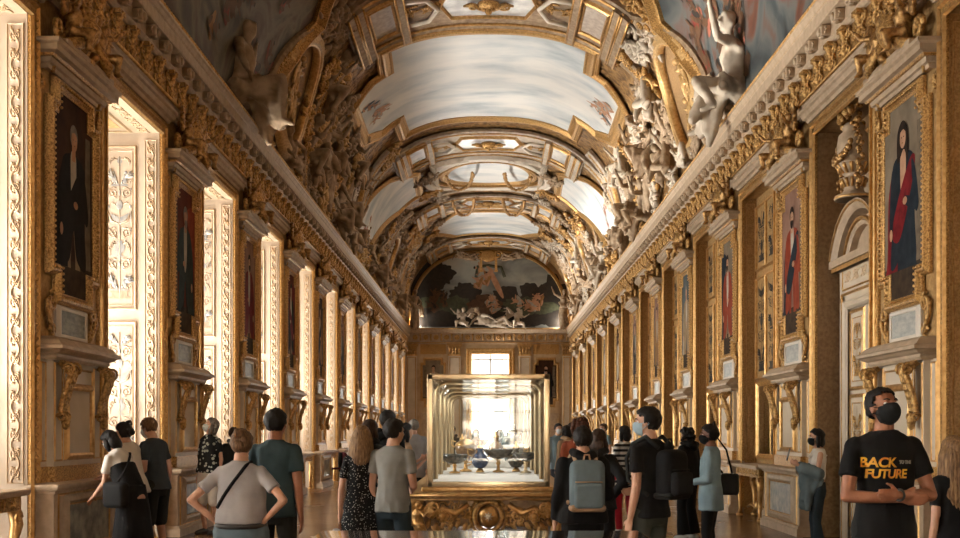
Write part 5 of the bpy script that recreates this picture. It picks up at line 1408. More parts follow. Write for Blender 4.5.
for sg in (-1, 1):
    for i, (kd, s, y, yaw, tl, sc) in enumerate(spots):
        where = 'on the cornice' if s > .94 else ('low on the vault flank' if s > .8 else 'high on the vault flank')
        o_ = ['nearest the viewer beside the dark curved painting', '', ''][0] if i == 0 else ''
        stucco(kd, sg, s, y, .12, yaw * (1 if sg < 0 else -1), tl, sc, '%s %s, %s side, %s from the front' % (names[kd], where, SN[sg], ORD2(i)))
# fruit, shells and scroll clutter between the figures: carved sprays copied along both flanks
n_trim += 1
root = empty('trim_%d' % n_trim); tag(root, 'carved gilt scrolls and sprays covering the vault flanks', 'ceiling carving', kind='structure')
rr = random.Random(19); cnt = 0
sprays = []
for sg in (-1, 1):
    for i in range(49):
        for tr in range(80):
            y = 21.5 + 40 * rr.random() ** 1.15; s = rr.uniform(.47, .97)
            if 38 < y < 45.6 and .42 < s < .86: continue
            if y < 24 and s < .9: continue
            if 27.8 < y < 36.6 and s < .62 or y > 58: continue
            if any(abs(s - ms) < .19 and abs(y - my) < 1.8 for ms, my in ((.755, 24.7), (.775, 35.6), (.75, 47.9), (.74, 53.6))): continue
            if any(g == sg and abs(y - yy) < 1.0 and abs(s - ss) < .09 for g, yy, ss in sprays): continue
            break
        sprays.append((sg, y, s))
        b = MB(); b.add_all(acanthus_patch(rr.uniform(1.0, 1.5), rr.uniform(1.0, 1.5), 100 + i + 50 * (sg > 0), 4)); b.v = [(sg * s * HL + x, q * 2.2 - .05, y + z) for x, q, z in b.v]
        b.v = [(max(-HL, min(HL, x)), q, z) for x, q, z in b.v]
        vbuild(b, 'carved_spray', (STUCCO, GOLDR, OCHRE)[i % 3] if sg < 0 else (LIGHTST, GOLDR, STUCCO)[i % 3], root)  # darker set on the left, paler on the right: side lighting painted in
# white figures flanking the oval and mouldings around the side paintings
n_trim += 1
root = empty('trim_%d' % n_trim); tag(root, 'white and gold scroll groups beside the oval and the far paintings', 'ceiling carving', kind='structure')
for sg in (-1, 1):
    for i, (s, y, w) in enumerate(((.335, 43.2, 1.0), (.335, 45.6, 1.0), (.30, 47.4, .9), (.345, 52.4, .9), (.40, 54.6, 1.0), (.45, 56.3, 1.0), (.36, 57.3, .9), (.55, 52.4, 1.1), (.60, 55.5, 1.1), (.52, 57.0, .9))):
        b = MB(); b.add_all(acanthus_patch(w, w, 300 + i, 4)); b.v = [(sg * s * HL + x * .9, q * 2.6 - .05, y + z) for x, q, z in b.v]; vbuild(b, 'carved_spray', (STUCCO, GOLDR, LIGHTST)[i % 3], root)
# ------------------------------------------------------------------ portraits on the piers
PG = lambda n, c, d, s=7: mat('paint_' + n, srgb(*c), .75, 0, c2=srgb(*d), nscale=s, ndetail=6, spec=.12)
BGS = dict(brown=PG('brown', (46, 28, 20), (74, 48, 32), 3), red=PG('red_ground', (86, 34, 24), (112, 52, 34), 3), grey=PG('grey_ground', (112, 100, 84), (140, 126, 106), 3), green=PG('green_ground', (52, 50, 40), (76, 74, 60), 3), rose=PG('rose_ground', (132, 98, 82), (156, 124, 106), 3), blue=PG('blue_ground', (70, 78, 82), (100, 104, 102), 3))
CL = dict(black=PG('black', (18, 16, 16), (30, 28, 28)), navy=PG('navy', (26, 34, 42), (38, 48, 56)), crimson=PG('crimson', (92, 20, 26), (124, 32, 36)), red=PG('vermilion', (128, 52, 34), (152, 72, 48)), white=PG('white', (176, 166, 148), (196, 188, 172)), ochre=PG('ochre', (132, 96, 56), (156, 118, 74)), teal=PG('teal', (36, 48, 50), (52, 66, 66)), buff=PG('buff', (140, 118, 90), (164, 142, 112)))
FLESH = PG('flesh', (178, 136, 106), (198, 158, 128)); PHAIR = PG('hair', (30, 22, 18), (48, 36, 28)); GREYH = PG('wig', (120, 112, 100), (146, 138, 126)); FLOORP = PG('painted_floor', (52, 42, 34), (76, 62, 48)); COLP = PG('painted_column', (96, 84, 70), (128, 114, 96))
def canvas(bg, coat, under, cloak, hair, curtain, seed, w=1.16, h=2.15, female=False, column=True):
    """full-length painted figure on a flat canvas, x centred, z from 0"""
    rr = random.Random(seed); b = MB()
    P = notch(-w / 2, w / 2, 0, h, .16, .24, .20, .30)
    b.flat(P, 0, 0)
    lv = [0]
    big = [None]
    def sh(poly, m):
        lv[0] += 1
        if big[0]:
            xc_, zc_ = big[0]; poly = [(max(-w / 2 + .02, min(w / 2 - .02, xc_ + (x - xc_) * 1.28)), max(.31, zc_ + (z - zc_) * 1.28)) for x, z in poly]
        b.flat(poly, -.0007 * lv[0], m)
    def curve(pts, n=6):
        out = []; N_ = len(pts)
        for i in range(N_):
            p0, p1, p2, p3 = [V(*pts[(i + j - 1) % N_], 0) for j in range(4)]
            for t in range(n):
                u = t / n
                q = .5 * ((2 * p1) + (p2 - p0) * u + (2 * p0 - 5 * p1 + 4 * p2 - p3) * u * u + (3 * p1 - p0 - 3 * p2 + p3) * u ** 3); out.append((q.x, q.y))
        return out
    f = rr.choice((-1, 1))
    sh([(-w / 2 + .20, .0), (w / 2 - .20, .0), (w / 2 - .2, .30), (w / 2, .3), (w / 2, .42), (-w / 2, .36), (-w / 2, .30), (-w / 2 + .2, .3)], 7)
    if column:
        sh([(f * w * .30, .35), (f * w * .46, .35), (f * w * .44, h - .3), (f * w * .32, h - .3)], 8)
    if curtain is not None: sh(curve([(-f * w * .48, h * .40), (-f * w * .48, h - .26), (-f * w * .1, h - .30), (-f * w * .22, h * .72), (-f * w * .34, h * .5)]), 6)
    x0 = f * rr.uniform(-.05, .03); zt = h * rr.uniform(.78, .82)      # head centre
    big[0] = (x0, zt)
    sw = .25
    # legs / robe
    if female: sh(curve([(x0 - .16, zt - .75), (x0 + .16, zt - .75), (x0 + .36, .25), (x0 + .1, .12), (x0 - .34, .2)]), 2)
    else:
        for sx in (-1, 1): sh(curve([(x0 + sx * .02, zt - .75), (x0 + sx * .17, zt - .75), (x0 + sx * .16, .7), (x0 + sx * .18, .30), (x0 + sx * .06, .28), (x0 + sx * .05, .7)]), 2)
        for sx in (-1, 1): sh(curve([(x0 + sx * .05, .30), (x0 + sx * .18, .32), (x0 + sx * .26, .25), (x0 + sx * .06, .24)]), 5)
    # cloak behind
    sh(curve([(x0 - f * .14, zt - .16), (x0 - f * .33, zt - .42), (x0 - f * .36, zt - .95), (x0 - f * .42, .42), (x0 - f * .16, .36), (x0 - f * .12, zt - .8)]), 3)
    # coat
    sh(curve([(x0 - .10, zt - .13), (x0 + .10, zt - .13), (x0 + sw, zt - .24), (x0 + .26, zt - .7), (x0 + .29, zt - 1.08), (x0 + .08, zt - 1.02), (x0, zt - .75), (x0 - .08, zt - 1.02), (x0 - .28, zt - 1.1), (x0 - .25, zt - .7), (x0 - sw, zt - .24)]), 1)
    # shirt front, sash
    sh(curve([(x0 - .06, zt - .14), (x0 + .06, zt - .14), (x0 + .05, zt - .55), (x0 - .03, zt - .62)]), 9 if not female else 4)
    if female or rr.random() < .5: sh(curve([(x0 + f * .18, zt - .2), (x0 + f * .26, zt - .3), (x0 - f * .05, zt - .85), (x0 - f * .26, zt - .8), (x0 - f * .1, zt - .5)]), 3)
    # arms
    sh(curve([(x0 + f * .19, zt - .25), (x0 + f * .27, zt - .30), (x0 + f * .35, zt - .62), (x0 + f * .27, zt - .66)]), 1); sh(curve([(x0 + f * .34, zt - .60), (x0 + f * .27, zt - .67), (x0 + f * .05, zt - .58), (x0 + f * .07, zt - .51)]), 1)
    sh(ring(x0 + f * .05, zt - .55, .05, .035, 10), 4)
    sh(curve([(x0 - f * .20, zt - .26), (x0 - f * .27, zt - .3), (x0 - f * .31, zt - .75), (x0 - f * .23, zt - .75)]), 1); sh(ring(x0 - f * .27, zt - .80, .035, .055, 10), 4)
    # neck, head, hair
    sh(rect(x0 - .04, x0 + .04, zt - .18, zt - .05), 4)
    if female: sh(curve([(x0 - .11, zt - .2), (x0 - .12, zt + .05), (x0, zt + .15), (x0 + .12, zt + .05), (x0 + .12, zt - .22), (x0 + .03, zt - .1)]), 5)
    sh(ring(x0, zt + .035, .088, .10, 14), 5); sh(ring(x0 + f * .01, zt, .068, .092, 14), 4); sh(curve([(x0 - .07, zt + .05), (x0 - .03, zt + .10), (x0 + .06, zt + .09), (x0 + .075, zt + .04), (x0 + .02, zt + .07)]), 5)
    for ex in (-.026, .028): sh(ring(x0 + f * .01 + ex, zt + .005, .011, .006, 8), 5)
    sh(ring(x0 + f * .01, zt - .045, .018, .006, 8), 6)
    if not female and rr.random() < .45: sh(curve([(x0 - .05, zt - .04), (x0 + .06, zt - .04), (x0 + .03, zt - .12), (x0 - .02, zt - .12)]), 5)
    b.mats_ = [BGS[bg], CL[coat], CL[under], CL[cloak], FLESH, hair, CL[curtain] if curtain else CL['ochre'], FLOORP, COLP, CL['white']]
    return b
FR = notch(-.58, .58, 0, 2.15, .16, .24, .20, .30)
def frame_mesh():
    b = MB(); b.mframe(FR, prof_gilt(.13, .09)); p = resample([(a * 1.0, c) for a, c in FR], .055)
    for x, z in p: b.ell((x * 1.10, -.085, 1.075 + (z - 1.075) * 1.055), .017, 5, 4, 1)
    return b.mesh('frame', [GOLDF, GOLD])
FRM = frame_mesh()
desc_l = [('brown', 'black', 'buff', 'black', GREYH, None, False, 'man in a black coat and pale breeches'), ('red', 'teal', 'black', 'teal', GREYH, 'red', False, 'man in a dark teal robe on a red ground'), ('rose', 'crimson', 'ochre', 'red', PHAIR, None, False, 'man in crimson on a rosy ground'),
          ('red', 'black', 'buff', 'crimson', PHAIR, 'crimson', False, 'man in black before a red curtain'), ('brown', 'ochre', 'black', 'navy', PHAIR, None, False, 'figure in ochre with a navy cloak')]
desc_r = [('grey', 'navy', 'navy', 'crimson', PHAIR, None, True, 'long-haired figure in a crimson mantle'), ('rose', 'red', 'red', 'navy', PHAIR, None, False, 'bearded man in a red tunic and navy cloak'), ('grey', 'red', 'buff', 'navy', PHAIR, 'navy', False, 'figure in red beside a dark blue curtain'),
          ('blue', 'buff', 'ochre', 'white', GREYH, None, False, 'pale figure on a blue-grey ground'), ('rose', 'ochre', 'buff', 'red', PHAIR, None, False, 'figure in ochre on a rosy ground')]
pal = list(CL)
for side in (-1, 1):
    for k in range(-1 if side > 0 else -1, K1 + 1):
        ds = desc_l if side < 0 else desc_r
        rr = random.Random(k * 7 + side)
        if 0 <= k < len(ds): bg, co, un, ck, hr, cu, fe, txt = ds[k]
        else: bg, co, un, ck, hr, cu, fe, txt = rr.choice(['brown', 'red', 'rose', 'grey']), rr.choice(pal), rr.choice(pal), rr.choice(pal), PHAIR, None, False, None
        txt = txt or '%s figure on a %s ground' % (co, bg)
        root = side_root('framed_portrait', side, YP + BAY * k, 2.98); root.location.x += -side * .03
        wh = '%s %s pier' % (ORD[k], SN[side]) if k >= 0 else 'pier beside the viewer, %s' % SN[side]
        tag(root, 'gold-framed portrait, %s, %s' % (txt, wh), 'portrait', 'portraits on the piers')
        b = canvas(bg, co, un, ck, hr, cu, 40 + k * 3 + (side > 0), female=fe); mats_ = b.mats_
        o = b.build('canvas', mats_, root, (0, -.03, 0), recalc=False)
        put(bpy.data.objects.new('frame', FRM), root)

# ------------------------------------------------------------------ gilded groups over the portraits
def make_group():
    root = empty('gilded_sculpture_group')
    for sx, rz in ((-1, .5), (1, -.5)):
        f = figure_obj('putto', 'putto', BRONZE, root, (sx * .38, -.20, .08), rz, .92)
        if sx > 0: f.scale = (-.92, .92, .92)
    c = MB(); c.lathe([(0, 0), (.14, 0), (.14, .04), (.07, .08), (.10, .16), (.19, .30), (.21, .40), (.16, .46), (.18, .52), (0, .53)], (0, -.16, 0), 14); c.build('vase', GOLDR, root)
    c = MB(); rr = random.Random(4)
    for i in range(26): d = V(rr.uniform(-1, 1), rr.uniform(-1, .3), rr.uniform(0, 1)).normalized(); c.ell(V(0, -.16, .52) + V(d.x * .2, d.y * .12, d.z * .14), rr.uniform(.03, .055), 6, 5)
    for sx in (-1, 1):
        c.tube([(sx * .15, -.2, .35), (sx * .4, -.30, .10), (sx * .62, -.2, .02), (sx * .70, -.12, -.12), (sx * .66, -.1, -.3)], [.05, .07, .06, .05, .02], 8); c.tube(spiral(sx * .62, .18, .13, .03, 0, 1.4 * sx, 14, -.14), .035, 6)
    c.build('garland', GOLDR, root)
    c = MB(); c.rbox(-.70, .70, -.28, .0, -.02, .05, .015); c.build('base', STONE, root)
    return root
G0 = make_group(); ng = 0
for side in (-1, 1):
    for k in range(-1, K1 + 1):
        rz = PI / 2 if side < 0 else -PI / 2
        loc = (side * (XW - .0), YP + BAY * k, 5.545)
        o = G0 if ng == 0 else dup(G0, loc, rz); o.location = loc; o.rotation_euler = (0, 0, rz); ng += 1
        wh = 'above the portrait on the %s %s pier' % (ORD[k], SN[side]) if k >= 0 else 'above the pier beside the viewer at the %s' % SN[side]
        tag(o, 'gilded children and vase %s' % wh, 'sculpture', 'gilded groups over the portraits')

# ------------------------------------------------------------------ end wall
n_trim += 1
w = MB(); xa, xb, zt = -1.25, 1.45, 6.12
w.box(-4.7, xa, YB, YB + .5, 0, 12.4); w.box(xb, 4.7, YB, YB + .5, 0, 12.4); w.box(xa, xb, YB, YB + .5, zt, 12.4)
tag(w.build('wall_back', WALLM), 'far end wall of the gallery with a tall bright window', 'wall', kind='structure')
E0 = empty('trim_%d' % n_trim, (0, YB, 0)); tag(E0, 'gilded pilasters and entablature framing the far end wall', 'wall panelling', kind='structure')
b = MB(); b.sweep([(0, 6.38), (.10, 6.38), (.10, 6.50), (.06, 6.52), (.06, 6.95), (.12, 6.98), (.22, 7.02), (.26, 7.12), (.30, 7.14), (.30, 7.22), (0, 7.26)], [(-4.65, 0), (4.65, 0)]); b.build('entablature', STONE, E0)
for i in range(15):
    q = MB(); x = -4.1 + i * .585; rosette(q, x, 6.74, .16, -.09); q.tube([(x + .29, -.08, 6.56), (x + .29, -.12, 6.74), (x + .29, -.14, 6.93)], [.05, .035, .06], 8); q.build('frieze_rosette', GOLDR, E0)
b = MB(); b.tube([(-4.6, -.31, 7.2), (4.6, -.31, 7.2)], .03, 6); b.tube([(-4.6, -.11, 6.44), (4.6, -.11, 6.44)], .025, 6); b.build('gilt_rope', GOLD, E0)
for x0, x1 in ((-4.62, -4.0), (-2.25, -1.55), (1.68, 2.38), (4.12, 4.62)):
    c = (x0 + x1) / 2; hw = (x1 - x0) / 2
    q = MB(); q.box(x0, x1, -.12, 0, .9, 5.75); q.box(x0 - .06, x1 + .06, -.18, 0, .6, .9); q.box(x0 - .04, x1 + .04, -.16, 0, 0, .6); q.build('pilaster', IVORY, E0)
    q = MB(); q.mframe(rect(x0 + .10, x1 - .10, 1.1, 5.6), [(0, .12), (.015, .15), (.04, .12)]); q.box(x0 - .02, x1 + .02, -.15, 0, 5.70, 5.78); q.build('pilaster_fillet', GOLD, E0)
    q = MB()
    for r_, (z, n_) in enumerate(((5.80, 4), (5.98, 4))):
        for i in range(n_): xx = x0 + (i + .5) / n_ * (x1 - x0); q.tube([(xx, -.12, z), (xx, -.20, z + .12), (xx, -.26, z + .20), (xx, -.22, z + .22)], [.05, .065, .05, .02], 7)
    for sx in (-1, 1): q.tube(spiral(c + sx * hw * .85, 6.22, .10, .02, 0, 1.4 * sx, 14, -.22), .03, 6)
    q.box(x0 - .08, x1 + .08, -.28, 0, 6.30, 6.38); q.box(x0 + .02, x1 - .02, -.10, 0, 5.78, 6.30); q.build('capital', GOLDR, E0)
for xc in (-3.1, 3.22):
    q = MB(); q.add_all(acanthus_patch(1.3, .5, 8, 6), Matrix.Translation((xc, -.05, 6.08))); q.add_all(acanthus_patch(1.3, .5, 9, 6), Matrix.Translation((xc, -.08, 6.08))); q.box(xc - .72, xc + .72, -.03, 0, 5.8, 6.36); q.build('carved_overpanel', GOLDR, E0)
    q = MB(); q.box(xc - .78, xc + .78, -.05, 0, .1, 5.8); q.build('bay_panel', WALLM, E0)
    q = MB(); q.box(xc - .7, xc + .7, -.2, 0, 2.2, 2.5); q.box(xc - .6, xc + .6, -.14, 0, .9, 2.2); q.box(xc - .7, xc + .7, -.22, 0, .1, .9); q.build('pedestal', STONE, E0)
    root = empty('framed_portrait', (xc, YB - .06, 2.98)); tag(root, 'gold-framed portrait on the far end wall %s of the window' % ('left' if xc < 0 else 'right'), 'portrait', 'portraits on the end wall')
    bb = canvas('grey' if xc < 0 else 'brown', 'buff' if xc < 0 else 'black', 'white', 'ochre' if xc < 0 else 'crimson', PHAIR, None, 77 + int(xc)); mm_ = bb.mats_; o = bb.build('canvas', mm_, root, (0, -.03, 0), recalc=False); o.scale = (1.0, 1, 1.15)
    fo = put(bpy.data.objects.new('frame', FRM), root); fo.scale = (1.0, 1, 1.15)
we = empty('window_%d' % (nw + 1), ((xa + xb) / 2, YB, 0)); tag(we, 'tall bright window in the far end wall', 'window', kind='structure')
hw = (xb - xa) / 2
q = MB(); q.mframe([(-hw, 0), (-hw, zt), (hw, zt), (hw, 0)], [(0, 0), (0, .10), (.08, .13), (.16, .10), (.26, .14), (.32, .08), (.34, 0)], closed=False); q.build('casing', GOLD, we)
q = MB()
for sx in (-1, 1): q.box(min(sx * hw, sx * (hw - .08)), max(sx * hw, sx * (hw - .08)), 0, .5, 0, zt)
q.box(-hw, hw, 0, .5, zt - .05, zt); q.build('jamb', WHITE, we)
q = MB()
for x in (-hw + .09, 0, hw - .09): q.box(x - .04, x + .04, .22, .30, 0, zt)
for z in (.06, 2.6, 5.5): q.box(-hw, hw, .22, .30, z - .04, z + .04)
q.build('sash', WHITE, we)
q = MB()
for x in (-hw / 2, hw / 2): q.box(x - .015, x + .015, .24, .28, 0, zt)
for z in (.7, 1.35, 2.0, 3.2, 3.85, 4.5): q.box(-hw, hw, .24, .28, z - .015, z + .015)
q.build('muntin', GREYP, we)
q = MB(); q.box(-hw, hw, .255, .262, .1, zt); q.build('pane', WGLASS, we)

# lunette painting with sculpture
root = empty('lunette_painting', (0, YB, 0)); tag(root, 'dark arched painting filling the top of the far end wall', 'mural painting')
def arch(a, z0, bb, n=40, nn_=2.5):
    out = []
    for i in range(n + 1):
        t = -PI / 2 + PI * i / n; s_, c_ = math.sin(t), math.cos(t)
        out.append((a * math.copysign(abs(s_) ** (2 / nn_), s_), z0 + bb * max(0, c_) ** (2 / nn_)))
    return out
AR = arch(4.50, 7.28, 4.36)
q = MB(); q.disc(AR, 6, 0, .05)
G = dict(cloth=[4, 5, 6], flesh=1, hair=3)
for (cx_, cz_, rx_, rz_, m_, l_) in ((-3.6, 9.0, 1.3, 1.9, 3, .052), (-2.9, 10.3, 1.2, .8, 3, .053), (3.7, 8.6, 1.2, 1.5, 3, .0525), (2.7, 9.0, 1.1, .9, 3, .0535), (0, 8.0, 4.3, .95, 3, .054), (-1.3, 9.1, 1.0, .7, 3, .055), (.9, 9.0, .9, .7, 3, .0555), (-2.2, 8.6, 1.4, .5, 7, .056), (2.2, 8.5, 1.6, .5, 7, .0565), (-.3, 8.6, .9, .5, 5, .057)):
    q.disc([(max(-4.36, min(4.36, cx_ + (x - cx_) * k_)), max(7.32, cz_ + (z - cz_) * k_)) for x, z, k_ in [(x, z, 1 + .55 * noise.noise(V(x * 1.3, z * 1.3, m_ * 3.1)) + .3 * noise.noise(V(x * 4, z * 4, m_))) for x, z in ring(cx_, cz_, rx_, rz_, 64)]], 1, m_, l_)
paint_figures(q, -.2, 10.2, 1.6, .7, 3, 4, G, -.062, .75, .8); paint_figures(q, 2.3, 8.7, 1.8, .7, 6, 6, G, -.062, .62, .6); paint_figures(q, -2.5, 8.8, 1.6, .8, 4, 9, dict(cloth=[5, 3], flesh=5, hair=3), -.062, .6, 0); paint_figures(q, .2, 8.7, 1.2, .8, 3, 12, dict(cloth=[6, 7], flesh=1, hair=3), -.062, .6, 0)
q.disc(ring(.4, 9.8, .16, 1.0, 14, 0, .45), 1, 1, .07)
q.tube([(-.7, -.07, 10.1), (-.6, -.07, 10.7), (0, -.07, 10.75), (.7, -.07, 10.65), (.9, -.07, 10.1)], .10, 6, 7, flat=((0, 1, 0), .1))
q.build('canvas', [LUNET, PAINTS[0], PAINTS[1], PAINTS[5], PAINTS[4], PAINTS[7], PAINTS[9], PAINTS[8]], root)
q = MB(); q.mframe(AR, [(0, 0), (0, .12), (.08, .18), (.13, .14), (.16, .2), (.2, .1), (.2, 0)], closed=False); q.build('frame', GOLDF, root)
def bw_fig(kind, x, z, rz, s, label, m, y=-.35):
    o = empty('stucco_figure', (x, YB + y, z), rz); tag(o, label, 'sculpture'); figure_obj('body', kind, m, o, scale=s); return o
bw_fig('reclining', .15, 7.24, 0, 1.45, 'white reclining figure on the end cornice below the arched painting', LIGHTST)
bw_fig('putto', -1.45, 7.36, -.4, 1.6, 'small white winged child left of the reclining figure under the arched painting', LIGHTST); bw_fig('putto', 1.55, 7.36, .4, 1.6, 'small white winged child right of the reclining figure under the arched painting', LIGHTST)
bw_fig('standing', -4.15, 7.24, .4, 1.2, 'stucco figure standing at the left foot of the arched painting', STUCCO, -.5); bw_fig('standing', 4.15, 7.24, -.4, 1.2, 'stucco figure standing at the right foot of the arched painting', STUCCO, -.5)
bw_fig('reclining', -1.25, 11.0, .2, .95, 'stucco figure lying left of the cartouche on the arched painting', STUCCO, -.25); o = bw_fig('reclining', 1.35, 11.0, -.2, .95, 'stucco figure lying right of the cartouche on the arched painting', STUCCO, -.25); o.children[0].scale = (-.95, .95, .95)
ck = empty('crown_cartouche', (0, YB - .12, 11.2)); tag(ck, 'gilded cartouche with two hanging strips on top of the arched painting', 'cartouche')
q = MB(); q.ell((0, 0, .1), (.5, .16, .36), 14, 9)
for sx in (-1, 1): q.tube(spiral(sx * .55, .15, .25, .05, 0, 1.4 * sx, 16, -.05), .06, 7); q.tube(spiral(sx * .95, -.02, .18, .04, PI, 1.4 * sx, 16, -.05), .05, 7)
q.build('shield', GOLDR, ck); 
for sx in (-1, 1): q = MB(); q.box(sx * .42 - .07, sx * .42 + .07, -.12, -.04, -.75, 0); q.box(sx * .42 - .10, sx * .42 + .10, -.14, -.02, -.82, -.72); q.build('hanging_strip', GOLD, ck)
for sx in (-1, 1):
    q = MB(); q.rbox(-.13, .13, -.06, .06, 0, .16, .02); q.box(-.03, .03, -.02, .02, -.04, .01); o = q.build('floodlight', WHITE, None, (sx * 4.25 + .05, YB - .30, 7.27)); tag(o, 'small white floodlight on the end cornice at the %s foot of the arched painting' % SN[sx], 'lamp')
q = MB(); q.rbox(-.05, .05, -.09, .09, 0, .12, .02); q.ell((.03, 0, .06), .045, 8, 6); o = q.build('floodlight', WHITE, None, (-4.36, 21.6, 7.25)); tag(o, 'small white spotlight standing on the left cornice', 'lamp')

# wall behind the camera, with its own tall window
w = MB(); w.box(-4.7, -.85, Y0 - .4, Y0, 0, 12.4); w.box(1.35, 4.7, Y0 - .4, Y0, 0, 12.4); w.box(-1.4, 1.4, Y0 - .4, Y0, 6.4, 12.4); w.box(-1.4, 1.4, Y0 - .4, Y0, 0, .9); tag(w.build('wall_front', WALLM), 'near end wall behind the viewer', 'wall', kind='structure')
w = MB(); wx0, wx1 = -.85, 1.35; wc = .25
for x in (wx0 + .05, wc, wx1 - .05): w.box(x - .05, x + .05, Y0 - .3, Y0 - .2, .9, 6.4)
for x in (-.3, .8): w.box(x - .02, x + .02, Y0 - .28, Y0 - .22, .9, 6.4)
for z in (.95, 2.6, 4.4, 6.35): w.box(wx0, wx1, Y0 - .3, Y0 - .2, z - .05, z + .05)
for z in (1.5, 2.05, 3.2, 3.8, 5.0, 5.7): w.box(wx0, wx1, Y0 - .28, Y0 - .22, z - .02, z + .02)
w.box(wx0, wx1, Y0 - .26, Y0 - .25, .9, 6.4, 1); tag(w.build('window_%d' % (nw + 2), [GREYP, WGLASS]), 'tall window behind the viewer', 'window', kind='structure')
# stone house with louvred shutters across the court behind the viewer
fc = empty('town_house', (0, Y0 - 9.0, 0)); tag(fc, 'pale town house with louvred shutters across the court behind the viewer', 'building')
q = MB(); q.box(-8, 8, -.5, 0, 0, 14); q.build('facade', WHITE, fc)
for x in (-2.1, -.8, .54, 1.9):
    for z in (.9, 2.0, 2.9, 4.2):
        q = MB()
        for i in range(7): q.box(x - .24, x + .24, .02, .09, z + i * .085, z + i * .085 + .05)
        q.box(x - .26, x + .26, .0, .03, z - .03, z + .62); q.build('shutter', SLATE, fc)
# ------------------------------------------------------------------ long display case on its carved gilt table
CY0, CY1, CH = 12.07, 19.4, .90
tb = empty('gilded_table', (0, (CY0 + CY1) / 2, 0)); tag(tb, 'carved gilded table carrying the tall glass case in the middle of the hall', 'table')
Lh = (CY1 - CY0) / 2
b = MB(); b.sweep([(0, .74), (.0, .80), (.03, .82), (.03, .86), (.0, .885), (0, .74)][:-1], [(-.84, Lh), (-.84, -Lh - .1), (.84, -Lh - .1), (.84, Lh)][::1]) if False else None
for x0, x1, y0, y1, z0, z1 in ((-.94, .94, -Lh - .14, Lh + .14, .79, .835), (-.88, .88, -Lh - .09, Lh + .09, .745, .79)): b.rbox(x0, x1, y0, y1, z0, z1, .012)
b.build('table_top', OCHRE, tb)
b = MB(); b.tube([(-.94, -Lh - .145, .80), (.94, -Lh - .145, .80)], .016, 6); b.tube([(-.88, -Lh - .10, .755), (.88, -Lh - .10, .755)], .012, 6); b.build('top_fillet', GOLD, tb)
b = MB(); b.box(-.78, .78, -Lh - .02, Lh + .02, .60, .75); b.build('frame_rail', UMBER, tb)
yf = -Lh - .06
b = MB(); rr = random.Random(8)
for sx in (-1, 1):
    b.add_all(acanthus_patch(.5, .24, 60 + sx, 7), Matrix.Translation((sx * .40, yf + .02, .60)))
    b.tube([(sx * .22, yf, .70), (sx * .36, yf - .03, .60), (sx * .50, yf - .02, .66), (sx * .62, yf, .56), (sx * .68, yf, .62)], [.03, .035, .03, .03, .02], 8)
    b.tube(spiral(sx * .60, .66, .075, .015, PI, 1.4 * sx, 16, yf - .02), .022, 6)
    for q in range(6): leaf(b, sx * (.24 + .08 * q), .50 + .03 * (q % 2), -PI / 2 + sx * .5, .10, .03, yf)
b.box(-.74, .74, yf + .012, yf + .05, .46, .74, 1); b.build('apron', [GOLD, UMBER], tb)
for sx in (-1, 1):
    b = MB(); rosette(b, sx * .50, .575, .085, yf - .03, 0, 7); b.ell((sx * .50, yf - .05, .57), .04, 8, 6); b.build('shell_ornament', GOLD, tb)
b = MB(); b.ell((0, yf + .01, .565), (.115, .07, .125), 14, 10); b.build('cartouche', GOLD, tb)
b = MB(); b.tube([(.15 * math.cos(a), yf - .01, .565 + .16 * math.sin(a)) for a in [2 * PI * i / 28 for i in range(28)]], .028, 8, closed=True); b.tube([(.20 * math.cos(a), yf + .01, .565 + .215 * math.sin(a)) for a in [2 * PI * i / 28 for i in range(28)]], .02, 6, closed=True)
for i in range(14):
    a = 2 * PI * i / 14; leaf(b, .18 * math.cos(a), .565 + .19 * math.sin(a), a, .09, .028, yf)
b.build('cartouche_rim', GOLDR, tb)
b = MB(); b.ell((0, yf - .07, .57), .028, 8, 6); 
for i in range(8): a = 2 * PI * i / 8; b.tube([(0, yf - .065, .57), (.05 * math.cos(a), yf - .06, .57 + .05 * math.sin(a))], [.012, .005], 5)
b.build('star', WHITE, tb)
for sx in (-1, 1):
    for yy in (-Lh - .02, -Lh / 3, Lh / 3, Lh):
        l = MB(); l.tube([(sx * .76, yy, .76), (sx * .83, yy - .03, .66), (sx * .74, yy - .02, .42), (sx * .68, yy, .20), (sx * .74, yy, .06), (sx * .76, yy, .0)], [.07, .085, .065, .045, .06, .06], 12)
        l.tube(spiral(sx * .78, .68, .09, .02, 0, 1.4 * sx, 16, yy - .08), .024, 7); l.tube(spiral(sx * .72, .10, .07, .015, PI, 1.3 * sx, 14, yy - .05), .02, 6)
        for q in range(4): leaf(l, sx * (.80 - .02 * q), .62 - .1 * q, -PI / 2, .14, .035, yy - .08)
        lo = l.build('leg', GOLD, tb)
        if yy < -Lh + .1:
            figure_obj('figure', 'putto', GOLD, lo, (sx * .78, yy - .10, .44), sx * .5, .46)
b = MB(); b.tube([(-.70, -Lh, .14), (-.3, -Lh + .2, .20), (0, -Lh + .3, .16), (.3, -Lh + .2, .20), (.70, -Lh, .14)], .03, 8); b.tube([(0, -Lh + .3, .16), (0, Lh, .16)], .03, 8); b.build('stretcher', GOLD, tb)

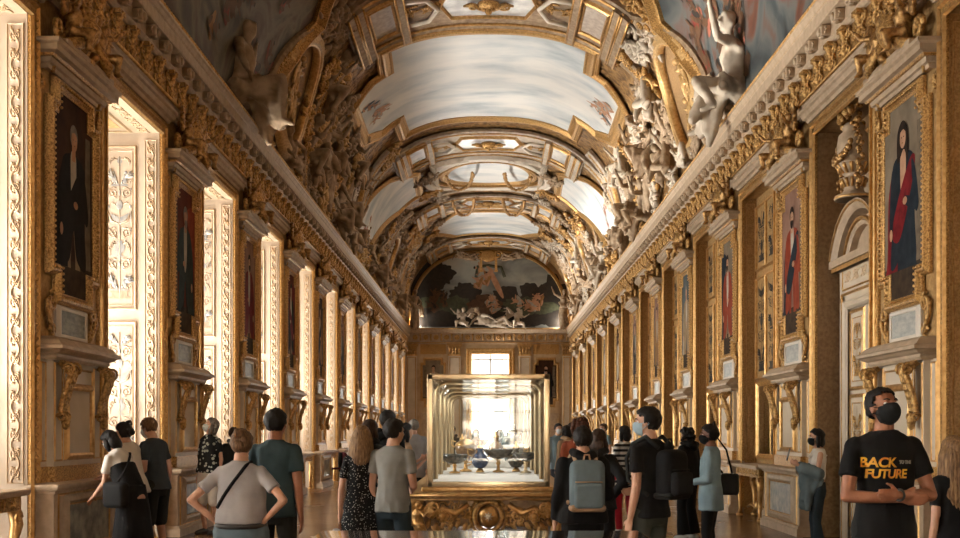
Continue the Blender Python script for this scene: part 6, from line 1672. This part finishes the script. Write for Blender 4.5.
dc = empty('display_case', (0, (CY0 + CY1) / 2, .835)); tag(dc, 'long tall glass display case with gilded frame in the middle of the hall', 'display case')
HW, HT = .672, 1.29
b = MB(); b.rbox(-HW - .06, HW + .06, -Lh - .06, Lh + .06, .0, .055, .015); b.build('plinth', GOLD, dc)
b = MB(); b.box(-HW + .02, HW - .02, -Lh + .03, Lh - .03, .056, .075); b.build('cloth_floor', CLOTHW, dc)
b = MB(); w_ = .062
for yy in (-Lh, Lh):
    b.rbox(-HW, -HW + w_, yy - .03, yy + .03, .05, HT, .008); b.rbox(HW - w_, HW, yy - .03, yy + .03, .05, HT, .008); b.rbox(-HW, HW, yy - .03, yy + .03, HT - w_, HT, .008); b.rbox(-HW, HW, yy - .03, yy + .03, .05, .11, .008)
for sx in (-1, 1): b.rbox(min(sx * HW, sx * (HW - .03)), max(sx * HW, sx * (HW - .03)), -Lh, Lh, HT - .03, HT, .005)
b.build('frame', BRASS, dc)
def portal(yy, hw, ht, r):
    pts = [(-hw, yy, .06)]; c = .14
    pts += [(-hw + c - c * math.cos(a), yy, ht - c + c * math.sin(a)) for a in [PI / 2 * i / 8 for i in range(9)]]
    pts += [(hw - c + c * math.sin(a), yy, ht - c + c * math.cos(a)) for a in [PI / 2 * i / 8 for i in range(9)]]
    pts += [(hw, yy, .06)]
    return pts
for i in range(1, 6):
    b = MB(); b.tube(portal(-Lh + i * 2 * Lh / 5 - (.12 if i == 5 else 0), HW - .03, HT - .035, .0), .021, 10); b.build('upright_hoop', BRASS, dc)
b = MB(); b.box(-HW + .03, HW - .03, -Lh - .004, -Lh + .004, .06, HT - .02); b.build('front_pane', GLASS, dc)
b = MB(); b.box(-HW + .03, HW - .03, Lh - .004, Lh + .004, .06, HT - .02); b.build('rear_pane', GLASS, dc)
for sx in (-1, 1): b = MB(); b.box(sx * (HW - .012) - .004, sx * (HW - .012) + .004, -Lh, Lh, .06, HT - .02); b.build('side_pane', GLASS, dc)
b = MB(); b.box(-HW + .02, HW - .02, -Lh, Lh, HT - .018, HT - .010); b.build('top_pane', GLASS, dc)

# hardstone vessels in the case
JASP = mat('dark_jasper', (.03, .035, .03), .12, 0, c2=(.14, .12, .09), nscale=20, spec=.7); AGATE = mat('brown_agate', (.20, .10, .05), .15, 0, c2=(.34, .22, .12), nscale=22, spec=.7); CRYST = mat('rock_crystal', (.62, .62, .58), .12, 0, c2=(.75, .74, .70), nscale=16); LAPIS = mat('deep_lapis', (.02, .04, .09), .15, 0, c2=(.06, .09, .16), nscale=18)
def vessel(x, y, body, foot, mount, label, name='vessel', handle=False, lid=None, block=0.0):
    z = .915
    if block:
        q = MB(); q.rbox(-.14, .14, -.12, .12, 0, block, .004); o = q.build('display_block', CLOTHW, None, (x, y, z)); tag(o, 'white block carrying the %s' % label.split(' in ')[0], 'display block'); z += block
    root = empty(name, (x, y, z)); root.scale = (1.06,) * 3; tag(root, label, 'vessel', 'vessels in the glass case')
    q = MB(); q.lathe(body, seg=20); q.build('bowl', mount[0], root)
    q = MB(); q.lathe(foot, seg=18); q.build('foot', mount[1], root)
    if handle:
        for sx in (-1, 1): q = MB(); rmax = max(r for r, _ in body); zt_ = body[-1][1]; q.tube([(sx * rmax * .85, 0, zt_ * .92), (sx * (rmax + .05), 0, zt_ * .98), (sx * (rmax + .045), 0, zt_ * .75), (sx * rmax * .9, 0, zt_ * .66)], .009, 7); q.build('handle', mount[1], root)
    if lid: q = MB(); q.lathe(lid, seg=16); q.build('lid', mount[1], root)
    return root
cupB = [(0, .15), (.05, .155), (.11, .19), (.15, .25), (.155, .27), (.145, .27), (.10, .20), (0, .17)]; cupF = [(0, 0), (.075, 0), (.07, .015), (.025, .03), (.018, .08), (.03, .10), (.018, .12), (.04, .155), (0, .16)]
nefB = [(0, .12), (.08, .125), (.15, .17), (.17, .24), (.165, .25), (.14, .19), (0, .15)]
ewB = [(0, .05), (.07, .06), (.11, .12), (.115, .17), (.08, .23), (.04, .26), (.035, .29), (.05, .32), (0, .32)]; ewF = [(0, 0), (.06, 0), (.05, .02), (.03, .05), (0, .06)]; ewL = [(0, .32), (.05, .32), (.04, .35), (.015, .37), (.02, .40), (0, .42)]
vessel(-.47, 15.3, nefB, cupF, (JASP, GOLD), 'dark jasper footed bowl at the left in the glass case', 'footed_bowl', True)
vessel(-.33, 15.9, [(0, .2), (.06, .2), (.13, .25), (.15, .34), (.14, .36), (.11, .28), (0, .22)], [(0, 0), (.09, 0), (.08, .02), (.03, .04), (.02, .12), (.035, .14), (.02, .17), (.05, .21), (0, .21)], (AGATE, GOLD), 'brown agate cup with lid second from left in the glass case', 'lidded_cup', True, [(.15, .345), (.13, .39), (.06, .43), (.02, .45), (.03, .48), (0, .5)])
vessel(-.12, 15.6, ewB, ewF, (LAPIS, GOLD), 'round dark ewer with gold lid in the middle of the glass case', 'ewer', True, ewL)
vessel(.14, 15.7, [(0, .17), (.06, .175), (.15, .22), (.20, .29), (.205, .31), (.19, .31), (.13, .24), (0, .19)], [(0, 0), (.08, 0), (.075, .015), (.025, .03), (.018, .09), (.035, .12), (.018, .14), (.045, .175), (0, .18)], (JASP, GOLD), 'wide dark shallow cup right of the ewer in the glass case', 'wide_cup')
vessel(.40, 15.9, ewB, ewF, (JASP, GOLD), 'dark mottled flask right of the wide cup in the glass case', 'flask', True, ewL); vessel(.52, 15.4, cupB, cupF, (JASP, BRASS), 'small dark cup at the right end of the front row in the glass case', 'cup')
vessel(-.42, 17.7, ewB, ewF, (CRYST, GOLD), 'clear crystal ewer in the second row of the glass case, left', 'ewer', True, ewL, .10); vessel(-.16, 17.9, cupB, cupF, (AGATE, GOLD), 'brown agate cup in the second row of the glass case, centre left', 'cup', True, None, .16); vessel(.12, 17.8, ewB, ewF, (AGATE, GOLD), 'brown agate ewer in the second row of the glass case, centre right', 'ewer', False, ewL, .14); vessel(.40, 17.6, nefB, cupF, (CRYST, GOLD), 'crystal bowl in the second row of the glass case, right', 'footed_bowl', True, None, .10)
for i, (x, y) in enumerate(((-.12, 15.2), (.48, 14.9), (-.45, 14.9))):
    q = MB(); q.rbox(-.085, .085, -.05, .05, 0, .006, .002); o = q.build('caption_card', WHITE, None, (x, y, .912)); tag(o, 'blank white caption card lying %s on the case floor' % ('below the ewer', 'at the right', 'at the left')[i], 'card')
# low glass-topped case in front
ft = empty('display_table', (-.04, 4.80, 0)); tag(ft, 'low glass-topped display table at the bottom edge, nearest the viewer', 'display case')
q = MB(); q.rbox(-.80, .80, -.75, .75, .975, .998, .01); q.build('glass_top', mat('dark_table_glass', (.16, .15, .14), .05, 0, spec=1.0, coat=.6, c2=(.20, .18, .16), nscale=2), ft)
q = MB(); q.rbox(-.83, .83, -.78, .78, .93, .985, .02); q.build('rim', BRASS, ft)
q = MB(); q.rbox(-.78, .78, -.72, .72, .74, .93, .01); q.build('case_body', UMBER, ft)
for sx in (-1, 1):
    for sy in (-1, 1): q = MB(); q.tube([(sx * .70, sy * .64, .75), (sx * .74, sy * .68, .6), (sx * .66, sy * .62, .3), (sx * .68, sy * .63, .08), (sx * .72, sy * .66, 0)], [.06, .07, .045, .035, .05], 10); q.build('leg', GOLD, ft)

# ------------------------------------------------------------------ people
def project(o, p, d, off=.004):
    """lay a point on a garment along direction d (person's own frame)"""
    key = o.data.name
    if key not in BV:
        BV[key] = BVHTree.FromPolygons([v.co.copy() for v in o.data.vertices], [tuple(f.vertices) for f in o.data.polygons])
    d = V(*d).normalized(); hit = BV[key].ray_cast(V(*p) - d * 1.0, d, 3.0)
    return (hit[0] - d * off) if hit[0] is not None else V(*p)
BV = {}
def at(px, Y): return ((px - CX) / F * Y, Y, 0)
def backpack(pr, m1, m2, label, sz=1.0, dy=0.0):
    root, T, HM, arms, S_ = pr
    o = empty('backpack', root.location, root.rotation_euler.z); tag(o, label, 'backpack')
    tr = lambda mb: setattr(mb, 'v', [tuple(T @ V(*q)) for q in mb.v]) or mb
    q = MB(); M_ = Matrix.Translation((0, -.22 + dy, 1.22)); q.rbox(-.155 * sz, .155 * sz, -.09, .09, -.23 * sz, .22 * sz, .07, M=M_); tr(q).build('bag_body', m1, o)
    q = MB(); q.rbox(-.13 * sz, .13 * sz, -.14, -.06, -.20 * sz, .02 * sz, .035, M=M_); tr(q).build('front_pocket', m1, o)
    q = MB(); q.rbox(-.157 * sz, .157 * sz, -.095, .092, -.235 * sz, -.17 * sz, .03, M=M_); tr(q).build('base_panel', m2, o)
    q = MB(); q.tube([(-.03, -.20 + dy, 1.44), (-.02, -.20 + dy, 1.49), (.02, -.20 + dy, 1.49), (.03, -.20 + dy, 1.44)], .009, 6); tr(q).build('grab_handle', m2, o)
    for sx in (-1, 1):
        q = MB(); q.tube([(sx * .09, -.16 + dy, 1.42), (sx * .105, -.04, 1.508), (sx * .115, .08, 1.45), (sx * .12, .142, 1.33), (sx * .135, .11, 1.16), (sx * .15, -.10 + dy, 1.05)], .019, 8, flat=((0, 1, 0), .8)); tr(q).build('shoulder_strap', m2, o)
    q = MB(); q.tube([(-.12 * sz, -.315 + dy, 1.25), (.12 * sz, -.315 + dy, 1.25)], .006, 5); tr(q).build('zip', m2, o)
    return o
P = {}
# right foreground: man with crossed arms
P['main'] = person('man in a black printed t-shirt with crossed arms, looking up', at(884, 6.5), 183, 1.765, 'tan', 'black', 'crop', 'tee', C_BLACK, 'trousers', C_CHAR, MASKB, 'cross_over', 'cross_under', yaw=.28, pitch=.30, girth=1.05, vox=.0075, beard=True)
root = P['main'][0]; shirt = [c for c in root.children if c.name.startswith('t_shirt')][0]
YEL = mat('yellow_print', srgb(226, 176, 40), .6, 0, c2=srgb(206, 120, 28), nscale=18); PGREY = mat('pale_print', srgb(160, 160, 150), .6)
def shirt_text(txt, size, x, z, m, shear=.18, sx=1.0):
    cu = bpy.data.curves.new('t', 'FONT'); cu.body = txt; cu.size = size; cu.shear = shear; cu.align_x = 'LEFT'; cu.offset = .0022; cu.space_character = .92
    o = bpy.data.objects.new('t', cu); COL.objects.link(o)
    dg = bpy.context.evaluated_depsgraph_get(); me = bpy.data.meshes.new_from_object(o.evaluated_get(dg)); bpy.data.objects.remove(o)
    q = MB(); q.add([(0, 0, 0)] * 0 + [tuple(project(shirt, (-(x + v.co.x * sx), .0, z + v.co.y), (0, -1, 0), .005)) for v in me.vertices], [tuple(p.vertices) for p in me.polygons]); bpy.data.meshes.remove(me)
    o = q.build('printed_lettering', m, shirt); return o
shirt_text('BACK', .078, -.178, 1.292, YEL, .12, 1.0); shirt_text('TO THE', .024, .035, 1.312, PGREY, .1); shirt_text('FUTURE', .072, -.150, 1.228, YEL, .12, .95)
w_ = MB(); el, wr = P['main'][3][-1][1], P['main'][3][-1][2]; d_ = (wr - el).normalized(); c_ = wr - d_ * .015; u_ = d_.orthogonal().normalized(); v_ = d_.cross(u_)
w_.tube([c_ + (u_ * math.cos(a) + v_ * math.sin(a)) * .032 for a in [2 * PI * i / 16 for i in range(16)]], .007, 6, closed=True); w_.build('bracelet', SHOEB, root)
# long-haired woman at the right edge
P['edge'] = person('woman with long light brown hair and black top, back turned, at the far right edge', at(955, 6.9), 10, 1.47, 'fair', 'longblond', 'verylong', 'tee', C_BLACK, 'trousers', C_LGREY, None, 'slack', 'front', female=True, vox=.011)
# woman with phone by the right wall
P['phone'] = person('woman in white tank top and jeans holding up a phone by the right wall', at(818, 13.0), 84, 1.53, 'fair', 'black', 'bob', 'tank', C_WHITE, 'flare', C_DJEAN, MASKB, 'phone', 'phone', female=True, vox=.010, girth=.94)
root, T, HM, arms, S_ = P['phone']
ph = empty('phone', root.location, root.rotation_euler.z); tag(ph, 'smartphone held up by the woman in the white tank top', 'phone')
hp = (arms[-1][2] + arms[1][2]) / 2 + V(0, .10, .12)
q = MB(); q.rbox(-.037, .037, -.005, .005, -.075, .075, .004, M=Matrix.Translation(hp) @ Matrix.Rotation(.25, 4, 'X')); q.build('phone_body', SHOEB, ph)
q = MB(); q.box(-.033, .033, -.0062, -.0052, -.068, .068, M=Matrix.Translation(hp) @ Matrix.Rotation(.25, 4, 'X')); q.build('screen', mat('phone_glass', (.05, .06, .07), .1), ph)
jk = empty('denim_jacket', root.location, root.rotation_euler.z); tag(jk, 'grey-blue denim jacket hung over the arms of the woman with the phone', 'jacket')
q = MB(); e_ = arms[1][1]; f_ = arms[1][2]
for c in (-1, 1): limb(q, arms[c][1] + V(0, -.02, .02), arms[c][1].lerp(arms[c][2], .7), .075, .07)
for (pp, r_) in fold_tubes((e_ + f_) / 2 * .5 + (arms[-1][1] + arms[-1][2]) / 2 * .5, (e_ + f_) / 2 * .5 + (arms[-1][1] + arms[-1][2]) / 2 * .5 - V(0, .02, .36), 12, .13, .055, 0, 3): q.tube(pp, r_, 9)
jm = remeshed(q, .012, 3, 'jacket'); ruffle(jm, .012, 10, 4); put(bpy.data.objects.new('jacket_cloth', jm), jk).data.materials[0] = C_GBLUE
# group in front of the right wall
P['denim'] = person('man with a topknot in a pale blue shirt and black trousers, facing left', at(711, 11.6), 70, 1.57, 'brown', 'black', 'topknot', 'shirt', C_LBLUE, 'trousers', C_BLACK, MASKB, 'front', 'slack', vox=.010, yaw=.2, beard=True)
root, T, HM, arms, S_ = P['denim']
bg = empty('shoulder_bag', root.location, root.rotation_euler.z); tag(bg, 'black shoulder bag hanging behind the man in the pale blue shirt', 'bag')
q = MB(); q.rbox(.10, .19, -.27, -.08, .82, 1.05, .03); q.build('bag_body', C_BLACK, bg); q = MB(); q.tube([(.15, -.2, 1.05), (.14, -.14, 1.3), (.10, -.02, 1.47), (.14, .1, 1.3), (.16, -.10, 1.05)], .010, 6); q.build('strap', C_BLACK, bg)
P['curly'] = person('person with bushy dark hair and wide black trousers behind the backpack', at(688, 15.2), 40, 1.55, 'brown', 'black', 'curly', 'hoodie', C_BLACK, 'wide', C_BLACK, None, 'down', 'down', female=True, shoe=SHOEW, vox=.013)
P['tall'] = person('tall man in a black t-shirt with pale face mask, looking left', at(650, 8.5), 42, 1.69, 'fair', 'black', 'short', 'tee', C_BLACK, 'trousers', C_OLIVE, MASKBL, 'slack', 'front', yaw=.62, vox=.009)
backpack(P['tall'], C_BLACK, C_CHAR, 'black backpack worn by the tall man in the black t-shirt', .86)
P['stripe'] = person('woman in a black and white striped top and crimson trousers', at(625, 16.0), 25, 1.58, 'fair', 'black', 'bob', 'shirt', C_STR, 'trousers', C_RED, None, 'front', 'front', female=True, shoe=SHOEW, vox=.012, yaw=.3)
P['pack'] = person('person in a black hooded top wearing the grey backpack, back turned', at(583, 8.9), 4, 1.54, 'fair', 'black', 'short', 'hoodie', C_BLACK, 'trousers', C_BLACK, None, 'down', 'front', vox=.010, girth=1.12)
backpack(P['pack'], C_GBLUE, C_TAN, 'grey-blue backpack with tan base worn over a black hooded top', 1.02, -.02)
P['hidden'] = person('dark-haired woman in black partly hidden right of the grey backpack', at(598, 10.6), 335, 1.52, 'tan', 'brown', 'bob', 'hoodie', C_BLACK, 'trousers', C_BLACK, None, 'front', 'hip', female=True, vox=.013)
P['rust'] = person('man with red-brown hair beyond the grey backpack', at(580, 13.2), 350, 1.66, 'fair', 'auburn', 'curly', 'tee', C_RUST, 'trousers', C_DJEAN, None, vox=.015)
P['far_a'] = person('distant person in a pale blue shirt right of the glass case', at(558, 23.0), 200, 1.66, 'fair', 'black', 'short', 'shirt', C_LBLUE, 'trousers', C_NAVY, MASKW, vox=.018)
P['far_b'] = person('distant person in a tan jacket right of the glass case', at(567, 19.5), 30, 1.60, 'fair', 'black', 'bob', 'hoodie', C_TAN, 'trousers', C_BLACK, None, female=True, vox=.018)
P['far_c'] = person('distant person in a pale top among the right-hand visitors', at(604, 26.0), 120, 1.68, 'fair', 'brown', 'short', 'tee', C_LBLUE, 'trousers', C_DJEAN, MASKW, vox=.018)
P['far_d'] = person('distant dark-clothed person between the case and the right-hand visitors', at(571, 29.0), 10, 1.72, 'fair', 'brown', 'short', 'hoodie', C_NAVY, 'trousers', C_BLACK, None, vox=.020)
# group left of the case
P['greytee'] = person('man in a grey t-shirt beside the glass case, back turned', at(393, 9.6), 338, 1.61, 'fair', 'black', 'short', 'tee', C_GREY, 'trousers', C_DJEAN, None, 'slack', 'front', yaw=-.45, vox=.009)
P['dots'] = person('blond woman in a black dotted dress left of the grey t-shirt', at(362, 9.7), 12, 1.55, 'fair', 'longblond', 'long', 'dress', C_DOT, None, None, None, 'bag', 'front', female=True, vox=.010, yaw=-.4, girth=1.02)
root, T, HM, arms, S_ = P['dots']
bg = empty('handbag', root.location, root.rotation_euler.z); tag(bg, 'brown and white handbag carried by the woman in the dotted dress', 'bag')
hw_ = arms[-1][2]
q = MB(); q.rbox(-.05, .05, -.16, .16, -.42, -.16, .03, M=Matrix.Translation(hw_)); q.build('bag_body', C_LEATH, bg); q = MB(); q.rbox(-.056, .052, -.10, .165, -.30, -.13, .02, M=Matrix.Translation(hw_)); q.build('white_panel', C_LGREY, bg)
q = MB(); q.tube([hw_ + V(0, -.10, -.17), hw_ + V(0, -.06, -.08), hw_ + V(0, .0, -.06), hw_ + V(0, .06, -.08), hw_ + V(0, .10, -.17)], .009, 6); q.build('handle', C_LEATH, bg)
P['blackback'] = person('tall dark-haired man in black behind the couple at the glass case', at(387, 12.6), 330, 1.74, 'fair', 'black', 'short', 'hoodie', C_BLACK, 'trousers', C_BLACK, None, vox=.014)
P['brownhair'] = person('brown-haired woman in black beside the dotted dress', at(369, 11.4), 330, 1.62, 'fair', 'brown', 'bob', 'hoodie', C_CHAR, 'trousers', C_BLACK, None, female=True, vox=.014)
P['photog'] = person('dark-haired woman holding up a phone at the left side of the glass case', at(404, 13.4), 300, 1.60, 'fair', 'black', 'bob', 'tee', C_TAN, 'trousers', C_DJEAN, None, 'phone', 'phone', female=True, vox=.014)
P['greyhead'] = person('grey-haired man far behind the couple at the glass case', at(414, 18.5), 20, 1.70, 'fair', 'grey', 'short', 'shirt', C_LGREY, 'trousers', C_NAVY, None, vox=.018)
P['case_l'] = person('dark-clothed visitor seen through the left side of the glass case', at(452, 24.0), 180, 1.62, 'fair', 'black', 'short', 'hoodie', C_NAVY, 'trousers', C_BLACK, MASKW, vox=.018)
P['case_m'] = person('visitor in dark green seen through the middle of the glass case', at(512, 25.0), 190, 1.66, 'fair', 'brown', 'short', 'hoodie', C_TEAL, 'trousers', C_BLACK, MASKW, vox=.018)
P['case_t'] = person('visitor in a tan top seen through the glass case', at(500, 27.0), 180, 1.55, 'fair', 'auburn', 'long', 'tee', C_RUST, 'trousers', C_DJEAN, None, female=True, vox=.018)
P['case_w'] = person('visitor in a pale top seen through the right side of the glass case', at(524, 22.0), 170, 1.50, 'fair', 'black', 'bob', 'shirt', C_LGREY, 'trousers', C_BLACK, None, female=True, vox=.018)
P['case_v'] = person('visitor in an ochre top seen through the left half of the glass case', at(476, 28.0), 180, 1.56, 'fair', 'brown', 'long', 'tee', C_TAN, 'trousers', C_DJEAN, MASKW, female=True, vox=.018)
# left foreground pair
P['hips'] = person('woman in a pale grey t-shirt and jeans with hands on hips, back turned', at(241, 7.7), 356, 1.515, 'fair', 'sand', 'bun', 'tee', C_LGREY, 'trousers', C_JEAN, None, 'hip', 'hip', female=True, girth=1.28, vox=.009, belt=True)
root = P['hips'][0]; shirt2 = [c for c in root.children if c.name.startswith('t_shirt')][0]
sp_ = [project(shirt2, (x * .88, 0, z * .88), (0, 1, 0), .008) for x, z in [(.085 - .25 * t, 1.46 - .36 * t) for t in [i / 12 for i in range(13)]]]
q = MB(); q.tube(sp_, .013, 6); q.build('bag_strap', C_BLACK, root)
P['teal'] = person('man in a dark teal t-shirt, back turned, beside the woman with hands on hips', at(275, 8.7), 352, 1.68, 'tan', 'black', 'short', 'tee', C_TEAL, 'trousers', C_CHAR, None, 'slack', 'slack', vox=.009, yaw=-.2)
P['floral'] = person('grey-haired woman in a floral shirt and white shorts looking up', at(210, 16.0), 150, 1.70, 'fair', 'grey', 'bob', 'floral', C_FLOR, 'shorts', C_WHITE, MASKW, 'slack', 'slack', female=True, pitch=.35, yaw=-.7, vox=.012, girth=1.1)
P['behind'] = person('brown-haired person half hidden behind the woman with hands on hips', at(234, 17.0), 30, 1.56, 'fair', 'brown', 'short', 'hoodie', C_CHAR, 'trousers', C_BLACK, None, vox=.015)
# left wall trio leaning over the window console
P['lean'] = person('woman in a white top and long black skirt bending towards the window', at(133, 11.1), 62, 1.60, 'fair', 'black', 'bob', 'tee', C_WHITE, 'skirt', C_BLACK, None, 'table', 'table', lean=.52, female=True, vox=.010, topz=1.02, bib=C_BLACK)
root, T, HM, arms, S_ = P['lean']
bg = empty('shoulder_bag', root.location, root.rotation_euler.z); tag(bg, 'black bag slung across the back of the woman bending to the window', 'bag')
q = MB(); q.rbox(-.33, -.21, -.20, .10, .74, 1.0, .05); q.build('bag_body', C_BLACK, bg); st = [c for c in root.children if c.name.startswith('t_shirt')][0]
q = MB(); q.tube([project(st, tuple(T @ V(-.2 + .33 * t, 0, 1.05 + .40 * t)), (T.to_3x3() @ V(0, 1, 0)).normalized(), .01) for t in [i / 8 for i in range(9)]], .014, 6); q.build('strap', C_BLACK, bg)
P['bun'] = person('dark-haired woman in white between the bending woman and the man in slate', at(136, 12.2), 75, 1.62, 'fair', 'black', 'bun', 'tee', C_WHITE, 'trousers', C_BLACK, None, 'table', 'table', lean=.22, female=True, vox=.012)
P['slate'] = person('man in a slate t-shirt and dark shorts with white face mask at the left window', at(157, 12.6), 68, 1.67, 'fair', 'sand', 'short', 'tee', C_SLATE, 'shorts', C_CHAR, MASKW, 'front', 'slack', lean=.12, vox=.011, pitch=-.2)
# coat over a low chair by a far left window
ch = empty('side_chair', (-4.35, 31.6, 0), -1.2); tag(ch, 'low wooden side chair by a far left window, coat over its back', 'chair')
q = MB(); q.rbox(-.22, .22, -.22, .22, .40, .45, .015); q.build('seat', C_MAROON, ch)
for sx in (-1, 1):
    for sy in (-1, 1): q = MB(); q.tube([(sx * .19, sy * .19, 0), (sx * .19, sy * .19, .41 if sy < 0 else .86)], .018, 8); q.build('leg', UMBER, ch)
q = MB(); q.rbox(-.20, .20, .175, .205, .62, .86, .01); q.build('backrest', UMBER, ch)
co = empty('coat', (-4.35, 31.6, 0), -1.2); tag(co, 'maroon and black coat hung over the low chair by a far left window', 'coat')
q = MB(); loft(q, [(.30, .24, .10, 0, .20), (.55, .25, .11, 0, .2), (.80, .24, .09, 0, .19), (.89, .20, .05, 0, .19)], 18); m_ = remeshed(q, .014, 2, 'coat'); ruffle(m_, .02, 9, 3); put(bpy.data.objects.new('coat_cloth', m_), co).data.materials[0] = C_MAROON
q = MB(); q.tube([(.10, .08, .88), (.16, .05, .6), (.14, .07, .34)], [.05, .06, .05], 10); q.build('sleeve', C_BLACK, co)
# ------------------------------------------------------------------ light
def area(name, loc, rot, sx, sy, power, col):
    l = bpy.data.lights.new(name, 'AREA'); l.shape = 'RECTANGLE'; l.size = sx; l.size_y = sy; l.energy = power; l.color = col
    o = bpy.data.objects.new(name, l); put(o, None, loc); o.rotation_euler = rot; return o
WARM = (1.0, .94, .86)
for k in range(K0 + 1, K1 + 1):
    c = YP + BAY * (k + .5)
    if c + OH > YB: continue
    area('window_daylight', (-XW - 4.2, c, 3.1), (PI / 2, 0, -PI / 2), 3.0, 5.6, 430, WARM)
    # added fill lamp low outside each window, brightening the vault; no courtyard is modelled
    l = area('vault_fill', (-XW - 2.6, c, .2), (0, 0, 0), 1.3, 1.2, 800, WARM); l.rotation_euler = (V(-1.0, 0, -1.9)).to_track_quat('Z', 'Y').to_euler(); l.data.spread = math.radians(70)
area('end_window_daylight', (.1, YB + .9, 3.0), (-PI / 2, 0, 0), 3.2, 6.4, 560, (1, .95, .88))
area('court_daylight', (0, Y0 - 2.6, 11.0), (-.75, 0, 0), 8, 3, 24000, (1, .97, .94))
area('rear_window_daylight', (3.0, Y0 - 2.2, 4.6), (PI / 2, 0, .6), 2.6, 5.0, 1500, (1, .96, .92))
for sx in (-1, 1):
    l = area('lunette_floodlight', (sx * 4.2 + .05, YB - .42, 7.5), (0, 0, 0), .2, .15, 34, (1, .9, .78)); l.rotation_euler = V(sx * .75, -.40, -.8).to_track_quat('Z', 'Y').to_euler()
area('case_lamp', (0, (CY0 + CY1) / 2, .835 + HT - .045), (0, 0, 0), .7, 2 * Lh - .3, 26, (1, .96, .9))
wd = bpy.data.worlds.new('world'); scene.world = wd; wd.use_nodes = True; wd.node_tree.nodes['Background'].inputs[0].default_value = (1, .97, .92, 1); wd.node_tree.nodes['Background'].inputs[1].default_value = 1.5

vs = scene.view_settings; scene.display_settings.display_device = 'sRGB'; vs.view_transform = 'Standard'; vs.look = 'None'; vs.gamma = 1; vs.use_curve_mapping = False; vs.exposure = 1.06
cy = scene.cycles; cy.max_bounces = 8; cy.diffuse_bounces = 5; cy.glossy_bounces = 4; cy.transparent_max_bounces = 24; cy.transmission_bounces = 4; cy.use_denoising = True; cy.sample_clamp_indirect = 6; cy.caustics_reflective = False; cy.caustics_refractive = False
